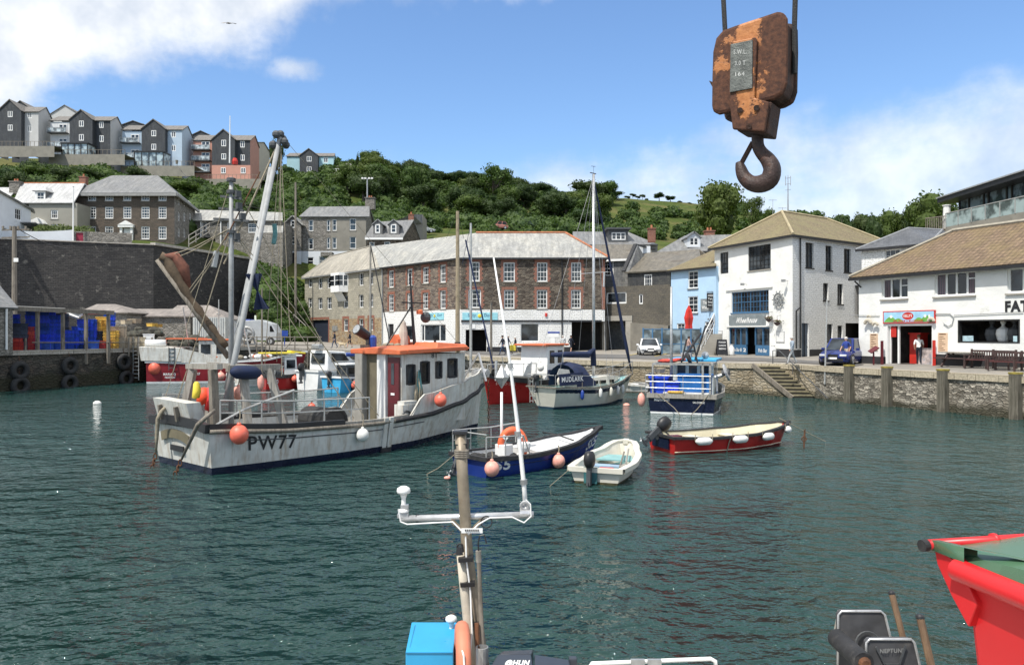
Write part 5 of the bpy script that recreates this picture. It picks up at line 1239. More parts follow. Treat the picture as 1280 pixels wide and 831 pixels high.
 for o in ops:wn_(w,root,o,3,4,rec=.1,fr=.12)
 sr_(root,[[w.pt(-1,ze,.4),w.pt(w.L+.4,ze,.4),P(353,265.5,117),P(241,262,117)]],M['roofpale'])
 ww=Wall(P2(326,111.5),P2(353.5,111.5));a=[ww.pt(0,Z(291,111.5)),ww.pt(ww.L,Z(291,111.5)),P(354,282,113),P(322,281,113)];slab([a]).bd('lean_to_roof',M['roofpale'],root,wd=True)
 mb=MB();ww.fill(mb,6,Z(291.5,111.5));mb.bd('lean_to_wall',M['greystone'],root,wd=True)
 mb=MB();q=w.s_(276.5);mb.cyl(w.pt(q,zt,.15),w.pt(q,ze,.15),.1,n=6);q=w.s_(251.5);mb.cyl(w.pt(q,zt,.15),w.pt(q,ze,.15),.1,n=6);mb.bd('drainpipe',M['winwhite'],root,wd=True)
 root=thing('ramp_railing','white railed ramp climbing left of the low stone range','railing',P(232,300,104));mb=MB()
 for o in(0,-.6,-1.2):
  mb.beam(P(236,303,100)+Vc((0,0,o+.9)),P(262,287,108)+Vc((0,0,o+.9)),.08,.1);mb.beam(P(262,287,108)+Vc((0,0,o+.9)),P(275,283,109)+Vc((0,0,o+.9)),.08,.1)
 for f in(0,.33,.66,1):p=P(236,303,100).lerp(P(262,287,108),f);mb.beam(p+Vc((0,0,-.6)),p+Vc((0,0,1)),.1,.1)
 mb.bd('handrail',M['timbgr'],root,wd=True)
 w=Wall(P2(376.5,120),P2(457.5,120));ws=Wall(P2(457.5,120),P2(466,129));ze=Z(271,120);zs=Z(314,120)
 up=[w.rect(a,b,c,d)for a,b,c,d in((385.7,275,391.6,289),(408.5,275,412.5,288.8),(415.5,274.3,420.6,288.6),(437,273,445,288),(385.7,298,391.6,312),(408.5,297.3,412.5,311),(415.5,297,420.6,311),(437,296,445,311))]
 lo=[w.rect(384,321.5,392,331),w.rect(399,320.5,406.5,331)]
 root=thing('grey_terrace','tall grey rendered and rubble terrace house with pitched slate roof above the warehouse','house',w.pt(0,14))
 mb=MB();q=w.s_(413.9);w.fill(mb,zs,ze,[o for o in up if o[1]<q],s1=q);mb.bd('rubble_wall',M['greystone'],root,wd=True)
 mb=MB();w.fill(mb,zs,ze,[o for o in up if o[0]>q],s0=q);mb.bd('wall',M['greyrender'],root,wd=True)
 mb=MB();w.fill(mb,9,zs,lo);mb.bd('lower_wall',M['whitewash'],root,wd=True)
 rd_=ws.L/2;mb=MB();ws.fill(mb,9,ze);mb.poly([ws.pt(0,ze),ws.pt(ws.L,ze),ws.pt(rd_,Z(257.8,124.5))]);mb.bd('gable_wall',M['greystone'],root,wd=True)
 mb=MB();mb.quad(w.pt(.2,10,-.7),w.pt(w.L-.2,10,-.7),w.pt(w.L-.2,ze,-.7),w.pt(.2,ze,-.7));mb.bd('inner_wall',M['interior'],root,wd=True)
 for o in up:wn_(w,root,o,1,2,rec=.1,fr=.1,sill=.06)
 for o in lo:wn_(w,root,o,1,2,rec=.1,fr=.1)
 r0=P(387.5,258.5,124.5);r1=P(462,257.8,124.5);sr_(root,[[w.pt(-.3,ze,.3),w.pt(w.L+.6,ze,.3),r1,r0],[r0,r1,Vc((ws.B.x+.5,ws.B.y,ze)),Vc((w.A.x,w.A.y+9,ze))]],M['roofgrey'])
 chimney(P(463,262,126),root,1.5,1.8,'greystone',2)
 mb=MB();slab_=w.rect(403,316,417,321);fbox(w,mb,slab_[0],slab_[1],slab_[2],slab_[3],0,1.2);mb.bd('porch',M['greystone'],root,wd=True)
 w=Wall(P2(355.5,119),P2(376.5,119));ze=Z(279,119);zs=Z(314,119)
 ops=[w.rect(363.5,275.5,369,285),w.rect(361.5,295.5,370,305.5)];dr=w.rect(363.3,316,369,330)
 root=thing('gabled_bay_house','narrow gabled stone bay with white ground floor left of the grey terrace','house',w.pt(0,14))
 pk=w.pt(w.L/2,Z(270.5,119));mb=MB();w.fill(mb,zs,ze,[(ops[1])]);mb.poly([w.pt(0,ze),w.pt(w.L,ze),pk]);Wall((w.A.x,w.A.y+8),w.A.xy).fill(mb,9,ze);mb.bd('wall',M['greystone'],root,wd=True)
 mb=MB();w.fill(mb,9,zs,[dr]);mb.bd('lower_wall',M['whitewash'],root,wd=True)
 wn_(w,root,ops[1],1,2,rec=.1,fr=.12);door(w,root,dr,'black')
 o=ops[0];wn_(w,root,(o[0],o[1],o[2],min(o[3],ze+.8)),1,2,rec=-.04,fr=.12)
 k=Vc((0,7,0));a=w.pt(-.4,ze-.3,.3);b=w.pt(w.L+.4,ze-.3,.3);p2=pk+w.n*.3+Vc((0,0,.2));sr_(root,[[a,p2,p2+k,a+k],[b,p2,p2+k,b+k]],M['roofpale'])
 w=Wall(P2(458.5,113),P2(501.5,113));ws=Wall(P2(501.5,113),P2(528,122));ze=Z(297,113)
 ops=[w.rect(480.3,302,487.6,311),w.rect(461.5,302.5,468,311)]
 root=thing('twin_dormer_cottage','dark stone cottage with two gabled dormers above the warehouse roof','house',w.pt(0,12))
 mb=MB();w.fill(mb,8,ze,ops);ws.fill(mb,8,ze);pk=P(515,275.5,117.5);mb.poly([ws.pt(0,ze),ws.pt(ws.L,ze),pk]);mb.bd('wall',M['stonedark'],root,wd=True)
 for o in ops:wn_(w,root,o,1,2,rec=.1,fr=.1)
 r0=P(468,277.5,117.5);sr_(root,[[w.pt(-.3,ze,.3),w.pt(w.L+.3,ze,.3),pk+Vc((.3,0,.1)),r0],[r0,pk+Vc((.3,0,.1)),Vc((ws.B.x,ws.B.y,ze)),Vc((w.A.x,w.A.y+9,ze))]],M['roofgrey'])
 mb=MB();fbox(w,mb,-.2,w.L+.3,ze-.35,ze-.05,.3,.42);mb.bd('fascia',M['winwhite'],root,wd=True)
 for u0,u1 in((466.5,478),(486,498.5)):
  wd=Wall(P2(u0,113.4),P2(u1,113.4));t_=Z(280,113.4);b_=Z(293.5,113.4);o=wd.rect(u0+2.5,280.3,u1-3,291.5)
  dm=MB();wd.fill(dm,b_,t_,[o]);Wall(wd.B.xy,off2(wd,wd.L,-3.5)).fill(dm,b_,t_);Wall(off2(wd,0,-3.5),wd.A.xy).fill(dm,b_,t_);pk=wd.pt(wd.L/2,t_+.65);dm.poly([wd.pt(0,t_),wd.pt(wd.L,t_),pk])
  dm=dm.bd('dormer',M['slatehang'],root,wd=True);wn_(wd,dm,o,1,2,rec=.0,fr=.16,name='dormer_window')
  p2=pk+wd.n*.2+Vc((0,0,.12));a=wd.pt(-.25,t_-.1,.2);b=wd.pt(wd.L+.25,t_-.1,.2);k=Vc((0,4,0));slab([[a,p2,p2+k,a+k],[b,p2,p2+k,b+k]],.1).bd('dormer_roof',M['lead'],dm,wd=True)
 chimney(P(514,277,119),root,.8,1.0,'brick',1)
 w=Wall(P2(515,128),P2(528.5,128));root=shell('grey_box_house','plain grey rendered house end behind the twin dormer cottage',[w,Wall(w.B.xy,off2(w,w.L,-6)),Wall(off2(w,0,-6),w.A.xy)],8,Z(268.5,128),M['greyrender'],[[],[],[]],'house',inner=False)
 mb=MB();a=P(491,277,126);b=P(515,268,126);mb.pz([a,b,P(528,268,128),P(528,280,128)],(0,3,0));mb.bd('roof',M['roofgrey'],root,wd=True)
leftside()
HC={'grey':plain('estate_pale_grey',(.50,.50,.49),.85,.05,1),'blue':plain('estate_pale_blue',(.42,.52,.62),.85,.05,1),'white':plain('estate_white',(.66,.67,.67),.85,.05,1),'pink':plain('estate_terracotta',(.50,.26,.20),.85,.07,1),'aqua':plain('estate_aqua',(.38,.58,.64),.85,.05,1),'cream':plain('estate_cream',(.5,.46,.38),.85,.06,1)}
def hillhouse(label,Y,ub,g0,g1,ur,us,vap,vsh,vb,bal,right,side,mirror_ext=0,darkright=False,sidev=None,nfl=2,lowpink=None,gwin=((.36,.62),),cons=None,wv=None):
 """ub..g0 balconied bay, g0..g1 charcoal gable standing forward, g1..ur right bay, ur..us receding side wall"""
 f=F/Y;zb=Z(vb,Y);ze=Z(vsh,Y);za=Z(vap,Y);zrr=ze+(za-ze)*.9
 root=thing('estate_house',label,'house',P(g0,vb,Y),0,'estate houses along the hilltop')
 D=7.0
 wg=Wall(P2(g0,Y-1.2),P2(g1,Y-1.2));cx=wg.L/2
 wops=[]
 for v0,v1 in wv:
  c=(g0+g1)/2+.4;wops.append(wg.rect(c-3.0,v0,c+3.0,v1))
 mb=MB();wg.fill(mb,zb-2,ze-.3,wops,depth=.1);mb.poly([wg.pt(0,ze-.3),wg.pt(wg.L,ze-.3),wg.pt(wg.L,ze),wg.pt(cx,za),wg.pt(0,ze)])
 Wall(wg.B.xy,off2(wg,wg.L,-D)).fill(mb,zb-2,ze);Wall(off2(wg,0,-D),wg.A.xy).fill(mb,zb-2,ze)
 mb.bd('gable_wall',M['hillslate'],root,wd=True)
 for o in wops:wn_(wg,root,o,2,1,rec=.03,fr=.14,rail=False,lights=[.5])
 a=wg.pt(-.25,ze-.2,.2);b=wg.pt(wg.L+.25,ze-.2,.2);p=wg.pt(cx,za+.15,.2);k=-wg.n*D
 slab([[a,p,p+k,a+k],[b,p,p+k,b+k]],.15).bd('gable_roof',M['hroof'],root,wd=True)
 wb=Wall(P2(ub,Y),P2(ur,Y));er=[]
 for v0,v1 in wv:
  c=(g1+ur)/2;er.append(wb.rect(c-2.7,v0+1.5,c+2.7,v1+1.5))
 q=wb.s_((g0+g1)/2);q1=wb.s_((g0+g1)/2+.01)
 mb=MB();wb.fill(mb,zb-2,ze,er,s0=q,depth=.1);mb.bd('right_wall',M['hillslate']if darkright else HC[right],root,wd=True)
 for o in er:wn_(wb,root,o,2,1,rec=.03,fr=.14,rail=False,lights=[.5])
 mb=MB();wb.fill(mb,zb-2,ze-(.4 if bal else 0),s1=q);Wall(off2(wb,0,-D),wb.A.xy).fill(mb,zb-2,ze);mb.bd('left_wall',HC[bal or right],root,wd=True)
 dY=D*1.05;wsd=Wall(P2(ur,Y),P2(us,Y+dY));mb=MB();wsd.fill(mb,zb-4,ze);mb.poly([wsd.pt(0,ze),wsd.pt(wsd.L,ze),wsd.pt(wsd.L*.5,zrr)]);mb.bd('side_wall',HC[side],root,wd=True)
 pk1=wsd.pt(wsd.L*.5,zrr+.12,.2);pk0=wb.pt(-.2,zrr+.12,0)+Vc((0,D/2,0));pk0.z=zrr+.12
 e=.3;a=wb.pt(-.3,ze-.1,e);b=wb.pt(wb.L+.25,ze-.1,e);c2=wsd.pt(wsd.L,ze,.2)
 rf=slab([[a,b,pk1,pk0],[pk0,pk1,c2,Vc((a.x,a.y+D,ze))]],.15).bd('roof',M['hroof'],root,wd=True)
 if bal:
  n=nfl;H=(ze-zb)/(n+.3)
  for i in range(n):
   z=zb+H*(i+.35)+(0 if i else-.1);b_=MB();fbox(wb,b_,0,wb.s_(g0)-.1,z-.18,z,0,1.3);bo=b_.bd('balcony',M['darkgrey'],root,wd=True)
   b_=MB()
   fbox(wb,b_,0.0,wb.s_(g0)-.1,z+.95,z+1.02,1.24,1.3)
   for kx in range(5):x=kx*(wb.s_(g0)-.2)/4;fbox(wb,b_,x,x+.07,z,z+.95,1.24,1.3)
   b_.bd('balcony_rail',M['rail'],bo,wd=True)
   b_=MB();b_.quad(wb.pt(0,z+.05,1.25),wb.pt(wb.s_(g0)-.1,z+.05,1.25),wb.pt(wb.s_(g0)-.1,z+.9,1.25),wb.pt(0,z+.9,1.25));b_.bd('balcony_glass',glass('pale_balustrade',(.24,.27,.28),.15,.5),bo,wd=True)
   o=(wb.s_(g0)*.45,wb.s_(g0)*.88,z+.05,z+2.0);wn_(wb,root,o,2,1,rec=-.06,fr=.14,rail=False,lights=[.5],name='balcony_door')
 if lowpink:
  mb=MB();zz=Z(lowpink,Y);w3=Wall(P2(g0-.3,Y-1.35),P2(ur+.3,Y-1.35));w3.fill(mb,zb-2,zz);w4=Wall(w3.B.xy,off2(w3,w3.L,-1.3));w4.fill(mb,zb-2,zz);mb.pz([w3.pt(0,zz,0),w3.pt(w3.L,zz,0),w3.pt(w3.L,zz,-1.2),w3.pt(0,zz,-1.2)],(0,0,.05));mb.bd('ground_floor_wall',HC['pink'],root,wd=True)
  for u in((g0+g1)/2,(g1+ur)/2+1):o=w3.rect(u-3,lowpink+1.2,u+3,lowpink+8.5);wn_(w3,root,o,2,1,rec=-.06,fr=.14,rail=False,lights=[.5])
 if cons:
  u0,u1,v0=cons;w3=Wall(P2(u0,Y-4.5),P2(u1,Y-4.5));zc=Z(v0,Y-4.5);zb_=zb-1.7
  mb=MB()
  for s in(0,.25,.5,.75,1):fbox(w3,mb,w3.L*s-.08,w3.L*s+.08,zb_,zc,-.1,.02)
  fbox(w3,mb,-.2,w3.L+.2,zc,zc+.3,-3.4,.2);cf=mb.bd('conservatory',M['black'],root,wd=True)
  mb=MB();mb.quad(w3.pt(0,zb_,-.05),w3.pt(w3.L,zb_,-.05),w3.pt(w3.L,zc,-.05),w3.pt(0,zc,-.05));w5=Wall(w3.B.xy,off2(w3,w3.L,-3.3));w5.fill(mb,zb_,zc);mb.bd('conservatory_glass',glass('conservatory_glass',(.20,.24,.25),.08,.8),cf,wd=True)
 mb=MB();wt=Wall(P2(ub-2,Y-5),P2(us+2,Y-5));wt.fill(mb,zb-4.0,zb-1.7);mb.quad(wt.pt(0,zb-1.7),wt.pt(wt.L,zb-1.7),wt.pt(wt.L,zb-1.7,-5.5),wt.pt(0,zb-1.7,-5.5));t=mb.bd('terrace_base',M['greyrender'],root,wd=True)
 mb=MB();fbox(wt,mb,0,wt.L,zb-.75,zb-.68,-.05,0)
 for kx in range(18):x=wt.L*kx/17;fbox(wt,mb,x,x+.07,zb-1.7,zb-.75,-.05,0)
 mb.bd('terrace_fence',M['timb'],root,wd=True)
hillhouse('grey and charcoal gabled estate house at the far left of the hilltop',165,-16,-2,26.5,48,66,127,139.5,180,'grey','grey','grey',wv=((138.8,146.5),(156,163.5)))
hillhouse('charcoal gabled estate house with white side wall, second from left on the hilltop',168,63,87,115.5,138,154,139.5,150.5,190,'white','white','grey',darkright=True,wv=((151,158.5),(168,176)),cons=(77,109,180))
hillhouse('charcoal gabled estate house with pale blue right bay in the middle of the hilltop row',172,153,177,206.5,227.5,241,151.3,162,204,'blue','blue','blue',wv=((163,170.5),(180,187.5)),cons=(168,204,190.5))
hillhouse('terracotta estate house with three balconies and charcoal gable above the mast',176,241.6,265,293.4,312.7,324,163.7,175,220,'pink','pink','pink',darkright=True,nfl=3,lowpink=208.5,wv=((175,183),(192,199.5)))
hillhouse('smaller pale aqua estate house with charcoal gable right of the crane poles',205,358.5,374.5,397.5,417,419,187.3,195,218,None,'aqua','aqua',wv=((195.5,202),(208.5,214.5)))
def extra_houses():
 w=Wall(P2(323,186),P2(337,196));ze=Z(183,190);root=thing('cream_house','cream rendered house end behind the terracotta estate house','house',w.pt(0,45));mb=MB();w.fill(mb,38,ze);mb.poly([w.pt(0,ze),w.pt(w.L,ze),w.pt(w.L*.45,Z(177.5,190))]);mb.bd('wall',HC['cream'],root,wd=True)
 slab([[w.pt(-.2,ze,.2),w.pt(w.L*.45,Z(177,190),.2),w.pt(w.L*.45,Z(177,190),-8),w.pt(-.2,ze,-8)],[w.pt(w.L+.2,ze,.2),w.pt(w.L*.45,Z(177,190),.2),w.pt(w.L*.45,Z(177,190),-8),w.pt(w.L+.2,ze,-8)]]).bd('roof',M['hroof'],root,wd=True)
 for i,(u0,u1,vt,vr,Y)in enumerate(((15,36,134,126.5,182),(62,100,143,132,184),(153,180,155,151.5,188),(240,262,168,164,190))):
  w=Wall(P2(u0,Y),P2(u1,Y));root=thing('rear_house',['dark gable peeping behind the leftmost estate house','pale grey gable behind the second estate house','dark roof behind the blue estate house','low roof behind the terracotta estate house'][i],'house',w.pt(0,44));mb=MB()
  ze=Z(vt,Y);w.fill(mb,36,ze);mb.poly([w.pt(0,ze),w.pt(w.L,ze),w.pt(w.L*.5,Z(vr,Y))]);mb.bd('wall',HC['grey']if i==1 else M['hillslate'],root,wd=True)
  p=w.pt(w.L*.5,Z(vr-.8,Y),.2);k=-w.n*8;slab([[w.pt(-.3,ze-.2,.2),p,p+k,w.pt(-.3,ze-.2,-8)],[w.pt(w.L+.3,ze-.2,.2),p,p+k,w.pt(w.L+.3,ze-.2,-8)]]).bd('roof',M['hroof'],root,wd=True)
 w=Wall(P2(424,205),P2(441,205));root=thing('hill_chalet','low brown chalet with white balcony beside the aqua estate house','house',w.pt(0,44));mb=MB();w.fill(mb,40,Z(208,205));mb.bd('wall',M['timb'],root,wd=True)
 slab([[w.pt(-.6,Z(209,205),.6),w.pt(w.L+.6,Z(209,205),.6),P(438,204.5,209),P(427,204.5,209)]]).bd('roof',M['hroof'],root,wd=True)
 wb=Wall(P2(417,201),P2(443.5,201));mb=MB();zf=Z(216,201);fbox(wb,mb,0,wb.L,zf-.3,zf,-3,0);fbox(wb,mb,0,wb.L,zf+1,zf+1.1,-.1,0)
 for k in range(9):fbox(wb,mb,wb.L*k/8-.06,wb.L*k/8+.06,zf,zf+1,-.1,0)
 mb.bd('balcony',M['winwhite'],root,wd=True);mb=MB();wb.fill(mb,36,zf-.3);mb.bd('base_wall',M['greyrender'],root,wd=True)
extra_houses()
# ================================================================ VEGETATION
rng=np.random.default_rng(11)
M['leaf']=foliage('leaves_mid',(.028,.060,.014),(.075,.13,.028),(.09,.11,.022))
M['leafdk']=foliage('leaves_dark',(.018,.040,.014),(.045,.082,.022),(.055,.075,.022))
M['leaflt']=foliage('leaves_light',(.05,.085,.018),(.10,.14,.03),(.09,.10,.03))
M['scrub']=foliage('hillside_scrub',(.022,.048,.014),(.09,.14,.032))
M['bark']=wood('bark',(.06,.05,.04),(.13,.11,.085),.9)
def leaf_quads(c,r,n,size,sq=(1,1,1),inner=.55):
 """n random leaf quads spread through the outer part of an ellipsoid"""
 d=rng.normal(size=(n,3));d/=np.linalg.norm(d,axis=1)[:,None]
 rad=(inner+(1.08-inner)*rng.random(n)**.7)[:,None]
 ctr=np.asarray(c)+d*rad*r*np.asarray(sq)
 nn=d+rng.normal(size=(n,3))*.7;nn/=np.linalg.norm(nn,axis=1)[:,None]
 a=np.cross(nn,rng.normal(size=(n,3)));a/=np.linalg.norm(a,axis=1)[:,None]
 b=np.cross(nn,a);s=(size*(.6+.8*rng.random(n)))[:,None]
 a=a*s;b=b*s*.7
 return np.stack([ctr-a-b*.3,ctr-b,ctr+a*1.0+b*.2,ctr+b],1).reshape(-1,3)
def blob_quads(c,r,sq=(1,1,1),n=7,k=5):
 """low uneven core that keeps the crown from being see-through everywhere"""
 c=np.asarray(c);out=[]
 off=rng.random(3)*50
 g=np.zeros((k+1,n,3))
 for i in range(k+1):
  for j in range(n):
   th=math.pi*i/k;ph=2*math.pi*(j+.5*(i%2))/n
   v=np.array([math.sin(th)*math.cos(ph),math.sin(th)*math.sin(ph),math.cos(th)])
   g[i,j]=c+v*r*np.asarray(sq)*(1+.25*mnoise.noise(Vc(v*2+off)))
 for i in range(k):
  for j in range(n):out+=[g[i,j],g[i+1,j],g[i+1,(j+1)%n],g[i,(j+1)%n]]
 return np.array(out)
def make_tree(name,label,cat,mat,h,cw,ch,lobes,nleaf,lsize,trunk=.3,loose=False,kind='round',seed=0):
 rnd=random.Random(seed);root=thing(name,label,cat)
 t=MB();zc=h-ch/2
 t.tube([(0,0,-.8),(.05,.05,h*.25),(-.05,.1,h*.5),(.1,0,h*.8)],[trunk,trunk*.8,trunk*.6,trunk*.25],7)
 L=[];
 for i in range(lobes):
  if kind=='cone':
   f=i/lobes;z=h-ch+ch*f;rr=cw/2*(1-f*.85)*.8;c=(rnd.gauss(0,.1),rnd.gauss(0,.1),z);r=max(rr,.35);sq=(1,1,.8)
  else:
   a=rnd.random()*6.28;q=math.sqrt(rnd.random())*(.62 if not loose else .75);zz=rnd.uniform(-.36,.36)
   c=(math.cos(a)*q*cw/2,math.sin(a)*q*cw/2,zc+zz*ch*(1-.35*q));r=cw*(.17 if loose else .23)*rnd.uniform(.8,1.25);sq=(1,1,.78*min(1.2,ch/cw+.2))
   t.tube([(0,0,h*rnd.uniform(.25,.5)),(c[0]*.5,c[1]*.5,(h*.45+c[2])/2),c],[trunk*.35,trunk*.25,.04],5)
  L.append((c,r,sq))
 t.bd('trunk',M['bark'],root)
 q=[]
 for c,r,sq in L:
  q.append(leaf_quads(c,r,nleaf//lobes,lsize,sq,.5 if not loose else .2))
  if not loose:q.append(blob_quads(c,r*.72,sq))
 npmesh('crown',np.concatenate(q),4,M[mat],root)
 return root
PT=[make_tree('broadleaf_tree','x','tree','leaf',9,8,7.2,12,3200,.22,seed=1),make_tree('broadleaf_tree','x','tree','leafdk',9,7.5,7.4,11,3200,.21,seed=2),make_tree('broadleaf_tree','x','tree','leaf',10,8,7,16,2600,.20,loose=True,seed=3),make_tree('broadleaf_tree','x','tree','leafdk',8,8.5,6.4,14,3200,.23,seed=4),make_tree('conifer_tree','x','tree','leafdk',10,4.5,9,14,2200,.2,kind='cone',seed=5)]
used=[False]*len(PT)
def put(p,u,vt,Y,wpx,label,group=None,hpx=None):
 """tree whose crown top is at photo pixel (u, vt) standing on the hillside at depth Y"""
 g=hill_pt(u,Y);w=wpx*Y/F;h=max(Z(vt,Y)-g.z,1.5)if hpx is None else hpx*Y/F
 src=PT[p];bw=(8,7.5,8,8.5,4.5)[p];bh=(9,9,10,8,10)[p];s=w/bw
 o=src if not used[p]else dup(src);used[p]=True
 o.location=(g.x,g.y,Z(vt,Y)-h);o.rotation_euler=(0,0,random.random()*6.28);o.scale=(s,s,h/bh)
 o['label']=label;o['category']='tree'
 if group:o['group']=group
 elif 'group' in o:del o['group']
 return o
for p,u,vt,Y,w,l in((4,447,194,213,13,'dark conifer beside the hill chalet on the skyline'),(2,463,189,216,24,'open umbrella shaped tree on the left skyline above the lamp mast'),(3,345,176,200,22,'dark tree between the cream house end and the aqua estate house'),(2,617,204,205,58,'tall loose crowned tree standing highest in the middle of the wood'),(3,735,226,235,54,'big round dark tree behind the yacht mast on the skyline'),(1,762,240,240,26,'dark tree right of the yacht mast at the edge of the green field'),(0,899,227,150,62,'biggest tree, tall dense and round, behind the restaurant roof'),(2,941,242,190,27,'small open tree right of the biggest tree'),(2,960,257,185,26,'low open tree just above the restaurant roof'),(1,824,240,264,15,'round topped tree standing alone on the field ridge'),(1,838,244,265,14,'spreading tree right of the round topped tree on the field ridge'),(3,849,251,266,9,'small round bush tree on the field ridge'),(3,861,253,266,9,'last small bush tree at the right end of the field ridge'),(3,808,248,264,6,'tiny tree standing in the gap of the field ridge'),(1,1052,262,150,34,'dark tree on the skyline right of the restaurant roof'),(3,1075,268,150,28,'dark low tree right of the restaurant roof, second from the left'),(0,1112,263,120,40,'green tree above the dark slate hipped roof'),(0,1162,242,108,68,'large green tree left of the modern glass house')):put(p,u,vt,Y,w,l)
for u,vt,w in((784,244,9),(791,241,9),(797,244,8),(803,242,8)):put(1,u,vt,263,w,'small dark tree in the clump at the left end of the field ridge','trees clumped on the field ridge')
for u,vt,w in((1092,270,24),(1140,256,36),(1192,258,30),(1032,272,18)):put(3,u,vt,118,w,'dark green tree in the row behind the right hand roofs','trees behind the right hand roofs')
wr=random.Random(5)
for u in range(430,770,12):
 g=hill_rows(u)[-1];Y=g[0]-wr.uniform(2,16)
 vt=np.interp(u,[430,470,500,545,580,600,640,660,690,720,740,770],[204,196,201,208,213,216,215,221,231,236,230,241])+wr.uniform(-2,6)
 put(wr.choice((0,1,1,3)),u+wr.uniform(-5,5),vt,Y,wr.uniform(20,32),'broadleaf tree in the dense dark wood along the hilltop','trees of the hillside wood')
for k in range(46):
 u=wr.uniform(425,770);Yr=wr.uniform(.25,.8);rows=hill_rows(u);Y=150+(rows[-1][0]-150)*Yr
 g=hill_pt(u,Y);vg=CV-(g.z-CZ)*F/Y;hm=wr.uniform(5,9)
 put(wr.choice((0,0,1,3)),u,vg-hm*F/Y,Y,wr.uniform(6,9)*F/Y,'broadleaf tree in the dense dark wood on the slope below the hilltop','trees of the hillside wood')
for k in range(12):
 u=wr.uniform(5,330);Y=wr.uniform(128,150);g=hill_pt(u,Y);vg=CV-(g.z-CZ)*F/Y
 put(wr.choice((0,1,3)),u,vg-wr.uniform(3.5,5.5)*F/Y,Y,wr.uniform(5,7)*F/Y,'bushy garden tree on the slope below the estate houses','garden trees below the estate houses')
def scrub():
 q=[];r_=random.Random(9);cnt=0
 def bush(u,Y,r,dz=.35):
  g=hill_pt(u,Y);c=(g.x,g.y,g.z+r*dz);sz=.0016*Y+.06
  q.append(leaf_quads(c,r,int(70+22*r*r),sz,(1,1,.75),.7));q.append(blob_quads(c,r*.85,(1,1,.75)))
 for k in range(2300):
  u=r_.uniform(-60,1290);rows=hill_rows(u);y0=rows[0][0]+6;Y=r_.uniform(y0,rows[-1][0]+3)
  g=hill_pt(u,Y);v=CV-(g.z-CZ)*F/Y
  if Y<112 and u<318:continue
  if v>300 and not(318<u<390):continue
  if 520<u<760 and 128<Y<158 and r_.random()<.88:continue
  if 762<u<905 and v<268 and r_.random()<.93:continue
  if 762<u<905 and v<280 and r_.random()<.5:continue
  if u>905 and v<300 and r_.random()<.6:continue
  if u<330 and Y>158:continue
  if 345<u<470 and Y<132:continue
  if u<345 and 100<Y<122 and v>268 and u>236:continue
  bush(u,Y,r_.uniform(1.2,2.9))
 for k in range(150):
  u=r_.uniform(322,384);Y=r_.uniform(93,116);g=hill_pt(u,Y)
  if u>355 and Y>110:continue
  bush(u,Y,r_.uniform(.8,1.7),.3)
 for k in range(70):
  u=r_.uniform(-20,440);Y=r_.uniform(153,162)if u<330 else r_.uniform(190,198);bush(u,Y,r_.uniform(1.4,2.3),.3)
 o=npmesh('hillside_scrub',np.concatenate(q),4,M['scrub']);tag(o,kind='stuff')
scrub()
def hedge(name,label,a,b,h,w,mat,z0,n=40):
 q=[]
 for k in range(n):
  f=k/(n-1);c=(a[0]+(b[0]-a[0])*f,a[1]+(b[1]-a[1])*f,z0+h*random.uniform(.45,.6));r=h*.55
  q.append(leaf_quads(c,r,130,.12,(1,w,1),.8));q.append(blob_quads(c,r*.9,(1,w,1)))
 o=npmesh(name,np.concatenate(q),4,M[mat]);tag(o,label,'hedge')
hedge('garden_hedge','clipped green hedge above the white garden wall',P2(50,91.5),P2(108,93.5),2.3,.8,'leaflt',14.4)
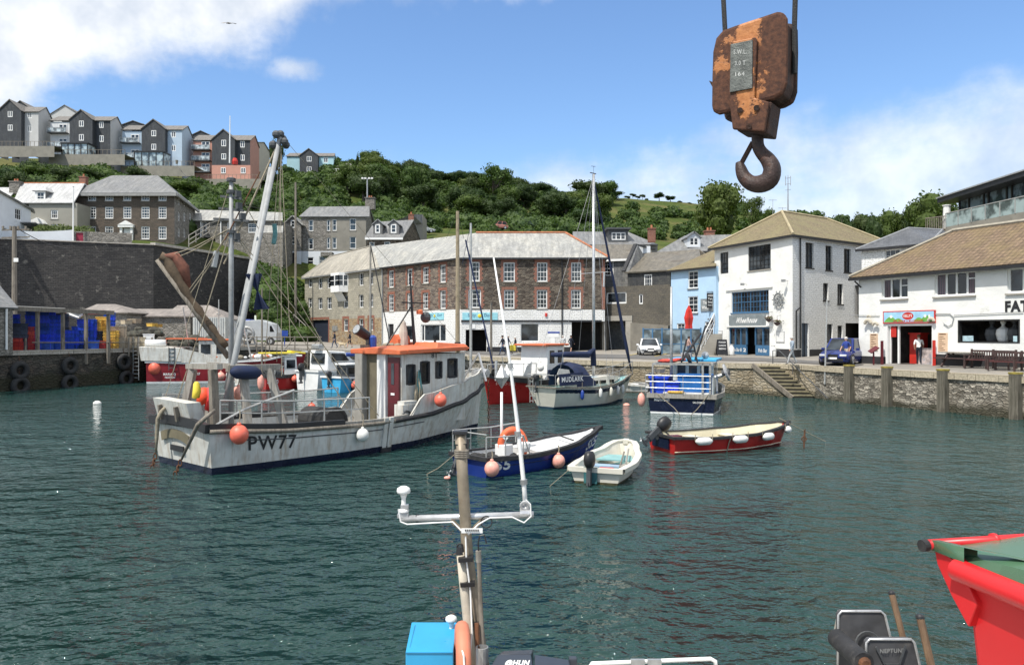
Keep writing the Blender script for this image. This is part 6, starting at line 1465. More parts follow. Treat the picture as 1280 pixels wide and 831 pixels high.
# ================================================================ BOATS
def interp(tab,t):
 if t<=tab[0][0]:return tab[0][1]
 for(a,x),(b,y)in zip(tab[:-1],tab[1:]):
  if t<=b:f=(t-a)/(b-a);f=f*f*(3-2*f)*.5+f*.5;return x+(y-x)*f
 return tab[-1][1]
class Boat:
 """local frame: origin at the waterline in the middle of the transom, x forward, y to port"""
 def __init__(s,name,label,cat,stern,bow,sheer,beam,wl,rake=.6,trake=.0,group=None,over=1.0,depth=.5):
  s.o=Vc((stern[0],stern[1],0));d=Vc((bow[0]-stern[0],bow[1]-stern[1],0));s.L=d.length;s.h=math.atan2(d.y,d.x)
  s.c,s.s=math.cos(s.h),math.sin(s.h);s.sheer,s.beam,s.wlr,s.rake,s.tr,s.depth=sheer,beam,wl,rake,trake,depth
  s.root=thing(name,label,cat,s.o,s.h,group)
 def loc(s,u,v,y=0.0):
  k=(u-CU)/F;Y=(y-s.s*s.o.x+s.c*s.o.y)/(-s.s*k+s.c);dx=k*Y-s.o.x;dy=Y-s.o.y
  return Vc((s.c*dx+s.s*dy,y,Z(v,Y)))
 def W(s,p):return Vc((s.o.x+s.c*p[0]-s.s*p[1],s.o.y+s.s*p[0]+s.c*p[1],p[2]))
 def hb(s,t,z):
  zs=interp(s.sheer,t);b=interp(s.beam,t);w=b*interp(s.wlr,t);f=max(-1,min(1.6,z/zs))
  return w+(b-w)*(f if f<0 else f**.8)if f>=0 else max(.02,w*(1+f*zs/s.depth*.6))
 def x_(s,t,z):
  zb=s.sheer[-1][1];return t*s.L+s.rake*max(0,(t-.55)/.45)**1.5*z/zb-s.tr*max(0,1-t*4)*z
 def pos(s,t,z,side,off=0):return Vc((s.x_(t,z),side*(s.hb(t,z)+off),z))
 def hull(s,mats,boot=.14,rail=None,railh=.1,railw=.06,deck=.35,inner='white',deckm='grey',strakes=(),extra=0,name='hull'):
  """mats: antifoul, boot stripe, topside"""
  N=26;ts=[i/N for i in range(N+1)];mb=MB();fr=[-1,-.35,0]
  def lev(t):zs=interp(s.sheer,t)+extra;return[-s.depth,-.2,0,boot]+[boot+(zs-boot)*k/5 for k in range(1,6)]
  grid={}
  for side in(-1,1):
   for i,t in enumerate(ts):
    for j,z in enumerate(lev(t)):
     p=s.pos(t,z,side)
     if j==0:p.y=side*.04
     if t==1:p.y=side*.03
     grid[side,i,j]=p
  for side in(-1,1):
   for i in range(N):
    for j in range(8):
     q=[grid[side,i,j],grid[side,i+1,j],grid[side,i+1,j+1],grid[side,i,j+1]]
     mb.add(q if side<0 else q[::-1],[(0,1,2,3)],0 if j<2 else(1 if j<3 else 2))
  for j in range(8):mb.add([grid[1,0,j],grid[-1,0,j],grid[-1,0,j+1],grid[1,0,j+1]],[(0,1,2,3)],0 if j<2 else(1 if j<3 else 2))
  for j in range(8):mb.add([grid[-1,N,j],grid[1,N,j],grid[1,N,j+1],grid[-1,N,j+1]],[(0,1,2,3)],0 if j<2 else(1 if j<3 else 2))
  H=mb.bd(name,[M[m]for m in mats],s.root,sm=True,autos=35)
  mb=MB();th=.06;dk=(lambda t:deck(t))if callable(deck)else(lambda t:deck);ins={}
  for side in(-1,1):
   for i,t in enumerate(ts):
    zs=interp(s.sheer,t)+extra;zd=min(dk(t),zs-.01);t2=min(max(t,.012),.985)
    for j,z in enumerate((zs,(zs+zd)/2,zd)):
     p=s.pos(t2,z,side);p.y=side*max(.01,abs(p.y)-th);ins[side,i,j]=p
  for side in(-1,1):
   for i in range(N):
    for j in range(2):
     q=[ins[side,i,j],ins[side,i+1,j],ins[side,i+1,j+1],ins[side,i,j+1]];mb.add(q if side>0 else q[::-1],[(0,1,2,3)],0)
  for j in range(2):mb.add([ins[1,0,j],ins[-1,0,j],ins[-1,0,j+1],ins[1,0,j+1]],[(0,1,2,3)],0)
  mb.bd('inner_side',M[inner],s.root,sm=True,autos=40)
  mb=MB()
  for i in range(N):mb.quad(ins[-1,i,2],ins[-1,i+1,2],ins[1,i+1,2],ins[1,i,2])
  mb.bd('deck',M[deckm],s.root)
  if rail:
   mb=MB()
   sec=lambda p,sd:[p+Vc((0,sd*railw,-railh)),p+Vc((0,sd*railw,.02)),p+Vc((0,-sd*(th+.03),.02)),p+Vc((0,-sd*(th+.03),-.02))]
   for sd in(-1,1):
    for i in range(N):
     a=sec(grid[sd,i,8],sd);b=sec(grid[sd,i+1,8],sd)
     for k in range(4):q=[a[k],b[k],b[(k+1)%4],a[(k+1)%4]];mb.add(q,[(0,1,2,3)])
   a=grid[1,0,8];b=grid[-1,0,8];mb.beam(a+Vc((-.02,.05,-railh/2+.01)),b+Vc((-.02,-.05,-railh/2+.01)),.12,railh+.02)
   a=grid[1,N,8];mb.beam((a.x-.1,0,a.z-railh/2),(a.x+.08,0,a.z-railh/2+.02),.16,railh+.03)
   mb.bd('gunwale',M[rail],s.root)
  for(t0,t1,f0,f1,w,h,m)in strakes:
   mb=MB();K=20
   for sd in(-1,1):
    pts=[]
    for k in range(K+1):
     t=t0+(t1-t0)*k/K;zs=interp(s.sheer,t)+extra;z=f0(t)if callable(f0)else zs*f0;pts.append(s.pos(t,z,sd,w*.4))
    mb.tube(pts,w,6)
   mb.bd('rubbing_strake',M[m],s.root,sm=True)
  return H
 def mesh(s,name,mat,fn,pa=None,**k):
  mb=MB();fn(mb);return mb.bd(name,M[mat]if isinstance(mat,str)else mat,pa or s.root,**k)
 def text(s,txt,t0,t1,z0,z1,mat,side=-1,pa=None,bold=.04,shear=0):
  """lettering that follows the side of the hull; t = fraction of length"""
  mb=MB();z0f=z0 if callable(z0)else(lambda t:z0);hh=(z1-z0)if not callable(z0)else z1
  text_on(mb,txt,lambda x,y:s.pos(t0+(t1-t0)*x,z0f(t0+(t1-t0)*x)+hh*y,side,.012),bold);mb.bd('lettering',M[mat],pa or s.root)
 def tfor(s,u,v):
  """hull fraction on the starboard side seen at pixel"""
  best=min((abs((lambda w:CU+F*w.x/w.y)(s.W(s.pos(k/400,1.0*interp(s.sheer,k/400)*.6,-1)))-u),k/400)for k in range(401));return best[1]
def stern_text(b,txt,y0,y1,z0,z1,mat,bold=.03,arch=0):
 mb=MB();text_on(mb,txt,lambda x,y:Vc((-b.tr*z0-.02,y0+(y1-y0)*x,z0+(z1-z0)*y+arch*(1-(2*x-1)**2))),bold);mb.bd('lettering',M[mat],b.root)
def buoy(name,label,p,r,mat,group=None,rope=.5,sc=(1,1,1.08),up=1):
 root=thing(name,label,'buoy',p,0,group)
 mb=MB();mb.ball((0,0,0),r,sc,20,14);rope and mb.cyl((0,0,r*.95*up),(0,0,r*1.3*up),r*.28,r*.2,8);mb.bd('float',M[mat],root,sm=True)
 if rope:mb=MB();mb.tube([(0,0,r*1.2),(.02,.03,r*1.3+rope*.5),(0,.06,r*1.3+rope)],.018,5);mb.bd('lanyard',M['rope'],root)
 return root
def fender(name,label,p,L,r,mat,group,horiz=None,rope=.4,tip='navy'):
 root=thing(name,label,'fender',p,0,group);mb=MB()
 prof=[(.02,-L/2),(r*.5,-L/2+r*.3),(r*.95,-L/2+r),(r,0),(r*.95,L/2-r),(r*.5,L/2-r*.3),(.02,L/2)]
 Mx=None
 if horiz is not None:x=Vc(horiz).normalized();Mx=Matrix((Vc((0,0,1)).cross(x),Vc((0,0,1)),x)).transposed();Mx=Matrix((x.cross(Vc((0,0,1))),Vc((0,0,1)),x)).transposed()
 mb.lt_(prof,(0,0,0),12,Mx);mb.bd('fender_body',M[mat],root,sm=True)
 mb=MB()
 if horiz is None:mb.tube([(0,0,L/2),(0,0,L/2+rope)],.012,4)
 else:
  for e in(-1,1):q=Mx@Vc((0,0,e*L/2));mb.tube([q,q+Vc((0,0,.22))],.012,4)
 mb.bd('lanyard',M['rope'],root);return root
def outboard(b,p,tilt=0,s=1.0,label=None,yaw=0):
 Mx=Matrix.Rotation(R(yaw),3,'Z')@Matrix.Rotation(R(tilt),3,'Y');p=Vc(p);T=lambda v:p+Mx@(Vc(v)*s)
 mb=MB();prof=[(.02,.62),(.12,.6),(.17,.5),(.19,.35),(.17,.2),(.12,.12)][::-1]
 vs=[]
 mb.lt_(prof,T((-.12,0,0)),14,Mx@Matrix.Diagonal((1.45*s,1.0*s,1.05*s)));o=mb.bd('outboard_motor',M['black'],b.root,sm=True,autos=50)
 mb=MB();
 def seg(a,c,w,h):mb.beam(T(a),T(c),w*s,h*s,up=Mx@Vc((0,1,0)))
 seg((-.14,0,.15),(-.14,0,-.45),.2,.13);seg((-.14,0,-.45),(-.14,0,-.75),.14,.06);mb.cyl(T((.0,0,-.68)),T((-.34,0,-.68)),.055*s,.04*s,8)
 seg((-.3,0,-.42),(.0,0,-.42),.16,.02);seg((-.0,0,.1),(-.0,0,-.25),.22,.1);seg((.0,0,.2),(.4,.02,.28),.05,.05)
 mb.bd('outboard_leg',M['darkgrey'],o)
 mb=MB()
 for k in range(3):
  a=k*2.094;d=Vc((0,math.cos(a),math.sin(a)));c=Vc((-.36,0,-.68));mb.pz([T(c+d*.03),T(c+d*.12+Vc((.03,0,0))+d.cross(Vc((1,0,0)))*.05),T(c+d*.13-d.cross(Vc((1,0,0)))*.05)],Mx@Vc((.012,0,0)))
 mb.bd('propeller',M['alu'],o);return o
def rails(mb,pts,z,r=.018,posts=True,base=0):
 """bent hand rail through pts at height z above base"""
 mb.tube([Vc((p[0],p[1],p[2]+z))for p in pts],r,6)
 if posts:
  for p in pts:mb.cyl((p[0],p[1],p[2]+base),(p[0],p[1],p[2]+z),r,n=5)
def tpx(b,txt,u0,u1,vt,vb,mat,pa=None,bold=.03,side=-1):
 t0,t1=b.tfor(u0,vb),b.tfor(u1,vb);Y0=b.W(b.pos(t0,.5,-1)).y;Y1=b.W(b.pos(t1,.5,-1)).y
 vt0,vt1=vt if isinstance(vt,tuple)else(vt,vt);vb0,vb1=vb if isinstance(vb,tuple)else(vb,vb);mb=MB()
 def fn(x,y):Y=Y0+(Y1-Y0)*x;v=(vb0+(vb1-vb0)*x)*(1-y)+(vt0+(vt1-vt0)*x)*y;return b.pos(t0+(t1-t0)*x,Z(v,Y),side,.012)
 text_on(mb,txt,fn,bold);return mb.bd('lettering',M[mat],pa or b.root)
def hbu(b,u,v,r,label,mat,rope=.3):
 best=None
 for k in range(300):
  t=k/299;Y=b.W(b.pos(t,.5,-1,r)).y;p=b.W(b.pos(t,Z(v,Y),-1,r*.98));e=abs(CU+F*p.x/p.y-u)
  if best is None or e<best[0]:best=(e,p)
 return buoy('fender_buoy',label,best[1],r,mat,'round buoys hung on the boats',rope=rope)
M['boatwhite']=plain('weathered_white_hull',(.60,.60,.56),.55,.12,3.2,dirt=.62,dcol=(.30,.21,.12),streak=True)
M['hullcream']=plain('cream_hull',(.66,.63,.54),.4,.08,2,dirt=.2,dcol=(.45,.42,.33),streak=True)
M['bluehull']=plain('royal_blue_hull',(.012,.035,.21),.35,.15,2,dirt=.15,dcol=(.03,.05,.12),streak=True)
M['redhull']=plain('bright_red_hull',(.46,.02,.018),.32,.12,2,dirt=.1,dcol=(.3,.05,.04),streak=True)
M['crimson']=plain('crimson_hull',(.23,.012,.02),.4,.15,2,dirt=.2,dcol=(.12,.03,.03),streak=True)
M['antifoul']=plain('antifoul_teal',(.02,.06,.10),.7,.3,3,dirt=.4,dcol=(.12,.05,.03))
M['weed']=plain('weedy_antifoul',(.08,.07,.03),.85,.5,5,dirt=.5,dcol=(.02,.02,.012))
M['innercream']=plain('cream_inner_hull',(.60,.55,.40),.7,.12,2,dirt=.3,dcol=(.4,.35,.24))
M['polegrey']=plain('dull_grey_pole',(.33,.34,.34),.55,.15,4,dirt=.3,dcol=(.22,.2,.18))
M['tealpaint']=plain('teal_paint',(.04,.15,.16),.55,.2,3)
M['paleteal']=plain('pale_teal_paint',(.22,.42,.42),.5,.15,3)
M['deckgrey']=plain('deck_grey',(.24,.24,.23),.8,.2,2,dirt=.35,dcol=(.12,.1,.08))
M['canvasbrown']=plain('brown_tan_sail',(.19,.075,.05),.9,.35,5,bump=.5,bscale=9)
M['canvasolive']=plain('faded_brown_canvas',(.12,.085,.055),.95,.3,5,bump=.5,bscale=9)
def trawler():
 b=Boat('fishing_boat','large white fishing boat with orange wheelhouse roof and two leaning poles','fishing boat',(-9.5,22.05),(-1.45,31.3),[(0,1.22),(.2,1.05),(.45,.98),(.65,1.08),(.8,1.3),(.9,1.5),(1,1.78)],[(0,1.72),(.12,1.95),(.35,2.15),(.6,2.0),(.8,1.4),(.92,.7),(1,.04)],[(0,.93),(.5,.93),(.75,.7),(.9,.42),(1,.1)],rake=.3,trake=.12)
 Hm=b.hull(('rust','navyhull','boatwhite'),boot=.2,deck=lambda t:.35 if t<.55 else .35+(t-.55)*3.2,inner='boatwhite',deckm='deckgrey',rail=None,strakes=((0.0,.56,1.0,0,.07,.1,'timb'),(.5,1.0,1.0,0,.085,.1,'blackrub'),(.05,.62,.78,0,.018,.1,'darkgrey')))
 def f(mb):
  for sd in(-1,1):
   for k in range(14):
    t,t2=.0+.33*k/14,.33*(k+1)/14;p=b.pos(t,interp(b.sheer,t),sd,.01);q=b.pos(t2,interp(b.sheer,t2),sd,.01);mb.beam(p+Vc((0,0,.1)),q+Vc((0,0,.1)),.1,.22)
  for k in range(8):
   y=1.75-3.5*k/8;y2=1.75-3.5*(k+1)/8;z=lambda y:1.3+.12*(1-(y/1.75)**2);mb.beam((-.2,y,z(y)),(-.2,y2,z(y2)),.14,.25)
 b.mesh('stern_rail','black',f)
 for sd in(-1,1):
  def f(mb):
   for k in range(8):
    t,t2=.3+.25*k/8,.3+.25*(k+1)/8;p=b.pos(t,interp(b.sheer,t),sd,-.02);q=b.pos(t2,interp(b.sheer,t2),sd,-.02);mb.beam(p+Vc((0,0,.09)),q+Vc((0,0,.09)),.13,.1)
  b.mesh('cap_rail','timbgr',f)
 def f(mb):
  K=22;hgt=lambda t:.72*min(1,(t-.56)/.05)
  for sd in(-1,1):
   for k in range(K):
    t,t2=.56+.44*k/K,.56+.44*(k+1)/K
    for o in(0,-.07):
     z0,z1=interp(b.sheer,t),interp(b.sheer,t2);a=b.pos(t,z0,sd,o);c=b.pos(t2,z1,sd,o);e=b.pos(t2,z1,sd,o+.05);e.z+=hgt(t2);g=b.pos(t,z0,sd,o+.05);g.z+=hgt(t)
     e.x+=.1*max(0,(t2-.8)/.2);g.x+=.1*max(0,(t-.8)/.2)
     for p in(a,c,e,g):
      if abs(p.y)<.03:p.y=sd*.03
     mb.quad(a,c,e,g)
    mb.quad(g,e,e+Vc((0,-sd*.07,0)),g+Vc((0,-sd*.07,0)))
 b.mesh('bow_bulwark','boatwhite',f,sm=False)
 tpx(b,'PW77',310,370,(544.5,542.5),(563,559.5),'black',Hm,.015)
 stern_text(b,'BEAGLE',.95,-.35,.80,.98,'cratetan',.03,.14);
 def f(mb):
  for k in range(8):
   x0,x1=-1+k/4,-1+(k+1)/4;mb.beam((-.15,.3-.85*x0,.86+.14*(1-x0*x0)),(-.15,.3-.85*x1,.86+.14*(1-x1*x1)),.03,.26)
 b.mesh('name_board',plain('olive_name_board',(.16,.14,.09),.7),f)
 b.mesh('port_board','black',lambda mb:mb.box((-.125,.2,.58),(.04,.8,.16)));stern_text(b,'PADSTOW',.55,-.15,.53,.63,'winwhite',.02)
 p0,p1=b.loc(209,520,1.35),b.loc(251,524,-.7)
 b.mesh('transom_box','boatwhite',lambda mb:mb.pz([(-.15,1.35,1.35),(-.15,-.75,1.35),(-.32,-.75,1.95),(-.32,1.35,2.0)],(.42,0,0)))
 for y in(.85,-.15):b.mesh('timber_batten','timb',lambda mb:mb.beam((-.27,y,1.4),(-.34,y,1.82),.1,.1))
 def beam(u0,v0,y0,u1,v1,y1,w=.16,m='timbgr',name='gallows_leg'):
  b.mesh(name,m,lambda mb:mb.beam(b.loc(u0,v0,y0),b.loc(u1,v1,y1),w,w))
 def beam2(p,q,w=.16,m='timbgr',name='gallows_beam'):b.mesh(name,m,lambda mb:mb.beam(p,q,w,w))
 a=b.loc(241,462,.9);a2=Vc((a.x-.25,1.25,.9));beam2(a,a2,.2,name='gallows_leg')
 c=b.loc(266,462,-.95);beam2(c,Vc((c.x,-1.1,.9)),.2,'timb','gallows_leg');beam2(a+Vc((0,.3,.1)),c+Vc((0,-.4,.1)),.16)
 c2=b.loc(286,458,-1.5);
 g0=b.loc(304,462,-1.2);g1=Vc((g0.x-.05,-1.6,.95));beam2(g0,g1,.2,name='gallows_leg')
 h0=b.loc(336,461,-1.3);h1=Vc((h0.x+.35,-1.7,.95));beam2(h0,h1,.2,name='gallows_leg')
 beam2(g0+Vc((-.5,0,.05)),h0+Vc((.35,0,.05)),.18)
 g2=Vc((g0.x+.4,1.3,g0.z));beam2(g2,Vc((g2.x-.05,1.6,.95)),.18,name='gallows_leg');beam2(g0+Vc((.2,0,.06)),g2+Vc((0,.3,.06)),.16)
 m0=b.loc(289,500,0.1);top=b.loc(289,222,.1);b.mesh('mast','polegrey',lambda mb:mb.tube([(m0.x,.1,.4),m0.lerp(top,.6),top],[.085,.08,.06],8),sm=True)
 ant=b.loc(287.5,145,.1);b.mesh('aerial','winwhite',lambda mb:mb.cyl(b.loc(287,204,.1),ant,.025,.012,5))
 def f(mb):
  for v,w in((275,.5),(262,.35),(247,.3),(300,.25)):p=b.loc(289,v,.1);mb.beam(p+Vc((-w*.6,w,.05)),p+Vc((w*.6,-w,-.05)),.06,.07);mb.box(p+Vc((w*.4,-w*.6,.1)),(.16,.14,.2))
  for v in(225,240,290):mb.lt_([(.14,-.05),(.14,.05)],b.loc(289,v,.1),8)
 b.mesh('mast_fittings','darkgrey',f)
 b.mesh('mast_light','red',lambda mb:mb.lt_([(.09,-.1),(.1,0),(.06,.1)],b.loc(293.5,202,.1),8))
 P1a,P1b=b.loc(295,441,-.35),b.loc(350.5,168,-.35);P2a,P2b=b.loc(301,400,.55),b.loc(339,210,.55)
 P1c=P1a+(P1a-P1b).normalized()*1.4;P2c=P2a+(P2a-P2b).normalized()*2.2
 b.mesh('derrick_pole','polegrey',lambda mb:mb.tube([P1c,P1a,P1b],[.092,.092,.072],10),sm=True)
 b.mesh('derrick_pole','polegrey',lambda mb:mb.tube([P2c,P2a,P2b],[.10,.10,.085],10),sm=True)
 def f(mb):
  for d in((0,0,0),(.15,.1,-.1),(-.18,-.05,-.05),(.05,-.15,-.25),(.2,0,-.3),(-.2,.1,-.35)):mb.ball(P1b+Vc(d),.13,n=7,k=5)
 b.mesh('pole_head_block','darkgrey',f)
 S0,S1=b.loc(286,447,.5),b.loc(196,325,1.6)
 b.mesh('sail_spar','timb',lambda mb:mb.tube([S0,S1],[.09,.06],8),sm=True)
 def f(mb):
  pts=[];rs=[]
  for k in range(15):
   t=k/14;off=Vc((.05,0,.14+.28*max(0,(t-.6)/.4)**.8));pts.append(S0.lerp(S1,.06+.9*t)+off*(1 if t<.97 else .6));rs.append(.09+.03*math.sin(k*2.3)+.07*max(0,math.sin(max(0,(t-.58)/.42)*math.pi))+.02)
  mb.tube(pts,rs,9)
 b.mesh('furled_sail','canvasolive',f,sm=True)
 def f(mb):q=S0.lerp(S1,.80);mb.tube([S0.lerp(S1,.62)+Vc((.12,-.08,.28)),S0.lerp(S1,.75)+Vc((.2,-.1,.5)),S0.lerp(S1,.88)+Vc((.22,-.1,.5)),S0.lerp(S1,.96)+Vc((.08,-.1,.25))],[.05,.2,.17,.04],8)
 b.mesh('red_sail_fold','canvasbrown',f,sm=True)
 def f(mb):
  A,B_,C_=b.loc(307,342.5,-.4),b.loc(328,342,-.4),b.loc(321.5,364,-.4);D,E=b.loc(317.5,387.5,-.4),b.loc(337.5,385.5,-.4)
  mb.pz([A,B_,C_],(0,.04,0));mb.pz([C_,D,E],(0,.04,0));mb.pz([(A+B_)/2+Vc((0,-.3,0)),(A+B_)/2+Vc((0,.34,0)),C_],(.04,0,0));mb.pz([(D+E)/2+Vc((0,-.3,0)),(D+E)/2+Vc((0,.34,0)),C_],(.04,0,0))
 b.mesh('day_shape','navy',f)
 def f(mb):
  tp=b.loc(289,285,.1)
  for e,r in((S1,.016),(S1+Vc((.1,.1,-.15)),.016),(S0.lerp(S1,.6),.016),(S0.lerp(S1,.63),.016),(b.loc(215,520,1.5),.02)):mb.tube([tp,(tp+e)/2-Vc((0,0,.1)),e],r,4)
  tp=b.loc(289,225,.1);mb.tube([tp,Vc((-.1,1.4,1.4))],.012,4);mb.tube([tp,Vc((5,-1.9,1.2))],.012,4);mb.tube([b.loc(289,285,.1),Vc((4.6,-1.9,1.2))],.014,4);mb.tube([b.loc(289,285,.1),Vc((5.6,-1.9,1.2))],.014,4)
  for u,v,y in((352,470,-1),(346,452,.2),(331,455,1.0),(363,430,-1)):mb.tube([P1b,b.loc(u,v,y)],.012,4)
  mb.tube([P1b,b.loc(608,470,0)],.008,4);mb.tube([b.loc(349,176,-.35),b.loc(280,330,.4)],.03,5)
 b.mesh('rigging','rope',f)
 b.mesh('boom','rust',lambda mb:mb.tube([b.loc(325,215,-.3),b.loc(281,300,.1)],.02,5))
 b.mesh('hanging_block','galv',lambda mb:mb.beam(b.loc(271,314,.5),b.loc(267,334,.5),.14,.12))
 b.mesh('teal_line','ropeblue',lambda mb:mb.tube([b.loc(343,280,-.3),b.loc(344,292,-.3),b.loc(342,305,-.3)],.07,6))
 def f(mb):
  def P_(t,sd=-1,o=-.15):return b.pos(t,interp(b.sheer,t)+.1,sd,o)
  ps=[P_(t)for t in(.03,.12,.2,.28,.36,.42)]
  rails(mb,ps,.75,.025);mb.tube([p+Vc((0,0,.4))for p in ps],.02,5)
  ps=[P_(t,1)for t in(.02,.12,.22,.32,.4,.5,.55)];rails(mb,ps,.75,.025);mb.tube([p+Vc((0,0,.4))for p in ps],.02,5)
  a=b.loc(262,516,-1.6);mb.tube([b.pos(.0,1.3,-1,0),Vc((.9,-1.7,1.75)),Vc((2.6,-1.6,2.2))],.035,6)
 b.mesh('guard_rail','rail',f)
 ys=-1.15;zr=lambda u,v:b.loc(u,v,ys).z
 A0=b.loc(502,450,ys).x;A1=b.loc(581,440,ys).x;zt=3.16;zd=.62;w=2.3
 wl=[b.loc(u0,v0,ys).x for u0,v0 in((508,470),(519,470),(525.5,470),(537,470),(544.5,460),(552.5,460),(559.5,460),(571.5,460))]
 zz=[(zr(513,481),zr(513,455.5)),(zr(531,479.5),zr(531,451.5)),(zr(548,473),zr(548,451.5)),(zr(565,472),zr(565,448))]
 tw=Wall((A0,ys),(A1,ys))
 ops=[(wl[2*i]-A0,wl[2*i+1]-A0,zz[i][0],zz[i][1])for i in range(4)]
 mb=MB();tw.fill(mb,zd,zt,ops,depth=.06);fr=Wall((A1,ys),(A1+.35,-ys));fr=Wall((A1,ys),(A1,-ys));fo=[(.2,1.0,2.3,3.0),(1.25,2.1,2.3,3.0)]
 fr.fill(mb,zd,zt,fo,depth=.06);pw=Wall((A1,-ys),(A0,-ys));po=[(.3,1.0,2.2,3.0),(1.6,2.3,2.2,3.0),(2.6,3.3,2.2,3.0)];pw.fill(mb,zd,zt,po,depth=.06);aw=Wall((A0,-ys),(A0,ys));aw.fill(mb,zd,zt,[(1.35,2.1,2.15,2.9)],depth=.06)
 WH=mb.bd('wheelhouse',M['boatwhite'],b.root)
 for ww,oo in((tw,ops),(fr,fo),(pw,po)):
  for o in oo:
   mb=MB();a_,b_,c_,d_=o;fw=.07
   fbox(ww,mb,a_-fw*.4,a_+fw,c_,d_,-.07,.02);fbox(ww,mb,b_-fw,b_+fw*.4,c_,d_,-.07,.02);fbox(ww,mb,a_+fw,b_-fw,c_-.02,c_+fw,-.07,.019);fbox(ww,mb,a_+fw,b_-fw,d_-fw,d_+.02,-.07,.019)
   wf=mb.bd('cabin_window',M['blackrub'],WH,bevel=.03);mb=MB();mb.quad(ww.pt(a_,c_,-.05),ww.pt(b_,c_,-.05),ww.pt(b_,d_,-.05),ww.pt(a_,d_,-.05));mb.bd('pane',M['glass'],WH)
 mb=MB();q=b.loc(539,444.5,ys);tr_(mb,'81',(b.loc(539,447,ys).x,ys-.012,b.loc(540,447.5,ys).z),(.26,0,0),(0,0,.2));mb.bd('lettering',M['black'],WH)
 R0_=b.loc(443,449,ys-.25);R1_=b.loc(583,441,ys-.25);x0=A0-.3;x1=R1_.x+.1;xm=A0+.05;xc=b.loc(541,440,ys).x
 def f(mb):
  for i,(xa,xb,za,zb_)in enumerate(((x0,xm,zt+.0,zt+.02),(xm,x1,zt+.02,zt+.1))):
   e=ys-.25;mb.add([(xa,e,za),(xb,e,zb_),(xb,-e,zb_),(xa,-e,za),(xa,e,za+.16),(xb,e,zb_+.16),(xb,-e,zb_+.16),(xa,-e,za+.16),(xa,0,za+.26),(xb,0,zb_+.26)],[(0,3,2,1),(0,1,5,4),(2,3,7,6),(4,5,9,8),(8,9,6,7),(0,4,8,7,3),(1,2,6,9,5)])
  mb.add([(xc,ys-.22,zt+.2),(x1+.12,ys-.25,zt+.16),(x1+.12,-ys+.25,zt+.16),(xc,-ys+.22,zt+.2),(xc+.15,ys-.1,zt+.42),(x1,ys-.1,zt+.34),(x1,-ys+.1,zt+.34),(xc+.15,-ys+.1,zt+.42)],[(0,3,2,1),(0,1,5,4),(2,3,7,6),(4,5,6,7),(0,4,7,3),(1,2,6,5)])
 b.mesh('cabin_roof','orange',f,bevel=.03)
 def yo(u):
  k=(u-CU)/F;Yv=(A0+b.c*b.o.x+b.s*b.o.y)/(b.c*k+b.s);return-b.s*(k*Yv-b.o.x)+b.c*(Yv-b.o.y)
 def aft(u0,u1,m,name,dx=.05,th=.06,z0=zd-.2,z1=zt,pr=None):ya,yb=yo(u0),yo(u1);return b.mesh(name,m,lambda mb:mb.box((A0-dx,(ya+yb)/2,(z0+z1)/2),(th,abs(ya-yb),z1-z0)),pr)
 aft(452,460.5,plain('grey_board',(.30,.29,.26),.8,.15,2,dirt=.2),'shelter_board',.28,.06);aft(461,474.5,plain('khaki_recess',(.15,.13,.085),.85,.2,2,dirt=.2),'shelter_recess',.06);b.mesh('shelter_return',plain('grey_board',(.3,.29,.26)),lambda mb:mb.box((A0-.15,yo(460.5),(zd+zt)/2),(.3,.05,zt-zd)))  # khaki sheet painted dark to stand for the shaded shelter recess
 aft(475.5,486,'white','shelter_post',.1,.12);dr=aft(487.5,501,'darkred','cabin_door',.07,.06,zd,zt-.1);aft(492,495.5,'glass','door_pane',.105,.02,2.1,2.85,dr);aft(491.5,496,'winwhite','door_plate',.105,.02,1.72,1.8,dr);aft(488.5,499.5,plain('maroon_panel',(.08,.012,.015),.5),'door_panel',.105,.02,.75,1.45,dr)
 p=b.loc(511,508,ys-.45);b.mesh('winch_box','boatwhite',lambda mb:(mb.box((p.x,ys-.35,.95),(.75,.45,1.0)),mb.box((p.x,ys-.38,1.5),(.6,.35,.12))));b.mesh('winch_wheel','darkgrey',lambda mb:mb.torus((p.x-.25,ys-.62,1.05),.2,.035,14,6,M=Matrix.Rotation(R(90),3,'X')))
 p2=b.loc(524,500,ys-.2)
 def f(mb):
  for k in range(12):
   x=p2.x+random.uniform(-.22,.22);y=ys-.2+random.uniform(-.12,.1);z1=2.4-random.random()*.4;mb.tube([(p2.x,ys-.1,2.55),(x,y,z1-.3),(x*1.0+random.uniform(-.08,.08),y,1.3),(x+.05,y,.75+random.random()*.3)],.022,5)
 b.mesh('rope_hank','rope',f);b.mesh('teal_rope_hank','ropeblue',lambda mb:[mb.tube([(p2.x+.04,ys-.16,2.6),(p2.x+.05*k-.1,ys-.2,2.0),(p2.x+.06*k-.12,ys-.18,1.5)],.03,5)for k in range(5)])
 b.mesh('foredeck_hatch','boatwhite',lambda mb:mb.box((b.loc(545,500,ys).x,ys+.12,1.25),(1.0,.5,.8)),bevel=.04)
 b.mesh('foredeck','deckgrey',lambda mb:[mb.quad(b.pos(t,interp(b.sheer,t)+.42,-1,-.1),b.pos(t+.045,interp(b.sheer,t+.045)+.42,-1,-.1),b.pos(t+.045,interp(b.sheer,t+.045)+.42,1,-.1),b.pos(t,interp(b.sheer,t)+.42,1,-.1))for t in[.68+.043*i for i in range(7)]])
 def f(mb):
  x=b.loc(585,460,0).x;mb.beam((x,.3,2.0),(x+.1,-.5,3.1),.06,.06);mb.beam((x,-1,2.0),(x+.1,-.5,3.1),.06,.06);mb.box((x+.7,0,2.25),(.5,.6,.3));mb.cyl((x+.7,-.45,2.3),(x+.7,.45,2.3),.14,n=8);mb.cyl((x+1.7,0,1.9),(x+1.7,0,2.75),.06,n=6)
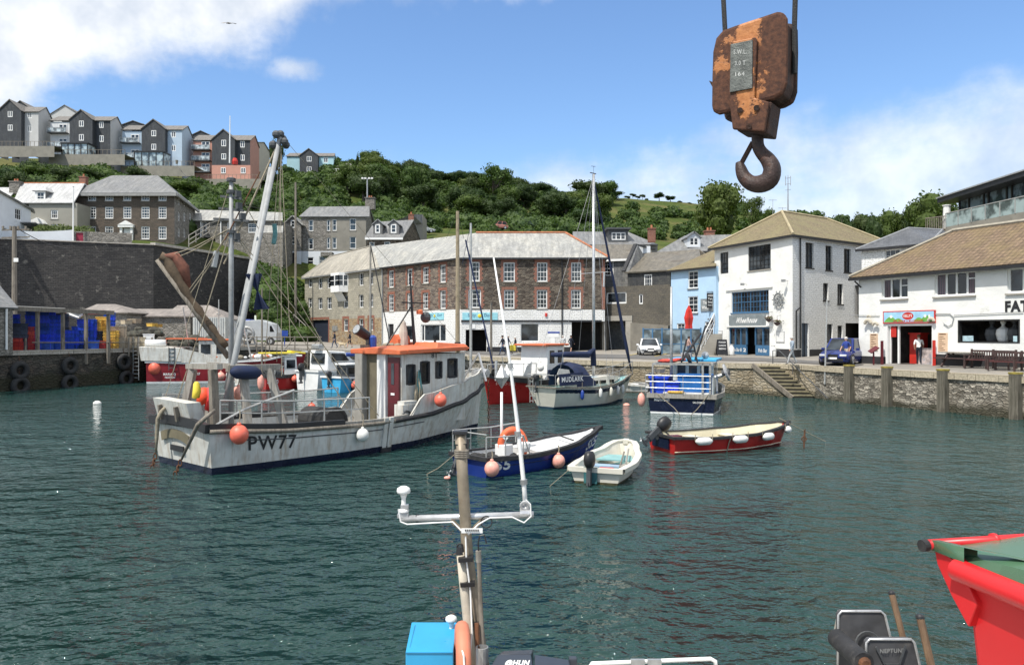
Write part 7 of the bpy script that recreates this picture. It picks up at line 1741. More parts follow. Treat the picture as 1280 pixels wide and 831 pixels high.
 b.mesh('bow_windlass','alu',f)
 def f(mb):
  x=b.loc(515,440,0).x;mb.tube([(x+.15,0,zt+.1),(x+.0,0,zt+1.6),(x-.1,0,zt+3.0)],[.07,.05,.03],7);mb.beam((x-.5,0,zt+1.9),(x+.6,0,zt+1.9),.05,.05)
  mb.tube([(x-1.4,.0,zt+.1),(x+.0,0,zt+1.8)],.03,5);mb.cyl((x+.9,-.3,zt),(x+.9,-.3,zt+.5),.05,n=6)
 b.mesh('radar_mast','black',f)
 b.mesh('radar_light','orange',lambda mb:mb.lt_([(.12,-.08),(.13,.05),(.05,.1)],b.loc(524.5,390,0),8));b.mesh('radar_reflector','darkgrey',lambda mb:mb.ball(b.loc(532,396.5,0),.2,(1,1,1.1),8,6))
 b.mesh('liferaft_canister','orange',lambda mb:mb.lt_([(.25,-.3),(.28,0),(.25,.3)],(b.loc(500,432,.4).x,.4,zt+.45),10,Matrix.Rotation(R(90),3,'Y')))
 b.mesh('canvas_cone',plain('pale_canvas',(.5,.45,.38),.9),lambda mb:mb.lt_([(.2,0),(.16,.6),(.1,.95),(.03,1.05)],(b.loc(504,440,.2).x,.2,zt+.2),9));
 def f(mb):
  for k in range(9):y=random.uniform(.0,.7);x=b.loc(483+k*7,440,y).x;mb.ball((x,y,zt+.3),random.uniform(.1,.2),(1.3,1,.7),7,5)
 b.mesh('roof_gear','rope',f)
 q=b.loc(459.5,441,.85);sp=MB();sp.cyl((q.x,.85,zt+.1),(q.x,.85,zt+.75),.07,n=8);sp.box((q.x,.85,zt+.25),(.45,.3,.15));sp=sp.bd('floodlight_post',M['timb'],b.root)
 hd=b.loc(453,416,.85);b.mesh('floodlight','black',lambda mb:mb.cyl(hd+Vc((-.28,-.02,.14)),hd+Vc((.24,.02,-.12)),.2,.17,12),sp);b.mesh('floodlight_lens','galv',lambda mb:mb.cyl(hd+Vc((-.295,-.021,.1475)),hd+Vc((-.282,-.02,.141)),.17,.17,12),sp)
 b.mesh('blue_can','blue',lambda mb:mb.lt_([(.14,0),(.14,.4),(.06,.48)],(b.loc(466,440,.7).x,.7,zt+.2),8))
 tt=b.tfor(483.5,550);x=b.x_(tt,.6);y=-b.hb(tt,.6)-.06
 def f(mb):
  for dx in(-.1,.12):mb.beam((x+dx,y+.14,-.1),(x+dx,y-.06,1.15),.08,.16,up=(1,0,0))
 b.mesh('side_ladder_boards','boatwhite',f);b.mesh('rubber_skid','blackrub',lambda mb:mb.box((x,y+.12,.05),(.4,.12,.3)))
 b.mesh('deck_gear','rope',lambda mb:[mb.ball((random.uniform(.8,4.6),random.uniform(-1.2,1.2),.42),random.uniform(.12,.26),(1.3,1.1,.7),7,5)for _ in range(26)])
 b.mesh('fish_hatch','boatwhite',lambda mb:mb.box((4.4,-.3,.8),(2.2,1.8,.12)),bevel=.03)
 b.mesh('net_drum','tyre',lambda mb:(mb.cyl((5.2,1.5,.9),(5.2,-.1,.9),.45,n=14),mb.torus((5.2,-.1,.9),.45,.06,16,6,M=Matrix.Rotation(R(90),3,'X'))))
 return b
TB=trawler()
def W_(b,u,v,y):return b.W(b.loc(u,v,y))
hbu(TB,299.5,542.5,.255,'largest round coral buoy hanging at the stern corner beside the boat number PW77','buoy',.35)
hbu(TB,453,543.5,.2,'dull white round buoy hanging on the white hull amidships','buoywhite',.4)
hbu(TB,551,499.5,.22,'coral buoy resting against the bow bulwark under the wheelhouse windows','buoy',.15)
buoy('fender_buoy','faded pink buoy behind the timber gallows leg at the stern',P(298,491,23.6),.2,'buoypale','round buoys hung on the boats',rope=.3)
buoy('fender_buoy','small coral buoy lying inside the far rail of the white fishing boat',P(389.5,509,27.6),.15,'buoy','round buoys hung on the boats',rope=.1)
def tfender():
 a,c=TB.loc(287,465,-1.45),TB.loc(327,466,-1.45);p=TB.W((a+c)/2);d=TB.W(c)-TB.W(a)
 f=fender('sausage_fender','long navy blue fender lashed to the top of the timber gallows',p,d.length,.2,'navy',None,horiz=d)
tfender()
def oilskins():
 for i,(u,v,m,l)in enumerate(((255,495,'orange','orange oilskin jacket hanging at the stern of the white fishing boat'),(262,499,'buoy','red oilskin trousers hanging beside the jacket'),(245.5,488,'yellow','yellow oilskin bundle hanging left of the orange jacket'))):
  mm=M[m]if m!='orange' else plain('dayglo_orange',(.85,.09,.03),.6,.15,4,bump=.3,bscale=10)
  if m=='buoy':mm=plain('dayglo_red',(.85,.05,.05),.6,.15,4,bump=.3,bscale=10)
  p=TB.W(TB.loc(u,v,.1-i*.15));mb=MB();w=(.22,.14,.12)[i];h=(.42,.62,.42)[i]
  mb.tube([p+Vc((0,0,h/2+.05)),p+Vc((0,0,h/2)),p+Vc((.02,.0,0)),p+Vc((-.02,0,-h/2)),p+Vc((0,0,-h/2-.02))],[.04,w*.7,w,w*.9,w*.3],9)
  if i<2:mb.tube([p+Vc((w*.7,0,h*.4)),p+Vc((w*1.3,.02,-.05)),p+Vc((w*1.2,0,-.2))],[.07,.06,.05],6)
  o=mb.bd('oilskin',mm,sm=True);tag(o,l,'oilskins')
oilskins()
def sternlines():
 for i,(pts,l)in enumerate((([(209,507,1.4),(202,514,1.75),(197.5,523,1.8),(196,545,1.7),(195,566,1.65)],'thick rope and chain hanging at the far left corner of the stern'),([(268,513,-1.2),(258,521,-1.35),(247,531,-1.2),(238,550,-.9),(227,574,-.6)],'thick rope and chain crossing the white stern to the water'))):
  off=[Vc((-.3,0,0))]*5;W3=[TB.W(TB.loc(u,v,y))for u,v,y in pts]
  n=Vc((-TB.c,-TB.s,0));
  W3=[]
  for k,(u,v,y)in enumerate(pts):
   xl=-.42-.02*k if k>0 else-.1
   kx=(u-CU)/F;
   Y=(xl+TB.c*TB.o.x+TB.s*TB.o.y)/(TB.c*kx+TB.s);W3.append(Vc((kx*Y,Y,Z(v,Y))))
  root=thing('stern_line',l,'mooring rope',W3[0]);mb=MB();mb.tube(W3,[.05,.06,.06,.055,.03],7);mb.bd('rope',M['rope']if i==0 else M['timb'],root,wd=True,sm=True)
  e=W3[-1];mb=MB();n2=Vc((-.25,0,-1)).normalized()if i==0 else Vc((-.35,-.1,-.9)).normalized()
  for k in range(int(max(e.z,.3)/.17)+2):mb.torus(e+n2*(.1+.17*k),.07,.022,10,5,M=Matrix.Rotation(R(90),3,'X')@Matrix.Rotation(R(90 if k%2 else 0),3,'Y')@Matrix.Diagonal((.7,1.2,1)))
  mb.bd('chain',M['rust'],root,wd=True)
sternlines()
def bowchain():
 a=TB.W(TB.pos(1,1.9,-1));mb=MB();a=P(610.5,470,32.1)
 for k in range(12):mb.torus(a-Vc((0,0,.12+.16*k)),.06,.02,8,5,M=Matrix.Rotation(R(90),3,'X')@Matrix.Rotation(R(90 if k%2 else 0),3,'Y')@Matrix.Diagonal((.7,1.2,1)))
 root=thing('mooring_chain','rusty chain and line hanging from the bow of the white fishing boat','chain',a);mb.bd('chain',M['rust'],root,wd=True)
 mb=MB();mb.cyl(a-Vc((0,0,2.0)),Vc((a.x,a.y,-.4)),.02,n=5);mb.bd('line',M['rope'],root,wd=True)
bowchain()
def blueboat():
 b=Boat('open_boat','royal blue open boat with white cover board and orange life ring','boat',(-1.15,21.0),(2.55,24.6),[(0,.56),(.3,.50),(.6,.56),(.85,.70),(1,.86)],[(0,.75),(.2,.88),(.45,.92),(.7,.75),(.88,.36),(1,.03)],[(0,.85),(.5,.85),(.8,.55),(1,.2)],rake=.45,trake=.08)
 H=b.hull(('antifoul','bluehull','bluehull'),.08,rail='blackrub',railh=.09,deck=.15,inner='white',deckm='deckgrey',strakes=((.0,.98,.8,0,.012,0,'navyhull'),(0,.98,.55,0,.01,0,'navyhull')))
 tpx(b,'SS5',602,638,(575,573),(589.5,587),'winwhite',H,.03);tpx(b,'SS5',735,751,(550,543),(563,556),'winwhite',H,.02)
 b.mesh('number_patch','winwhite',lambda mb:mb.quad(b.pos(.01,.36,-1,.01),b.pos(.06,.34,-1,.01),b.pos(.06,.46,-1,.01),b.pos(.01,.48,-1,.01)),H)
 def f(mb):
  K=12
  for k in range(K):
   t,t2=.40+.55*k/K,.40+.55*(k+1)/K;z=lambda t:interp(b.sheer,t)-.04
   a,c,d,e=b.pos(t,z(t),-1,-.1),b.pos(t2,z(t2),-1,-.1),b.pos(t2,z(t2),1,-.1),b.pos(t,z(t),1,-.1);m1,m2=Vc((a.x,0,a.z+.06)),Vc((c.x,0,c.z+.06))
   mb.quad(a,c,m2,m1);mb.quad(m1,m2,d,e)
  mb.pz([b.pos(.4,.2,-1,-.1),b.pos(.4,.5,-1,-.1),b.pos(.4,.5,1,-.1),b.pos(.4,.2,1,-.1)],(.03,0,0))
 b.mesh('fore_cover',plain('white_cover',(.62,.62,.60),.7,.12,2,dirt=.25,dcol=(.4,.38,.34)),f)
 b.mesh('cover_strap','black',lambda mb:mb.tube([b.pos(.66,.70,-1,-.05),Vc((b.L*.68,0,.8)),b.pos(.70,.78,1,-.05)],.025,5));b.mesh('cover_strap','black',lambda mb:mb.tube([b.pos(.93,1.0,-1,-.03),Vc((b.L*.9,0,1.03)),b.pos(.88,.95,1,-.05)],.02,5))
 def f(mb):
  P_=lambda t,sd:b.pos(t,interp(b.sheer,t),sd,-.05)
  ps=[P_(t,1)for t in(.0,.14,.30,.5)];rails(mb,ps,.62,.02);mb.tube([p+Vc((0,0,.62))for p in ps[-1:]]+[P_(.54,1)],.02,5);mb.tube([p+Vc((0,0,.34))for p in ps[:2]],.016,5)
  ps=[P_(t,-1)for t in(.0,.12,.24)];rails(mb,ps,.55,.02);mb.cyl(ps[0]+Vc((0,0,.62)),P_(0,1)+Vc((0,0,.62)),.02,n=5)
  mb.tube([ps[2]+Vc((0,0,.55)),P_(.29,-1)],.02,5)
 b.mesh('guard_rail','rail',f)
 q=b.loc(627,560,0);tp=b.loc(627,490,0);b.mesh('short_mast','winwhite',lambda mb:mb.tube([(q.x,0,.3),(q.x,0,tp.z)],[.05,.035],8),sm=True)
 b.mesh('radar_reflector','galv',lambda mb:mb.lt_([(.01,-.28),(.2,0),(.22,.04),(.01,.38)],(tp.x,0,b.loc(627,473,0).z),6))
 b.mesh('helm_box','white',lambda mb:(mb.box((q.x,-.1,.5),(.35,.4,.5)),mb.lt_([(.15,0),(.2,.12),(.2,.25),(.17,.27)],(q.x+.35,-.55,.55),12)),bevel=.02)
 b.mesh('stern_gear','tyre',lambda mb:[mb.ball((random.uniform(.2,1.6),random.uniform(-.6,.6),.38),random.uniform(.1,.18),(1.2,1,.8),7,5)for _ in range(12)])
 outboard(b,(-.1,.25,.5),22,.8)
 b.mesh('stern_line','rope',lambda mb:mb.tube([(-.02,.5,.6),(-.5,.8,.15),(-.9,1.1,-.1)],.012,5))
 c=b.loc(641,557,-.25);root=thing('life_ring','orange life ring hanging on the rail of the blue open boat','life ring',b.W(c));r_=24/F*b.W(c).y
 Mx=Matrix.Rotation(R(90),3,'X')@Matrix.Identity(3);Mx=Matrix.Rotation(R(8),3,'Z')@Mx;mb=MB();mb.torus((0,0,0),r_*.5+.12,.105,28,10,M=Mx@Matrix.Diagonal((.9,1.12,1)));mb.bd('ring',plain('ring_orange',(.75,.14,.05),.6,.12,3,dirt=.15,dcol=(.5,.35,.25)),root,sm=True)
 mb=MB();
 for a in(.8,2.4,3.9,5.5):p=Mx@Vc((.34*math.cos(a)*.9,.34*math.sin(a)*1.12,0));mb.box(p,(.16,.22,.1),M=Matrix.Rotation(-a,3,'Y'))
 mb.bd('white_band',M['white'],root)
 hbu(b,608,586,.2,'large pale coral buoy hanging on the blue boat beside the number','buoypale',.2);hbu(b,698,576.5,.19,'pale pink buoy hanging amidships on the blue open boat','buoypale',.2)
blueboat()
def dinghy():
 b=Boat('dinghy','small cream dinghy with teal seats and black outboard tipped at its stern','dinghy',(2.18,19.75),(3.4,23.0),[(0,.42),(.4,.40),(.75,.5),(1,.66)],[(0,.68),(.3,.75),(.6,.7),(.85,.45),(1,.22)],[(0,.82),(.5,.82),(.8,.6),(1,.35)],rake=.25,trake=.1,depth=.25)
 b.hull(('weed','weed','hullcream'),.06,rail='hullcream',railh=.1,railw=.09,deck=.06,inner='hullcream',deckm='tealpaint',strakes=((0,.97,.74,0,.02,0,'black'),))
 P_=lambda t,z,sd:b.pos(t,z,sd,-.08)
 b.mesh('fore_seat','paleteal',lambda mb:mb.pz([P_(.62,.26,-1),P_(.8,.3,-1),P_(.8,.3,1),P_(.62,.26,1)],(0,0,.04)));b.mesh('mid_seat',plain('pale_blue_thwart',(.30,.42,.55),.6),lambda mb:mb.pz([P_(.34,.24,-1),P_(.43,.24,-1),P_(.43,.24,1),P_(.34,.24,1)],(0,0,.04)))
 b.mesh('stern_locker','hullcream',lambda mb:(mb.pz([P_(.02,.28,.2),P_(.2,.28,.2),P_(.2,.28,1),P_(.02,.28,1)],(0,0,.04)),mb.pz([P_(.02,.28,-1),P_(.2,.28,-1),P_(.2,.28,-.35),P_(.02,.28,-.35)],(0,0,.04))))
 b.mesh('fuel_can','red',lambda mb:mb.box((.45,-.15,.28),(.3,.4,.16)),bevel=.03)
 b.mesh('oar','timbgr',lambda mb:(mb.tube([P_(.25,.42,-1)+Vc((0,.06,0)),P_(.8,.52,-1)+Vc((0,.15,0))],.025,6),mb.box(P_(.22,.42,-1)+Vc((-.1,.06,0)),(.4,.13,.02))));b.mesh('oar','timb',lambda mb:mb.tube([P_(.2,.36,-1)+Vc((0,.16,0)),P_(.78,.44,-1)+Vc((0,.26,0))],.025,6))
 b.mesh('transom_pad','tealpaint',lambda mb:mb.box((-.09,.12,.24),(.05,.35,.42)))
 outboard(b,(-.12,.12,.36),4,.8)
 b.mesh('mooring_line','rope',lambda mb:mb.tube([(-.05,.65,.4),(-.4,.9,.15),(-.7,1.1,-.05)],.008,4))
dinghy()
def redboat():
 b=Boat('open_boat','bright red open boat with cream inside and white fenders along its side','boat',(5.0,25.3),(9.5,27.0),[(0,.55),(.3,.50),(.65,.54),(.9,.68),(1,.76)],[(0,.86),(.3,1.0),(.6,.98),(.82,.72),(.94,.4),(1,.14)],[(0,.85),(.5,.85),(.8,.6),(1,.3)],rake=.35,trake=.08)
 b.hull(('antifoul','redhull','redhull'),.03,rail='blackrub',railh=.06,deck=.1,inner='innercream',deckm='innercream',strakes=((0,1,lambda t:.06,0,.02,0,'innercream'),))
 P_=lambda t,z,sd:b.pos(t,z,sd,-.08)
 for t in(.28,.58):b.mesh('thwart','hullcream',lambda mb:mb.pz([P_(t,.32,-1),P_(t+.07,.32,-1),P_(t+.07,.32,1),P_(t,.32,1)],(0,0,.04)))
 b.mesh('transom_pad','navyhull',lambda mb:mb.box((-.06,.0,.35),(.05,1.0,.44)));b.mesh('stern_gear','darkred',lambda mb:mb.box((.25,-.3,.5),(.5,.3,.1)),bevel=.03)
 o=outboard(b,(-.05,.1,.58),50,.9)
 0 and b.mesh('cowl_badge','winwhite',lambda mb:(mb.box((-.42,.06,1.13),(.05,.14,.02),M=Matrix.Rotation(R(50),3,'Y')),mb.box((-.3,.06,1.2),(.04,.14,.02),M=Matrix.Rotation(R(50),3,'Y'))),o)
 for i,(u,v,t)in enumerate(((861,555.5,.19),(914,555.8,.48),(954,549.5,.74),(978.5,540,.95))):
  y=[26.0,26.9,27.5,28.0][i];p=b.W(b.pos(t,.42 if i<3 else .55,-1,.13));d=b.W(b.pos(min(t+.05,1),.4,-1,.13))-b.W(b.pos(t-.05,.4,-1,.13))
  fender('hull_fender',['white sausage fender nearest the stern of the red boat','white sausage fender amidships on the red boat','white sausage fender forward on the red boat','shorter white fender under the bow of the red boat'][i],p,.62 if i<3 else .4,.13,'buoywhite','white fenders of the red boat',horiz=d)
 b.mesh('side_line','rope',lambda mb:mb.tube([b.pos(.42,.56,-1,.03),b.pos(.40,.3,-1,.05),b.pos(.40,-.1,-1,.1)],.02,5));b.mesh('bow_line','rope',lambda mb:mb.tube([(b.L,0,.9),(b.L+1.2,-.2,.3),(b.L+2,-.2,-.05)],.012,4))
redboat()
mb=MB();p=P(1005,560,26);mb.tube([(p.x,p.y,-.4),(p.x,p.y,.15),(p.x+.03,p.y,.62)],.03,6);mb.torus((p.x,p.y,.3),.08,.02,10,5,M=Matrix.Rotation(R(90),3,'X'));t=mb.bd('mooring_hook',M['rust']);tag(t,'thin rusty mooring hook standing out of the water right of the red boat','mooring hook')
def navyboat():
 b=Boat('fishing_boat','navy blue fishing boat seen from astern loaded with big blue fish bins','fishing boat',(8.2,36.8),(10.9,44.0),[(0,.95),(.4,.9),(.75,1.2),(1,1.6)],[(0,1.62),(.3,1.75),(.6,1.6),(.85,.85),(1,.05)],[(0,.92),(.6,.9),(.85,.6),(1,.2)],rake=.5,trake=.03)
 H=b.hull(('weed','white','navyhull'),.07,rail='timbgr',railh=.2,deck=.3,inner='grey',deckm='skyblue')
 stern_text(b,'MIDNIGHT',1.3,.55,.60,.73,'winwhite',.02);stern_text(b,'SALCOMBE',-.55,-1.1,.53,.62,'winwhite',.01)
 tpx(b,'SE8',893,900,507,(516,515),'winwhite',H,.02)
 def f(mb):
  for z in(1.25,1.55,1.85):mb.cyl((-.15,1.7,z),(-.15,-1.4,z),.018,n=6)
  for y in(1.7,.8,-.1,-1.35):mb.cyl((-.15,y,.95),(-.15,y,1.87),.018,n=6)
  for z in(1.55,1.85):mb.cyl((-.15,1.7,z),(1.6,1.75,z),.025,n=6)
 b.mesh('stern_rail','galv',f)
 def f(mb):
  for y in(-1.0,-1.35):mb.beam((.1,y,.5),(.1,y,2.45),.1,.1)
  mb.beam((.1,1.4,2.4),(.1,-1.5,2.4),.1,.1);mb.beam((.1,1.4,.5),(.1,1.4,2.4),.08,.08);mb.beam((.1,-1.35,2.4),(3,-1.35,2.4),.08,.08);mb.beam((.1,1.4,2.4),(3,1.4,2.4),.08,.08)
 b.mesh('gantry','grey',f)
 b.mesh('mast','galv',lambda mb:mb.tube([(.9,.62,.4),(.9,.62,b.loc(857.5,365,.62).z)],[.09,.05],8),sm=True)
 ch=MB();xa,xb=3.6,5.8;ch.box(((xa+xb)/2,-.1,1.25),(xb-xa,2.1,2.0));CH=ch.bd('wheelhouse',M['boatwhite'],b.root,bevel=.04)
 b.mesh('cabin_roof','skyblue',lambda mb:mb.pz([(xa-.5,1.15,2.42),(xb+.3,1.15,2.42),(xb+.3,-1.35,2.42),(xa-.5,-1.35,2.42)],(0,0,.14)),bevel=.03)
 for y in(.5,-.1,-.7):b.mesh('cabin_window','glass',lambda mb:mb.box((xa-.01,y,1.95),(.03,.42,.55)),CH)
 for x in(4.1,4.9):b.mesh('cabin_window','glass',lambda mb:mb.box((x,-1.155,1.95),(.5,.03,.5)),CH)
 b.mesh('net_hauler','alu',lambda mb:(mb.lt_([(.03,-.1),(.42,-.06),(.45,.04),(.1,.1)],(1.9,-1.95,1.95),16,Matrix.Rotation(R(70),3,'X')),mb.cyl((1.9,-1.95,1.9),(1.9,-1.4,1.7),.09,n=8),mb.beam((1.9,-1.5,1.7),(1.9,-1.5,.8),.08,.08)))
 b.mesh('hauler_boss','darkgrey',lambda mb:mb.cyl((1.85,-2.1,1.98),(1.9,-1.75,1.9),.16,n=10))
 def f(mb):
  mb.beam((2.2,.3,2.4),(2.6,.1,3.6),.06,.06);mb.beam((2.2,-.5,2.4),(2.6,-.2,3.6),.06,.06);mb.beam((2.4,.2,3.0),(2.4,-.4,3.0),.06,.06);mb.tube([(1.5,.2,2.5),(2.8,-.6,3.9)],.06,6);mb.tube([(2.8,-.3,2.5),(3.2,-.8,4.3)],.05,6)
 b.mesh('derrick','black',f);b.mesh('roof_lamp_cluster','alu',lambda mb:(mb.box((2.5,.1,2.75),(.3,.5,.3)),mb.ball((3.4,-.75,2.75),.2,n=8,k=6)))
 b.mesh('cable_reel','black',lambda mb:mb.torus((1.2,-.2,2.65),.22,.08,14,6,M=Matrix.Rotation(R(70),3,'X')))
 b.mesh('deck_board','white',lambda mb:mb.box((.25,-.2,.98),(.3,2.2,.1)));b.mesh('yellow_gloves','crateyel',lambda mb:[mb.ball((-.05,.55-.12*k,1.05),.11,(1,1.1,.7),7,5)for k in range(6)])
 b.mesh('mooring_warp','rope',lambda mb:mb.tube([(-.1,1.2,1.0),(-.25,.3,.3),(-.3,-.0,-.05)],.02,5));b.mesh('mooring_warp','rope',lambda mb:mb.tube([(-.1,-1.3,1.0),(-.25,-.8,.3),(-.3,-.45,-.05)],.02,5))
 g='big blue fish bins on the navy boat'
 for i,(y,x,w,h,m,l)in enumerate(((1.15,.75,.8,.78,'cratebl','dark blue fish bin at the left of the navy boat stern'),(.45,.7,.5,.55,'cratebl','small deep blue fish bin between the two larger bins'),(-.55,.8,1.5,.9,'skyblue','widest mid blue fish bin at the right of the navy boat stern'))):
  root=thing('fish_bin',l,'fish bin',b.W((x,y,.95)),b.h,g);mm=M[m]if m!='skyblue' else plain('mid_blue_bin',(.02,.14,.42),.5,.15,2)
  mb=MB();z0=-.35
  mb.add([(-.45,-w/2,z0),(.45,-w/2,z0),(.45,w/2,z0),(-.45,w/2,z0),(-.5,-w/2-.04,h),(.5,-w/2-.04,h),(.5,w/2+.04,h),(-.5,w/2+.04,h)],[(0,3,2,1),(0,1,5,4),(1,2,6,5),(2,3,7,6),(3,0,4,7)])
  mb.bd('bin_body',mm,root);mb=MB()
  for s0,s1 in(((-.52,-w/2-.06),(.52,-w/2-.06)),((.52,-w/2-.06),(.52,w/2+.06)),((.52,w/2+.06),(-.52,w/2+.06)),((-.52,w/2+.06),(-.52,-w/2-.06))):mb.beam((*s0,h),(*s1,h),.06,.09)
  mb.bd('bin_rim',mm,root)
 p=b.W((.75,1.2,1.95));mb=MB();mb.lt_([(.26,0),(.33,.18),(.35,.2)],p,12);t=mb.bd('wash_tub',M['cratetan']);tag(t,'cream round tub on top of the left blue fish bin','tub')
 p=b.W((1.6,.9,2.5));mb=MB();mb.ball(p,.3,(1.8,1,.35),10,6);mb.ball(p+Vc((.6,.2,.05)),.22,(1.8,1,.4),10,6);t=mb.bd('net_heap',plain('red_net',(.55,.07,.05),.9,.3,8,bump=.5,bscale=40),sm=True);tag(t,'red net bundled on the gantry of the navy boat','net')
 buoy('fender_buoy','white topped pink buoy hanging off the left quarter of the navy boat',b.W((.05,1.95,.62)),.24,'buoypale','round buoys hung on the boats',rope=.3,sc=(.8,.8,1.4))
navyboat()
def yacht():
 b=Boat('sailing_yacht','cream sailing yacht with navy sprayhood and tall silver mast','yacht',(1.75,39.3),(6.35,43.9),[(0,1.15),(.4,1.02),(.7,1.15),(1,1.5)],[(0,1.0),(.3,1.35),(.55,1.4),(.8,.85),(.93,.35),(1,.03)],[(0,.5),(.4,.8),(.7,.7),(1,.1)],rake=.9,trake=.28)
 H=b.hull(('antifoul','antifoul','hullcream'),.12,rail='timb',railh=.04,railw=.02,deck=lambda t:interp(b.sheer,t)-.08,inner='hullcream',deckm='paleteal',strakes=())
 def f(mb):
  K=24
  for sd in(-1,1):
   for k in range(K):
    t,t2=k/K*.985,(k+1)/K*.985;mb.quad(b.pos(t,interp(b.sheer,t)-.30,sd,.012),b.pos(t2,interp(b.sheer,t2)-.28,sd,.012),b.pos(t2,interp(b.sheer,t2)-.1,sd,.012),b.pos(t,interp(b.sheer,t)-.1,sd,.012))
 b.mesh('hull_stripe','navyhull',f,H)
 def f(mb):
  pr=[(2.3,.78,.1),(2.6,.85,.5),(4.3,.8,.48),(5.3,.5,.3),(6.0,.25,.05)];zb=1.05
  rows=[]
  for x,w,h in pr:z=interp(b.sheer,x/b.L)-.05;rows.append([Vc((x,-w,z)),Vc((x,-w*.85,z+h)),Vc((x,w*.85,z+h)),Vc((x,w,z))])
  for r0,r1 in zip(rows[:-1],rows[1:]):
   for k in range(3):mb.quad(r0[k],r1[k],r1[k+1],r0[k+1])
  mb.poly(rows[0][::-1])
 C=b.mesh('coachroof','hullcream',f)
 for x,w in((3.0,.5),(3.7,.5),(4.5,.35)):b.mesh('cabin_window','glass',lambda mb:mb.box((x,-.83+.02*(x-3),1.27),(w,.06,.17)),C)
 b.mesh('coachroof_top',plain('pale_blue_deck',(.40,.52,.60),.7,.1,3),lambda mb:mb.pz([(2.7,-.62,1.5),(4.3,-.6,1.5),(4.3,.6,1.5),(2.7,.6,1.5)],(0,0,.03)),C)
 def f(mb):
  N=8
  for(x0,h0),(x1,h1)in zip(((1.3,1.15),(1.6,1.3),(2.3,1.2),(2.9,.5)),((1.6,1.3),(2.3,1.2),(2.9,.5),(2.9,.5))):
   if x0==x1:continue
   for k in range(N):
    a,a2=math.pi*k/N,math.pi*(k+1)/N;p=lambda x,h,a:Vc((x,-1.0*math.cos(a),1.1+h*math.sin(a)**.7));mb.quad(p(x0,h0,a),p(x1,h1,a),p(x1,h1,a2),p(x0,h0,a2))
 b.mesh('sprayhood','navy',f,sm=True);b.mesh('sprayhood_window',plain('clear_vinyl',(.45,.45,.42),.3),lambda mb:mb.pz([b.loc(696,468,-1.02),b.loc(713,470,-1.02),b.loc(711,462,-.95),b.loc(699,460.5,-.95)],(0,-.02,0)))
 D0,D1=b.loc(700,482,-1.15),b.loc(730,480,-1.15);dz=b.loc(700,468,-1.15).z
 dg=b.mesh('dodger','navy',lambda mb:mb.pz([(D0.x,-1.15,D0.z-.02),(D1.x,-1.15,D1.z),(D1.x,-1.1,dz+.05),(D0.x,-1.1,dz)],(0,.03,0)))
 b.mesh('dodger_lettering','winwhite',lambda mb:tr_(mb,'MUDLARK',(D0.x+.13,-1.165,D0.z+.16),((D1.x-D0.x)*.9,0,0),(0,.015,.26),.02),dg)
 mt=b.loc(742,218,0);b.mesh('mast','alu',lambda mb:mb.tube([(mt.x,0,1.2),(mt.x,0,mt.z)],[.085,.075],8),sm=True)
 b.mesh('masthead_gear','darkgrey',lambda mb:(mb.beam((mt.x-.3,0,mt.z+.05),(mt.x+.2,0,mt.z+.05),.05,.04),mb.cyl((mt.x,0,mt.z),(mt.x,0,mt.z+.45),.01,n=4),mb.beam((mt.x-.2,0,mt.z+.42),(mt.x+.15,0,mt.z+.45),.03,.02)))
 def f(mb):z=b.loc(742,341,0).z;mb.beam((mt.x,-1,z),(mt.x,1,z),.05,.03);mb.cyl((mt.x,-.75,z),(mt.x,-.7,z-.8),.05,n=6)
 b.mesh('spreader','alu',f)
 def f(mb):
  a=b.loc(741,440,0);e=b.loc(690,441,0);pts=[Vc((mt.x,0,2.1)),Vc((mt.x-.05,0,3.0)),Vc((mt.x-.5,0,2.72)),Vc((mt.x-2.0,0,2.76)),Vc((e.x,0,2.78))]
  mb.tube(pts,[.16,.15,.19,.17,.12],10)
 b.mesh('boom_cover','navy',f,sm=True)
 hx=b.L+1.0;fs0,fs1=Vc((hx-.1,0,1.65)),Vc((mt.x+.05,0,mt.z-.4))
 b.mesh('furled_headsail','navy',lambda mb:mb.tube([fs0,fs0.lerp(fs1,.12),fs0.lerp(fs1,.5),fs0.lerp(fs1,.95),fs1],[.03,.1,.07,.045,.015],8),sm=True)
 def f(mb):
  for e in((-.1,-.9,1.3),(-.1,.9,1.3),(mt.x-.3,-1.25,1.1),(mt.x+.3,-1.25,1.1),(mt.x,1.25,1.1)):mb.tube([(mt.x,0,mt.z-.1),e],.01,4)
 b.mesh('rigging','steel',f)
 def f(mb):
  S=lambda t:interp(b.sheer,t);P_=lambda t,sd:b.pos(t,S(t),sd,-.05)
  for sd in(-1,1):
   ps=[P_(t,sd)for t in(.0,.15,.35,.55,.75,.88)];rails(mb,ps,.62,.014)
  bow=Vc((b.L+1.0,0,1.55));mb.tube([P_(.88,-1)+Vc((0,0,.62)),bow+Vc((0,0,.7)),P_(.88,1)+Vc((0,0,.62))],.02,5);mb.tube([bow+Vc((0,0,.7)),bow],.02,5)
  mb.tube([P_(0,-1)+Vc((-.1,0,.62)),P_(0,1)+Vc((-.1,0,.62))],.02,5)
 b.mesh('guard_rail','rail',f)
 b.mesh('stern_ladder','rail',lambda mb:[mb.beam((-.38,.55+.22*k,.3),(-.38,.55+.22*k,1.5),.03,.03)for k in range(2)]+[mb.beam((-.38,.55,.4+.25*k),(-.38,.77,.4+.25*k),.03,.03)for k in range(5)])
 outboard(b,(-.25,.35,1.35),0,.7);b.mesh('horseshoe_ring','hullcream',lambda mb:mb.torus((.35,-.75,1.4),.22,.08,14,6,M=Matrix.Rotation(R(80),3,'X')))
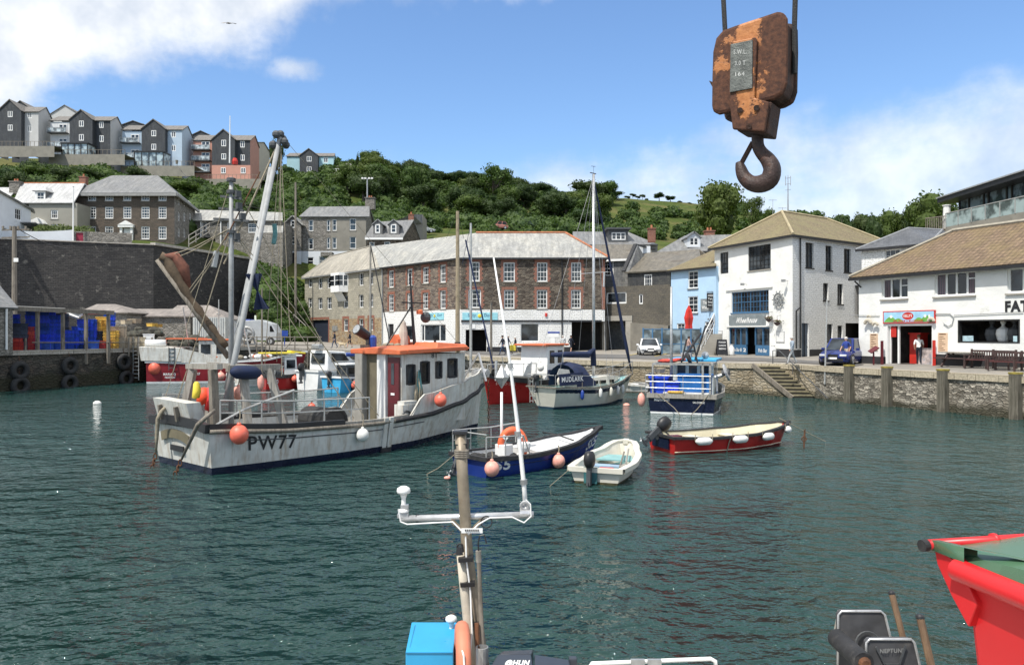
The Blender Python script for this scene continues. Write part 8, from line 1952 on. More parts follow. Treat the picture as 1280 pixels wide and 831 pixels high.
 for i,(t,m,l)in enumerate(((.22,'blue','blue fender hanging nearest the stern of the yacht'),(.42,'buoywhite','white fender hanging amidships on the yacht'),(.56,'hullcream','cream fender right of the middle of the yacht'),(.71,'buoywhite','white fender hanging forward on the yacht'),(.82,'buoywhite','foremost white fender near the bow of the yacht'))):
  p=b.W(b.pos(t,.68+.12*t,-1,.12));fender('hull_fender',l,p,.52,.1,m,'fenders of the yacht')
yacht()
# ================================================================ BOATS MOORED FURTHER BACK
def wheelbox(b,xa,xb,w,z0,z1,mat='boatwhite',roof='white',wins=3,side=2,rmat=None,over=.25,y0=0):
 mb=MB();mb.pz([(xa,-w+y0,z0),(xb,-w+y0,z0),(xb-.15,-w+y0,z1),(xa,-w+y0,z1)],(0,2*w,0));H=mb.bd('wheelhouse',M[mat],b.root,bevel=.04)
 h=(z1-z0);
 for i in range(side):
  x=xa+(xb-xa)*(i+.5)/side-.05
  b.mesh('cabin_window','glass',lambda mb:(mb.box((x,-w+y0,z0+h*.68),((xb-xa)/side*.62,.03,h*.36)),),H)
 for i in range(wins):
  y=y0-w+2*w*(i+.5)/wins
  b.mesh('cabin_window','glass',lambda mb:(mb.box((xa,y,z0+h*.68),(.03,2*w/wins*.62,h*.36)),),H)
 b.mesh('cabin_roof',roof,lambda mb:mb.box(((xa+xb)/2,y0,z1+.06),(xb-xa+2*over,2*w+over,.12)),bevel=.04)
 return H
def gear(b,x0,x1,w,z,mats,n=14,r=(.12,.28)):
 for m in mats:b.mesh('deck_gear',m,lambda mb:[mb.ball((random.uniform(x0,x1),random.uniform(-w,w),z+random.random()*.15),random.uniform(*r),(1.3,1,.8),7,5)for _ in range(n)])
def maria():
 b=Boat('fishing_boat','dark red and white fishing boat moored under the fish boxes at the far left','fishing boat',(-28.6,60.4),(-17.6,62.8),[(0,1.7),(.4,1.55),(.75,1.75),(1,2.4)],[(0,1.9),(.4,2.1),(.75,1.7),(1,.05)],[(0,.92),(.6,.9),(.85,.6),(1,.2)],rake=.6)
 H=b.hull(('rust','white','crimson'),.14,rail='white',deck=1.1,inner='white',deckm='deckgrey')
 tpx(b,'MARIA Q',204,219.5,466,469.8,'winwhite',H,.03);tpx(b,'PADSTOW',206,219,470.3,473,'winwhite',H,.03);tpx(b,'PW27',241,250,465.5,468.5,'winwhite',H,.03)
 b.mesh('shelter_deck','boatwhite',lambda mb:mb.pz([(-.35,-2.0,1.75),(2.6,-2.15,1.65),(2.6,-2.15,2.75),(-.5,-2.0,2.85)],(0,4.1,0)),bevel=.04);b.mesh('shelter_bulwark','boatwhite',lambda mb:mb.pz([(2.6,-2.13,1.6),(5.2,-2.1,1.6),(4.2,-2.1,2.3),(2.6,-2.13,2.7)],(0,.1,0)))
 b.mesh('liferaft','white',lambda mb:mb.cyl((-.2,-1.2,3.1),(1.3,-1.2,3.1),.28,n=12),sm=True)
 wheelbox(b,3.7,6.0,1.3,1.2,3.3,roof='orange');b.mesh('orange_awning','orange',lambda mb:mb.box((2.6,0,3.45),(2.6,2.8,.1)))
 b.mesh('ladder','darkgrey',lambda mb:[mb.beam((1.7+.4*k,-2.16,1.0),(1.7+.4*k,-2.16,2.8),.05,.05)for k in range(2)]+[mb.beam((1.7,-2.16,1.2+.3*k),(2.1,-2.16,1.2+.3*k),.04,.05)for k in range(6)])
 b.mesh('mast','rail',lambda mb:(mb.cyl((5,0,3.3),(5,0,6.6),.06,.04,6),mb.beam((5,-1,5.4),(5,1,5.4),.05,.05),mb.cyl((7.5,0,1.8),(6.9,0,4.6),.07,n=6),mb.cyl((2.6,.8,2.8),(2.2,.5,6),.05,n=6)))
 gear(b,5,9,1.2,1.9,('white','rope','orange'),9)
 buoy('fender_buoy','dark coral buoy at the stern of the dark red fishing boat',P(194,460,58.9),.5,'buoy','round buoys hung on the boats',rope=.3)
 buoy('fender_buoy','small orange buoy under the bow of the dark red fishing boat',P(276,470,59),.3,'buoypale','round buoys hung on the boats',rope=.3);buoy('fender_buoy','small cream buoy right of the orange one under the dark red bow',P(287,469,59),.28,'buoywhite','round buoys hung on the boats',rope=.3)
maria()
def sideboat(label,u0,u1,vw,Y0,Y1,sheer,beam,mats,name='motor_boat',cat='boat',rake=.5,deck=.5,**k):
 b=Boat(name,label,cat,P2(u0,Y0),P2(u1,Y1),sheer,beam,[(0,.85),(.6,.85),(.85,.5),(1,.15)],rake=rake);H=b.hull(mats,.1,deck=deck,**k);return b,H
b,H=sideboat('white work boat half hidden behind the gallows of the large white boat',301,334,473,56.5,58,[(0,1.1),(.5,1.0),(1,1.5)],[(0,1.1),(.5,1.2),(1,.05)],('rust','white','boatwhite'),rail='blackrub',inner='white',deckm='deckgrey')
gear(b,.3,1.8,.7,1.0,('white','darkgrey','ropeblue'),7)
b,H=sideboat('small red boat with a yellow awning beside the white motor cruiser',329,385,484,53,54.5,[(0,1.05),(.5,1.0),(.8,1.1),(1,1.35)],[(0,1.1),(.4,1.2),(.75,.9),(1,.06)],('rust','redhull','redhull'),rail='blackrub',railh=.22,inner='darkgrey',deckm='deckgrey')
wheelbox(b,1.35,2.3,.55,.6,2.25,'white','white',2,1);b.mesh('awning','yellow',lambda mb:(mb.box((.9,0,2.5),(2.2,1.6,.08)),mb.box((2.3,.1,2.55),(1.0,1.3,.12),M=Matrix.Rotation(.12,3,'Y'))));b.mesh('guard_rail','rail',lambda mb:(mb.cyl((.1,-1,1.6),(1.2,-1,1.6),.03,n=5),[mb.cyl((.1+.5*i,-1,1),(.1+.5*i,-1,1.6),.03,n=5)for i in range(3)]))
tpx(b,'SS710',334,348,474,479.5,'winwhite',H,.03);gear(b,.2,1.6,.6,1.1,('darkgrey','buoy'),5)
hbu(b,368.5,473.5,.22,'coral buoy on the side of the small red boat with yellow awning','buoy',.1);buoy('fender_buoy','tall pink fender buoy at the stern of the small red boat',P(326,478,51.5),.28,'buoypale','round buoys hung on the boats',sc=(.8,.8,1.9),rope=.5)
b,H=sideboat('white motor cruiser with windscreen and blue canvas behind the light blue boat',384,452,487,52,56,[(0,1.35),(.5,1.25),(1,1.5)],[(0,1.2),(.4,1.35),(.8,.8),(1,.05)],('navyhull','white','white'),rail='white',inner='white',deckm='white')
b.mesh('coachroof','white',lambda mb:mb.pz([(.9,-1.0,1.3),(4.2,-.9,1.4),(3.6,-.85,1.8),(2.6,-.85,2.6),(1.0,-.95,2.7)],(0,1.9,0)),bevel=.08);b.mesh('windscreen','glass',lambda mb:(mb.pz([(1.3,-1.0,1.9),(2.9,-1.0,1.95),(2.45,-.97,2.45),(1.3,-.98,2.5)],(0,.02,0)),mb.pz([(.88,-.7,1.8),(.88,.7,1.8),(.98,.7,2.5),(.98,-.7,2.5)],(-.02,0,0))));b.mesh('blue_canvas','blue',lambda mb:mb.box((4.1,0,2.35),(2.8,1.8,.22)),bevel=.05);b.mesh('foredeck_cover','hullcream',lambda mb:mb.box((3.6,0,1.75),(2.0,1.5,.5)),bevel=.08)
b.mesh('radar_dome','galv',lambda mb:mb.box((.9,0,2.95),(.5,.8,.35)),bevel=.08);outboard(b,(-.15,.3,1.2),0,1.0);b.mesh('guard_rail','rail',lambda mb:rails(mb,[b.pos(t,1.35,-1,-.05)for t in(.3,.5,.7,.9)],.6,.02))
b,H=sideboat('small light blue and black boat in front of the white motor cruiser',414,456,487,50,52.5,[(0,1.05),(.5,.95),(1,1.2)],[(0,.95),(.5,1.0),(1,.05)],('weed','skyblue','skyblue'),rail='white',inner='black',deckm='deckgrey')
b.mesh('dark_topside','navyhull',lambda mb:[mb.quad(b.pos(.3+.05*k,.12,-1,.012),b.pos(.35+.05*k,.12,-1,.012),b.pos(.35+.05*k,.9,-1,.012),b.pos(.3+.05*k,.9,-1,.012))for k in range(12)],H)
mbx=MB();t0=.32;text_on(mbx,'SS271',lambda x,y:b.pos(t0+.55*x,.42+.38*y,-1,.022),.03);mbx.bd('lettering',M['winwhite'],H);wheelbox(b,.9,1.9,.5,.6,1.75,'darkgrey','white',2,1,over=.1);outboard(b,(-.1,0,.9),0,.8);hbu(b,443,481.5,.22,'coral buoy on the side of the light blue boat','buoy',.1)
def redback():
 b=Boat('fishing_boat','bright red boat with orange roofed white cabin behind the yacht','fishing boat',P2(686,46.5),P2(611,41.5),[(0,1.25),(.5,1.2),(.8,1.45),(1,1.75)],[(0,1.3),(.4,1.45),(.75,1.1),(1,.06)],[(0,.9),(.6,.85),(.85,.5),(1,.1)],rake=.5)
 H=b.hull(('rust','redhull','redhull'),.08,rail='black',railh=.25,deck=.7,inner='white',deckm='deckgrey')
 b.mesh('foredeck_cuddy','white',lambda mb:mb.pz([(3.0,-.8,1.3),(4.3,-.45,1.5),(4.0,-.4,2.1),(3.0,-.7,2.35)],(0,1.5,0)),bevel=.08);b.mesh('porthole','glassdk',lambda mb:(mb.lt_([(.2,0),(.2,.04)],b.loc(617.5,465.5,.78),12,Matrix.Rotation(R(90),3,'X')),))
 wheelbox(b,-.2,1.75,.95,.9,3.15,'white','orange',3,2,over=.35);mb=MB();
 for i in range(2):x=.25+.9*i;b.mesh('cabin_window','glassdk',lambda m_:m_.box((x,.96,2.5),(.5,.03,.75)))
 b.mesh('dodger_cloth','navy',lambda mb:mb.box((.9,1.05,1.5),(1.6,.04,.5)))
 b.mesh('bow_rail','rail',lambda mb:(rails(mb,[b.pos(t,1.5,1,-.05)for t in(.55,.7,.85,.97)],.7,.025),mb.tube([(4.6,0,1.6),(4.9,0,2.6),(3.9,.5,2.75)],.03,5)))
 b.mesh('anchor','white',lambda mb:(mb.beam((2.7,.3,2.1),(4.2,.2,1.9),.14,.14),mb.beam((2.6,-.2,2.2),(2.9,.6,1.8),.12,.1)));fender('hull_fender','white fender lying against the side of the bright red boat',b.W(b.pos(.3,1.15,1,.16)),.8,.15,'buoywhite',None,horiz=(1,.1,0));gear(b,1.8,2.9,.7,1.2,('rope','darkgrey'),6)
 mb=MB();text_on(mb,'ROSE',lambda x,y:b.pos(.92-.14*x,1.02+.16*y+.05*(1-x),1,.015),.01);mb.bd('lettering',M['buoypale'],H);buoy('fender_buoy','small white buoy inside the bow rail of the bright red boat',b.W((2.3,.9,1.9)),.2,'buoywhite','round buoys hung on the boats',rope=.1)
redback()
def tenders():
 for i,(u,Y,w,m)in enumerate(((793,49.8,38,'boatwhite'),(806,50.6,28,'deckgrey'))):
  b=Boat('tender',['low grey tender moored right of the yacht bow','smaller tender behind the first, against the quay wall'][i],'tender',P2(u+w*.45,Y),P2(u-w*.4,Y+.4),[(0,.5),(1,.6)],[(0,.55),(.6,.6),(1,.25)],[(0,.85),(1,.6)],rake=.1,depth=.2);b.hull(('weed','timb',m),.1,rail=m,deck=.25,inner='white',deckm='timb')
  b.mesh('thwart','white',lambda mb:mb.box((.9,0,.5),(.5,1,.06)))
  if i==0:outboard(b,(-.1,0,.75),0,.9)
tenders()
buoy('mooring_buoy','white round mooring buoy floating alone on the left',P(121.5,504.5,42.4),.19,'buoywhite','floating mooring buoys',rope=0,sc=(1.15,1.15,.9));buoy('mooring_buoy','pink mooring buoy floating in front of the yacht bow',P(783,506.5,41.2),.17,'buoypale','floating mooring buoys',rope=0,sc=(1.1,1.1,.75));
mb=MB();mb.ball(P(559,597,20.3),.06,(1.5,1,.8));t=mb.bd('line_float',M['buoypale'],sm=True);tag(t,'tiny pale float on the water left of the blue boat','float')
# ================================================================ LEFT QUAY: FISH BOXES, SHELTER, SHEDS
def crate_proto(name,m,w,d,h,label='x'):
 root=thing(name,label,'crate');mb=MB()
 mb.add([(-w/2*.92,-d/2*.92,0),(w/2*.92,-d/2*.92,0),(w/2*.92,d/2*.92,0),(-w/2*.92,d/2*.92,0),(-w/2,-d/2,h),(w/2,-d/2,h),(w/2,d/2,h),(-w/2,d/2,h),(-w/2*.9,-d/2*.9,h*.25),(w/2*.9,-d/2*.9,h*.25),(w/2*.9,d/2*.9,h*.25),(-w/2*.9,d/2*.9,h*.25),(-w/2*.93,-d/2*.93,h),(w/2*.93,-d/2*.93,h),(w/2*.93,d/2*.93,h),(-w/2*.93,d/2*.93,h)],[(0,3,2,1),(0,1,5,4),(1,2,6,5),(2,3,7,6),(3,0,4,7),(8,9,10,11),(9,8,12,13),(10,9,13,14),(11,10,14,15),(8,11,15,12),(4,5,13,12),(5,6,14,13),(6,7,15,14),(7,4,12,15)])
 mb.bd('crate_body',M[m],root)
 mb=MB();t=.035
 for a,b in(((-w/2,-d/2),(w/2,-d/2)),((w/2,-d/2),(w/2,d/2)),((w/2,d/2),(-w/2,d/2)),((-w/2,d/2),(-w/2,-d/2))):mb.beam((*a,h-.02),(*b,h-.02),t,.05)
 for k in(-.3,.3):mb.box((w*k,-d/2*.98,h*.5),(.03,.03,h*.85))
 mb.bd('crate_rim',M[m],root);return root
CP={}
def crate(kind,u,v,Y,label,group,rz=0):
 dims={'cratebl':(.8,.5,.34),'cratered':(.8,.5,.32),'crateyel':(.85,.5,.26),'cratetan':(.95,.6,.34),'cratedk':(.85,.5,.3),'tub':(1.0,.8,.62),'tan_tub':(1.2,1.0,.85),'white':(.8,.6,.4)}
 w,d,h=dims[kind];nm={'tub':'cratebl','tan_tub':'cratetan'}.get(kind,kind);p=P(u,v,Y)
 if kind not in CP:o=CP[kind]=crate_proto('fish_tub' if 'tub' in kind else 'fish_crate',nm,w,d,h)
 else:o=dup(CP[kind])
 o.location=p;o.rotation_euler=(0,0,rz);o['label']=label;o['category']='tub' if 'tub' in kind else 'crate';o['group']=group;return o
def stacks():
 r=random.Random(3)
 def col(kind,u,Y,vtop,label,group,base=None):
  dims={'cratebl':.27,'cratered':.26,'crateyel':.22,'cratetan':.33,'cratedk':.26,'tub':.62,'tan_tub':.85,'white':.36};h=dims[kind];z=2.71 if base is None else base;rz=-1.17+r.uniform(-.05,.05)
  ztop=Z(vtop,Y)
  while z+h*.6<ztop:
   p=P(u+r.uniform(-.25,.25),430,Y);o=crate(kind,u+r.uniform(-.3,.3),430,Y,label,group,rz+1.57+r.uniform(-.12,.12));o.location.z=z;z+=h
  return z
 Yf=lambda u:51.6+(u/190)*9.6
 B='blue fish crate in the tall stacks behind the shelter posts';G='blue fish crates stacked on the left quay'
 for u,vt in((16,392),(40,391),(54,392),(62,392),(70,393)):col('cratebl',u,Yf(u)+1.0,vt,B,G)
 for u,vt in((86,412),(92,411),(98,410),(104,399),(110,399),(114,400),(137,393)):col('cratebl',u,Yf(u)+.8,vt,B,G)
 z=col('cratered',20,Yf(20),425,'red fish crate in the low stacks at the left end of the quay','red fish crates on the left quay');
 for u in(18,35):
  z=col('cratered',u,Yf(u)+.1,423,'red fish crate in the low stacks at the left end of the quay','red fish crates on the left quay');col('cratedk' if u==18 else 'cratered',u,Yf(u)+.3,407,'dark and red crates stacked above the low red stacks' if u==18 else 'red fish crate in the low stacks at the left end of the quay','crates above the red stacks' if u==18 else 'red fish crates on the left quay',z)
 col('cratedk',26,Yf(26)+.2,405,'dark crate between the two red stacks','dark crates on the left quay');col('cratedk',78,Yf(78)+1.2,392,'dark crate in the tall stack beside the middle shelter post','dark crates on the left quay')
 for u in(58,72):col('tub',u,Yf(u)-.2,427,'low blue tub standing in front of the tall blue stacks','low blue tubs')
 for u,vt in((115,424),):col('tub',u,Yf(u)-.1,vt,'upright blue tub left of the red crate pair','low blue tubs')
 for u in(125,131):col('cratered',u,Yf(u)-.1,428,'red crate on the ground under the shelter right end','red crates under the shelter')
 for u in(120,128):zz=col('cratedk',u,Yf(u)+1,412,'dark crate under the yellow crates','dark crates on the left quay');col('crateyel',u,Yf(u)+1,398,'orange yellow crate near the top of the right hand stacks','yellow crates on the left quay',zz)
 for u in(137,141):col('crateyel',u,Yf(u),412,'yellow crate in the narrow stack at the last shelter post','yellow crates on the left quay')
 for u,vt in((147,424),(155,424),(163,417),(172,415)):col('tan_tub',u,Yf(u)+.2,vt,'cream fish tub standing on the quay right of the shelter','cream fish tubs')
 for u in(148,):z=2.71+.85;col('tan_tub',u,Yf(u)+.4,409,'grey cream tub on top of the left cream tub','upper cream tubs',z);
 col('white',186,Yf(186)-.3,415,'white crate in the narrow stack left of the dark red boat','white crates')
 for u,v in((158,401),(168,400),(190,404),(196,405)):p=crate('crateyel' if u>180 else 'cratetan',u,v+4,Yf(u)+3.2,'crate lying on the heap of gear behind the cream tubs','crates on the gear heap',r.uniform(0,3))
 for u,k in((88,'cratered'),(95,'crateyel'),(116,'cratered'),(124,'cratered')):o=crate(k,u,396 if u<100 else 393,Yf(u)+1.4,'crate thrown on top of the blue stacks','crates thrown on the stacks',r.uniform(0,3))
 p=P(93,393,Yf(93)+.8);mb=MB();mb.box(p,(.9,.7,.16),M=Matrix.Rotation(.5,3,'X')@Matrix.Rotation(.4,3,'Y'));mb.box(p+Vc((.1,0,.22)),(.8,.6,.05),M=Matrix.Rotation(.3,3,'Y'));t=mb.bd('plastic_sheet',M['white']);tag(t,'white plastic sheet folded on top of the blue stacks','sheet')
 mb=MB()
 for k in range(90):u=r.uniform(146,272);Y=Yf(u)+r.uniform(1.5,3.6);p=P(u,430,Y);mb.ball((p.x,p.y,2.7+r.random()*(1.5 if u<210 else .7)),r.uniform(.2,.5),(1.2,1,.8),7,5)
 t=mb.bd('fishing_gear_heap',plain('net_heap',(.07,.065,.05),.95,.5,3,bump=.6,bscale=14,dirt=.4,dcol=(.03,.08,.07)),sm=False);tag(t,kind='stuff')
 root=thing('crate_shelter','open grey post and beam frame in front of the blue crate stacks','shelter',P(47,438,Yf(47)));
 for u in(47,78.5,107.5,135.5):
  p=P(u,430,Yf(u)-.8);mb=MB();mb.beam((p.x,p.y,1.6 if u>100 else 2.6),(p.x,p.y,Z(389.5,p.y)),.2,.2);mb.bd('post',M['timb'],root,wd=True)
 mb=MB();a,c=P(16,385.5,Yf(16)-.8),P(142,391,Yf(142)-.8);mb.beam(a,c,.2,.3);mb.bd('beam',M['timb'],root,wd=True)
 mb=MB();a,c=P(14,385,Yf(14)+2.4),P(142,390.5,Yf(142)+2.4);mb.pz([P(16,385.5,Yf(16)-.9),P(80,388,Yf(80)-.9),P(82,386,Yf(82)+2.4),P(18,383,Yf(18)+2.4)],(0,0,.05));mb.bd('roof_sheet',M['deckgrey'],root,wd=True)
 root=thing('quay_railing','low grey railing along the edge of the left quay','railing',P(50,435,Yf(50)));mb=MB()
 for v in(428,):mb.tube([P(u,v-.0,Yf(u)-.9)for u in(40,78,107,135,160,190,215)],.04,5)
 for u in(32,47,78,107,137,161,172,190,203):p=P(u,430,Yf(u)-.9);mb.cyl((p.x,p.y,2.1 if u>130 else 2.6),(p.x,p.y,3.55),.06,n=6)
 mb.bd('rail',M['timb'],root,wd=True)
stacks()
def leftsheds():
 w=Wall(P2(-60,46.5),P2(16,51));root=shell('stone_shed','stone shed with slate roof and white drainpipe at the left frame edge',[w,Wall(w.B.xy,off2(w,w.L,-3.5))],2.4,Z(384.5,51),M['greystone'],[[],[]],'shed',inner=False)
 ze=Z(384.5,51);slab([[w.pt(-1,ze,.2),w.pt(w.L+.25,ze,.2),P(0,357,53),P(-60,357,49)],[w.pt(w.L+.25,ze,.2),w.pt(w.L+.25,ze,-3.7),P(0,357,53)]]).bd('roof',M['roofgrey'],root,wd=True)
 mb=MB();q=w.s_(6.5);mb.cyl(w.pt(q,2.8,.1),w.pt(q,ze-.1,.1),.07,n=6);mb.bd('drainpipe',M['winwhite'],root,wd=True)
 def hip(label,u0,u1,Y,ve,vr,ur0,ur1,zb=2.6,mat='greystone',rm='roofbrown',dep=5):
  w=Wall(P2(u0,Y),P2(u1,Y));ze=Z(ve,Y);root=shell('quay_shed',label,[w,Wall(w.B.xy,off2(w,w.L,-dep)),Wall(off2(w,0,-dep),w.A.xy)],zb,ze,M[mat],[[],[],[]],'shed',inner=False)
  a,b,c,d=w.pt(-.3,ze,.3),w.pt(w.L+.3,ze,.3),w.pt(w.L+.3,ze,-dep),w.pt(-.3,ze,-dep);r0,r1=P(ur0,vr,Y+dep/2),P(ur1,vr,Y+dep/2);slab([[a,b,r1,r0],[b,c,r1],[d,a,r0],[c,d,r0,r1]]).bd('roof',M[rm],root,wd=True);return root
 M['roofshed']=slate('pinkish_shed_slate',(.27,.235,.205),(.22,.19,.17),(.36,.32,.28),.5)
 hip('low stone shed with pinkish hipped roof behind the blue crates',103,158,68,390.5,380,121,144,rm='roofshed')
 hip('long low stone shed with grey roof in the middle of the left quay',158,238,71,395,386,160,236,rm='roofshed');hip('stone shed with hipped roof behind the furled sail spar',205,281,73,398.5,381.5,222,262,mat='whitewash',rm='roofshed')
 mb=MB();a=P(243,430,70.5);mb.box((a.x+1.4,a.y+1,4.0),(3.0,2.2,2.7));root=thing('white_container','pale grey storage container behind the furled sail spar','container',(a.x+1.4,a.y+1,2.65));mb.bd('container_body',plain('pale_container',(.50,.51,.48),.7,.08,2,dirt=.25),root,wd=True)
 mb=MB();[mb.box((a.x+.1+.2*k,a.y-.12,4.0),(.05,.04,2.6))for k in range(14)];mb.bd('container_ribs',M['galv'],root,wd=True)
leftsheds()
def tyres():
 root=thing('tyre_fender','x','tyre',(0,0,0));mb=MB();Mx=Matrix.Rotation(R(90),3,'X');mb.torus((0,0,0),.46,.2,20,8,M=Mx);mb.bd('tyre',M['tyre'],root,sm=True);mb=MB();mb.tube([(0,0,.45),(0,.12,1.0)],.02,5);mb.bd('chain',M['rust'],root)
 A=Vc(QE[-1][:2]);
 w=Wall((QE[11][0],QE[11][1]),(QE[10][0],QE[10][1]));w2=Wall(QE[12-1][:2],QE[10][:2])
 first=True
 for u,v,l in((21.5,463,'upper tyre fender at the far left end of the dark quay wall'),(22,482,'lower tyre fender at the far left end, half in the water'),(84,457,'upper tyre fender below the middle shelter post'),(84,478.5,'lower tyre fender below the middle shelter post'),(152,452,'upper tyre fender under the cream tubs'),(155,473,'lower tyre fender under the cream tubs'),(184,446,'tyre fender beside the stern of the dark red boat')):
  best=None
  for i in(10,9):
   if i+1>=len(QE):continue
   ww=Wall(QE[i+1][:2],QE[i][:2]);q=ww.s_(u)
   if-.1<=q<=ww.L+.1:best=(ww,q)
  ww,q=best;z=ww.z(q,v);p=ww.pt(q,max(z,.05),.28);o=root if first else dup(root);first=False;o.location=p;o.rotation_euler=(0,0,math.atan2(ww.d.y,ww.d.x));o['label']=l;o['group']='tyres hung on the dark quay wall'
tyres()
def quayladder():
 for u,Y,l in((170,59.6,'grey ladder on the dark quay wall beside the last tyres'),(276,64.8,'ladder on the quay wall behind the dark red boat')):
  p=P(u,440,Y);t=thing('quay_ladder',l,'ladder',(p.x,p.y,1));mb=MB()
  for d in(-.22,.22):mb.beam((p.x+d,p.y,.2),(p.x+d,p.y,3.6),.05,.05)
  for k in range(9):mb.beam((p.x-.22,p.y,.4+.3*k),(p.x+.22,p.y,.4+.3*k),.03,.04)
  mb.bd('rungs',M['galv'],t,wd=True)
quayladder()
def fposts():
 i_=0
 for u,l in((1273,'timber fender post nearest the right frame edge'),(1182,'timber fender post below the grey picnic bench'),(1112,'timber fender post below the ice cream shop doorway'),(1064.5,'timber fender post left of the ice cream shop, nearest the steps')):
  for a,b_ in zip(QE[:-1],QE[1:]):
   ww=Wall(b_[:2],a[:2]);q=ww.s_(u)
   if 0<=q<=ww.L:break
  p=ww.pt(q,0,.2);root=thing('fender_post',l,'post',p,math.atan2(ww.d.y,ww.d.x),'timber fender posts on the right wall');mb=MB();mb.box((0,0,.35),(.42,.42,3.5));mb.bd('post',wood('wet_timber',(.07,.062,.045),(.17,.155,.12)),root,bevel=.03);mb=MB();mb.box((0,0,2.09),(.44,.44,.08));mb.bd('mossy_top',plain('yellow_lichen',(.30,.24,.05),.9,.3,6),root)
fposts()
def bench(label,p,rz,L,m='bwood',arms=(0,1),slats=True):
 root=thing('bench',label,'bench',p,rz,'benches in front of the shop');mb=MB()
 for k in range(4):mb.box((L/2,-.08-.12*k,.43),(L,.09,.035))
 mb.bd('seat',plain('maroon_slats',(.10,.03,.03),.6,.2,4)if m=='bwood' else M['timbgr'],root)
 mb=MB();mb.beam((0,.04,.88),(L,.04,.88),.05,.1)
 for k in range(int(L/.13)):mb.box((.06+.13*k,.02,.65),(.05,.025,.4))
 mb.beam((0,.0,.5),(L,.0,.5),.04,.05);mb.bd('backrest',M[m],root)
 for k in arms:
  x=L*k;mb=MB();mb.beam((x,.04,0),(x,.05,.98),.08,.08);mb.bd('leg',M[m],root);mb=MB();mb.beam((x,-.5,0),(x,-.5,.63),.07,.07);mb.bd('leg',M[m],root);mb=MB();mb.beam((x,-.56,.65),(x,.05,.65),.07,.05);mb.bd('armrest',M[m],root)
 return root
def picnic(label,p,rz):
 root=thing('picnic_bench',label,'bench',p,rz);
 mb=MB();mb.box((1,-.1,.74),(2.2,.7,.06));mb.bd('table_top',M['timbgr'],root)
 for y in(-.75,.55):
  mb=MB();mb.box((1,y,.44),(2.2,.26,.05));mb.bd('seat',M['bwood'],root)
 for x in(.35,1.65):mb=MB();mb.beam((x,-.85,0),(x,-.25,.72),.08,.1);mb.beam((x,.65,0),(x,.05,.72),.08,.1);mb.beam((x,-.8,.4),(x,.6,.4),.07,.08);mb.bd('leg_frame',M['bwood'],root)
rb=math.atan2(wf_s.d.y,wf_s.d.x)
def onwall(u,off):q=wf_s.s_(u);p=wf_s.pt(q,0,off);p.z=gz(p.x,p.y)+.01;return p
a=GP(1214,459.5);bench('dark brown slatted bench in the middle under the display window',a,rb,2.3,arms=(0,.5,1));a2=GP(1243.5,462.3);bench('dark brown slatted bench at the right frame edge',a2,rb,2.6,arms=(0,.5,1));picnic('grey wooden picnic bench left of the brown benches',GP(1183,457),rb)
def aboard(label,p,rz,m,w,h,lines,hm='winwhite'):
 root=thing('a_board',label,'sign',p,rz);mb=MB();mb.pz([(-w/2,-.05,.08),(w/2,-.05,.08),(w/2*.85,.12,h),(-w/2*.85,.12,h)],(0,.04,0));mb.pz([(-w/2,.45,.08),(w/2,.45,.08),(w/2*.85,.2,h),(-w/2*.85,.2,h)],(0,-.04,0));f=mb.bd('board',M[m],root)
 mb=MB();[mb.box((x,y,.06),(.06,.06,.12))for x in(-w/2+.05,w/2-.05)for y in(0,.42)];mb.bd('foot',M['black'],root);mb=MB()
 for i,s in enumerate(lines):z=h*(.78-.2*i);tr_(mb,s,(-w*.3,.12*(z-.08)/(h-.08)-.06,z),(w*.6,0,0),(0,.012,h*.1),.02)
 mb.bd('lettering',M[hm],f)
aboard('black pavement board standing left of the restaurant doors',GP(903,444.5),0,'black',.95,1.35,('FOOD','LUNCH','MENU'));aboard('white pavement board at the ice cream shop doorway',GP(1112,452.5),rb+1.2,'white',.55,1.1,('ICE','CREAM'),'black')
for u,l in((914.5,'white milk churn left of the blue restaurant doors'),(966.5,'white milk churn right of the blue restaurant doors')):p=GP(u,444 if u<950 else 446);mb=MB();mb.lt_([(.22,0),(.24,.1),(.24,.6),(.14,.78),(.14,.88),(.18,.92)],p,12);t=mb.bd('milk_churn',M['white'],sm=True);tag(t,l,'churn')
p=GP(1092,456);mb=MB();mb.beam(p,p+Vc((0,0,.75)),.07,.07);mb.box(p+Vc((0,0,.9)),(.55,.4,.05),M=Matrix.Rotation(.7,3,Vc((.5,-1,0))));t=mb.bd('lectern_sign',M['darkred']);tag(t,'small maroon lectern sign left of the ice cream shop','sign')
for u,v,l in((1102.5,455.5,'red post left of the shop doorway'),(1167.5,457,'red post right of the shop doorway')):p=GP(u,v);mb=MB();mb.beam(p,p+Vc((0,0,1.4)),.12,.12);t=mb.bd('red_post',M['darkred']if u<1110 else M['red']);tag(t,l,'post')
p=P(1030,478,44.8);q=P(1033,374,44.8);mb=MB();mb.cyl((p.x,p.y-.1,.9),(q.x,q.y-.1,q.z),.055,.04,8);t=mb.bd('tall_quay_pole',M['rail']);tag(t,'tall thin metal pole on the quay wall in front of the restaurant side wall','pole')
def parasol():
 p=GP(861,442);root=thing('parasol','closed red parasol in front of the pale blue house','parasol',p);mb=MB();mb.cyl((0,0,0),(0,0,4.2),.04,n=6);mb.bd('pole',M['timb'],root);mb=MB()
 N=10;pr=[(.1,1.6),(.3,2.0),(.26,2.6),(.34,3.2),(.2,3.9),(.03,4.3)];mb.lt_([(r*(1+.0),z)for r,z in pr],(0,0,0),N);
 for i in range(len(mb.v)):x,y,z=mb.v[i];k=1.25 if i%2 else .8;mb.v[i]=(x*k,y*k,z)
 mb.bd('canopy',M['red'],root)
parasol()
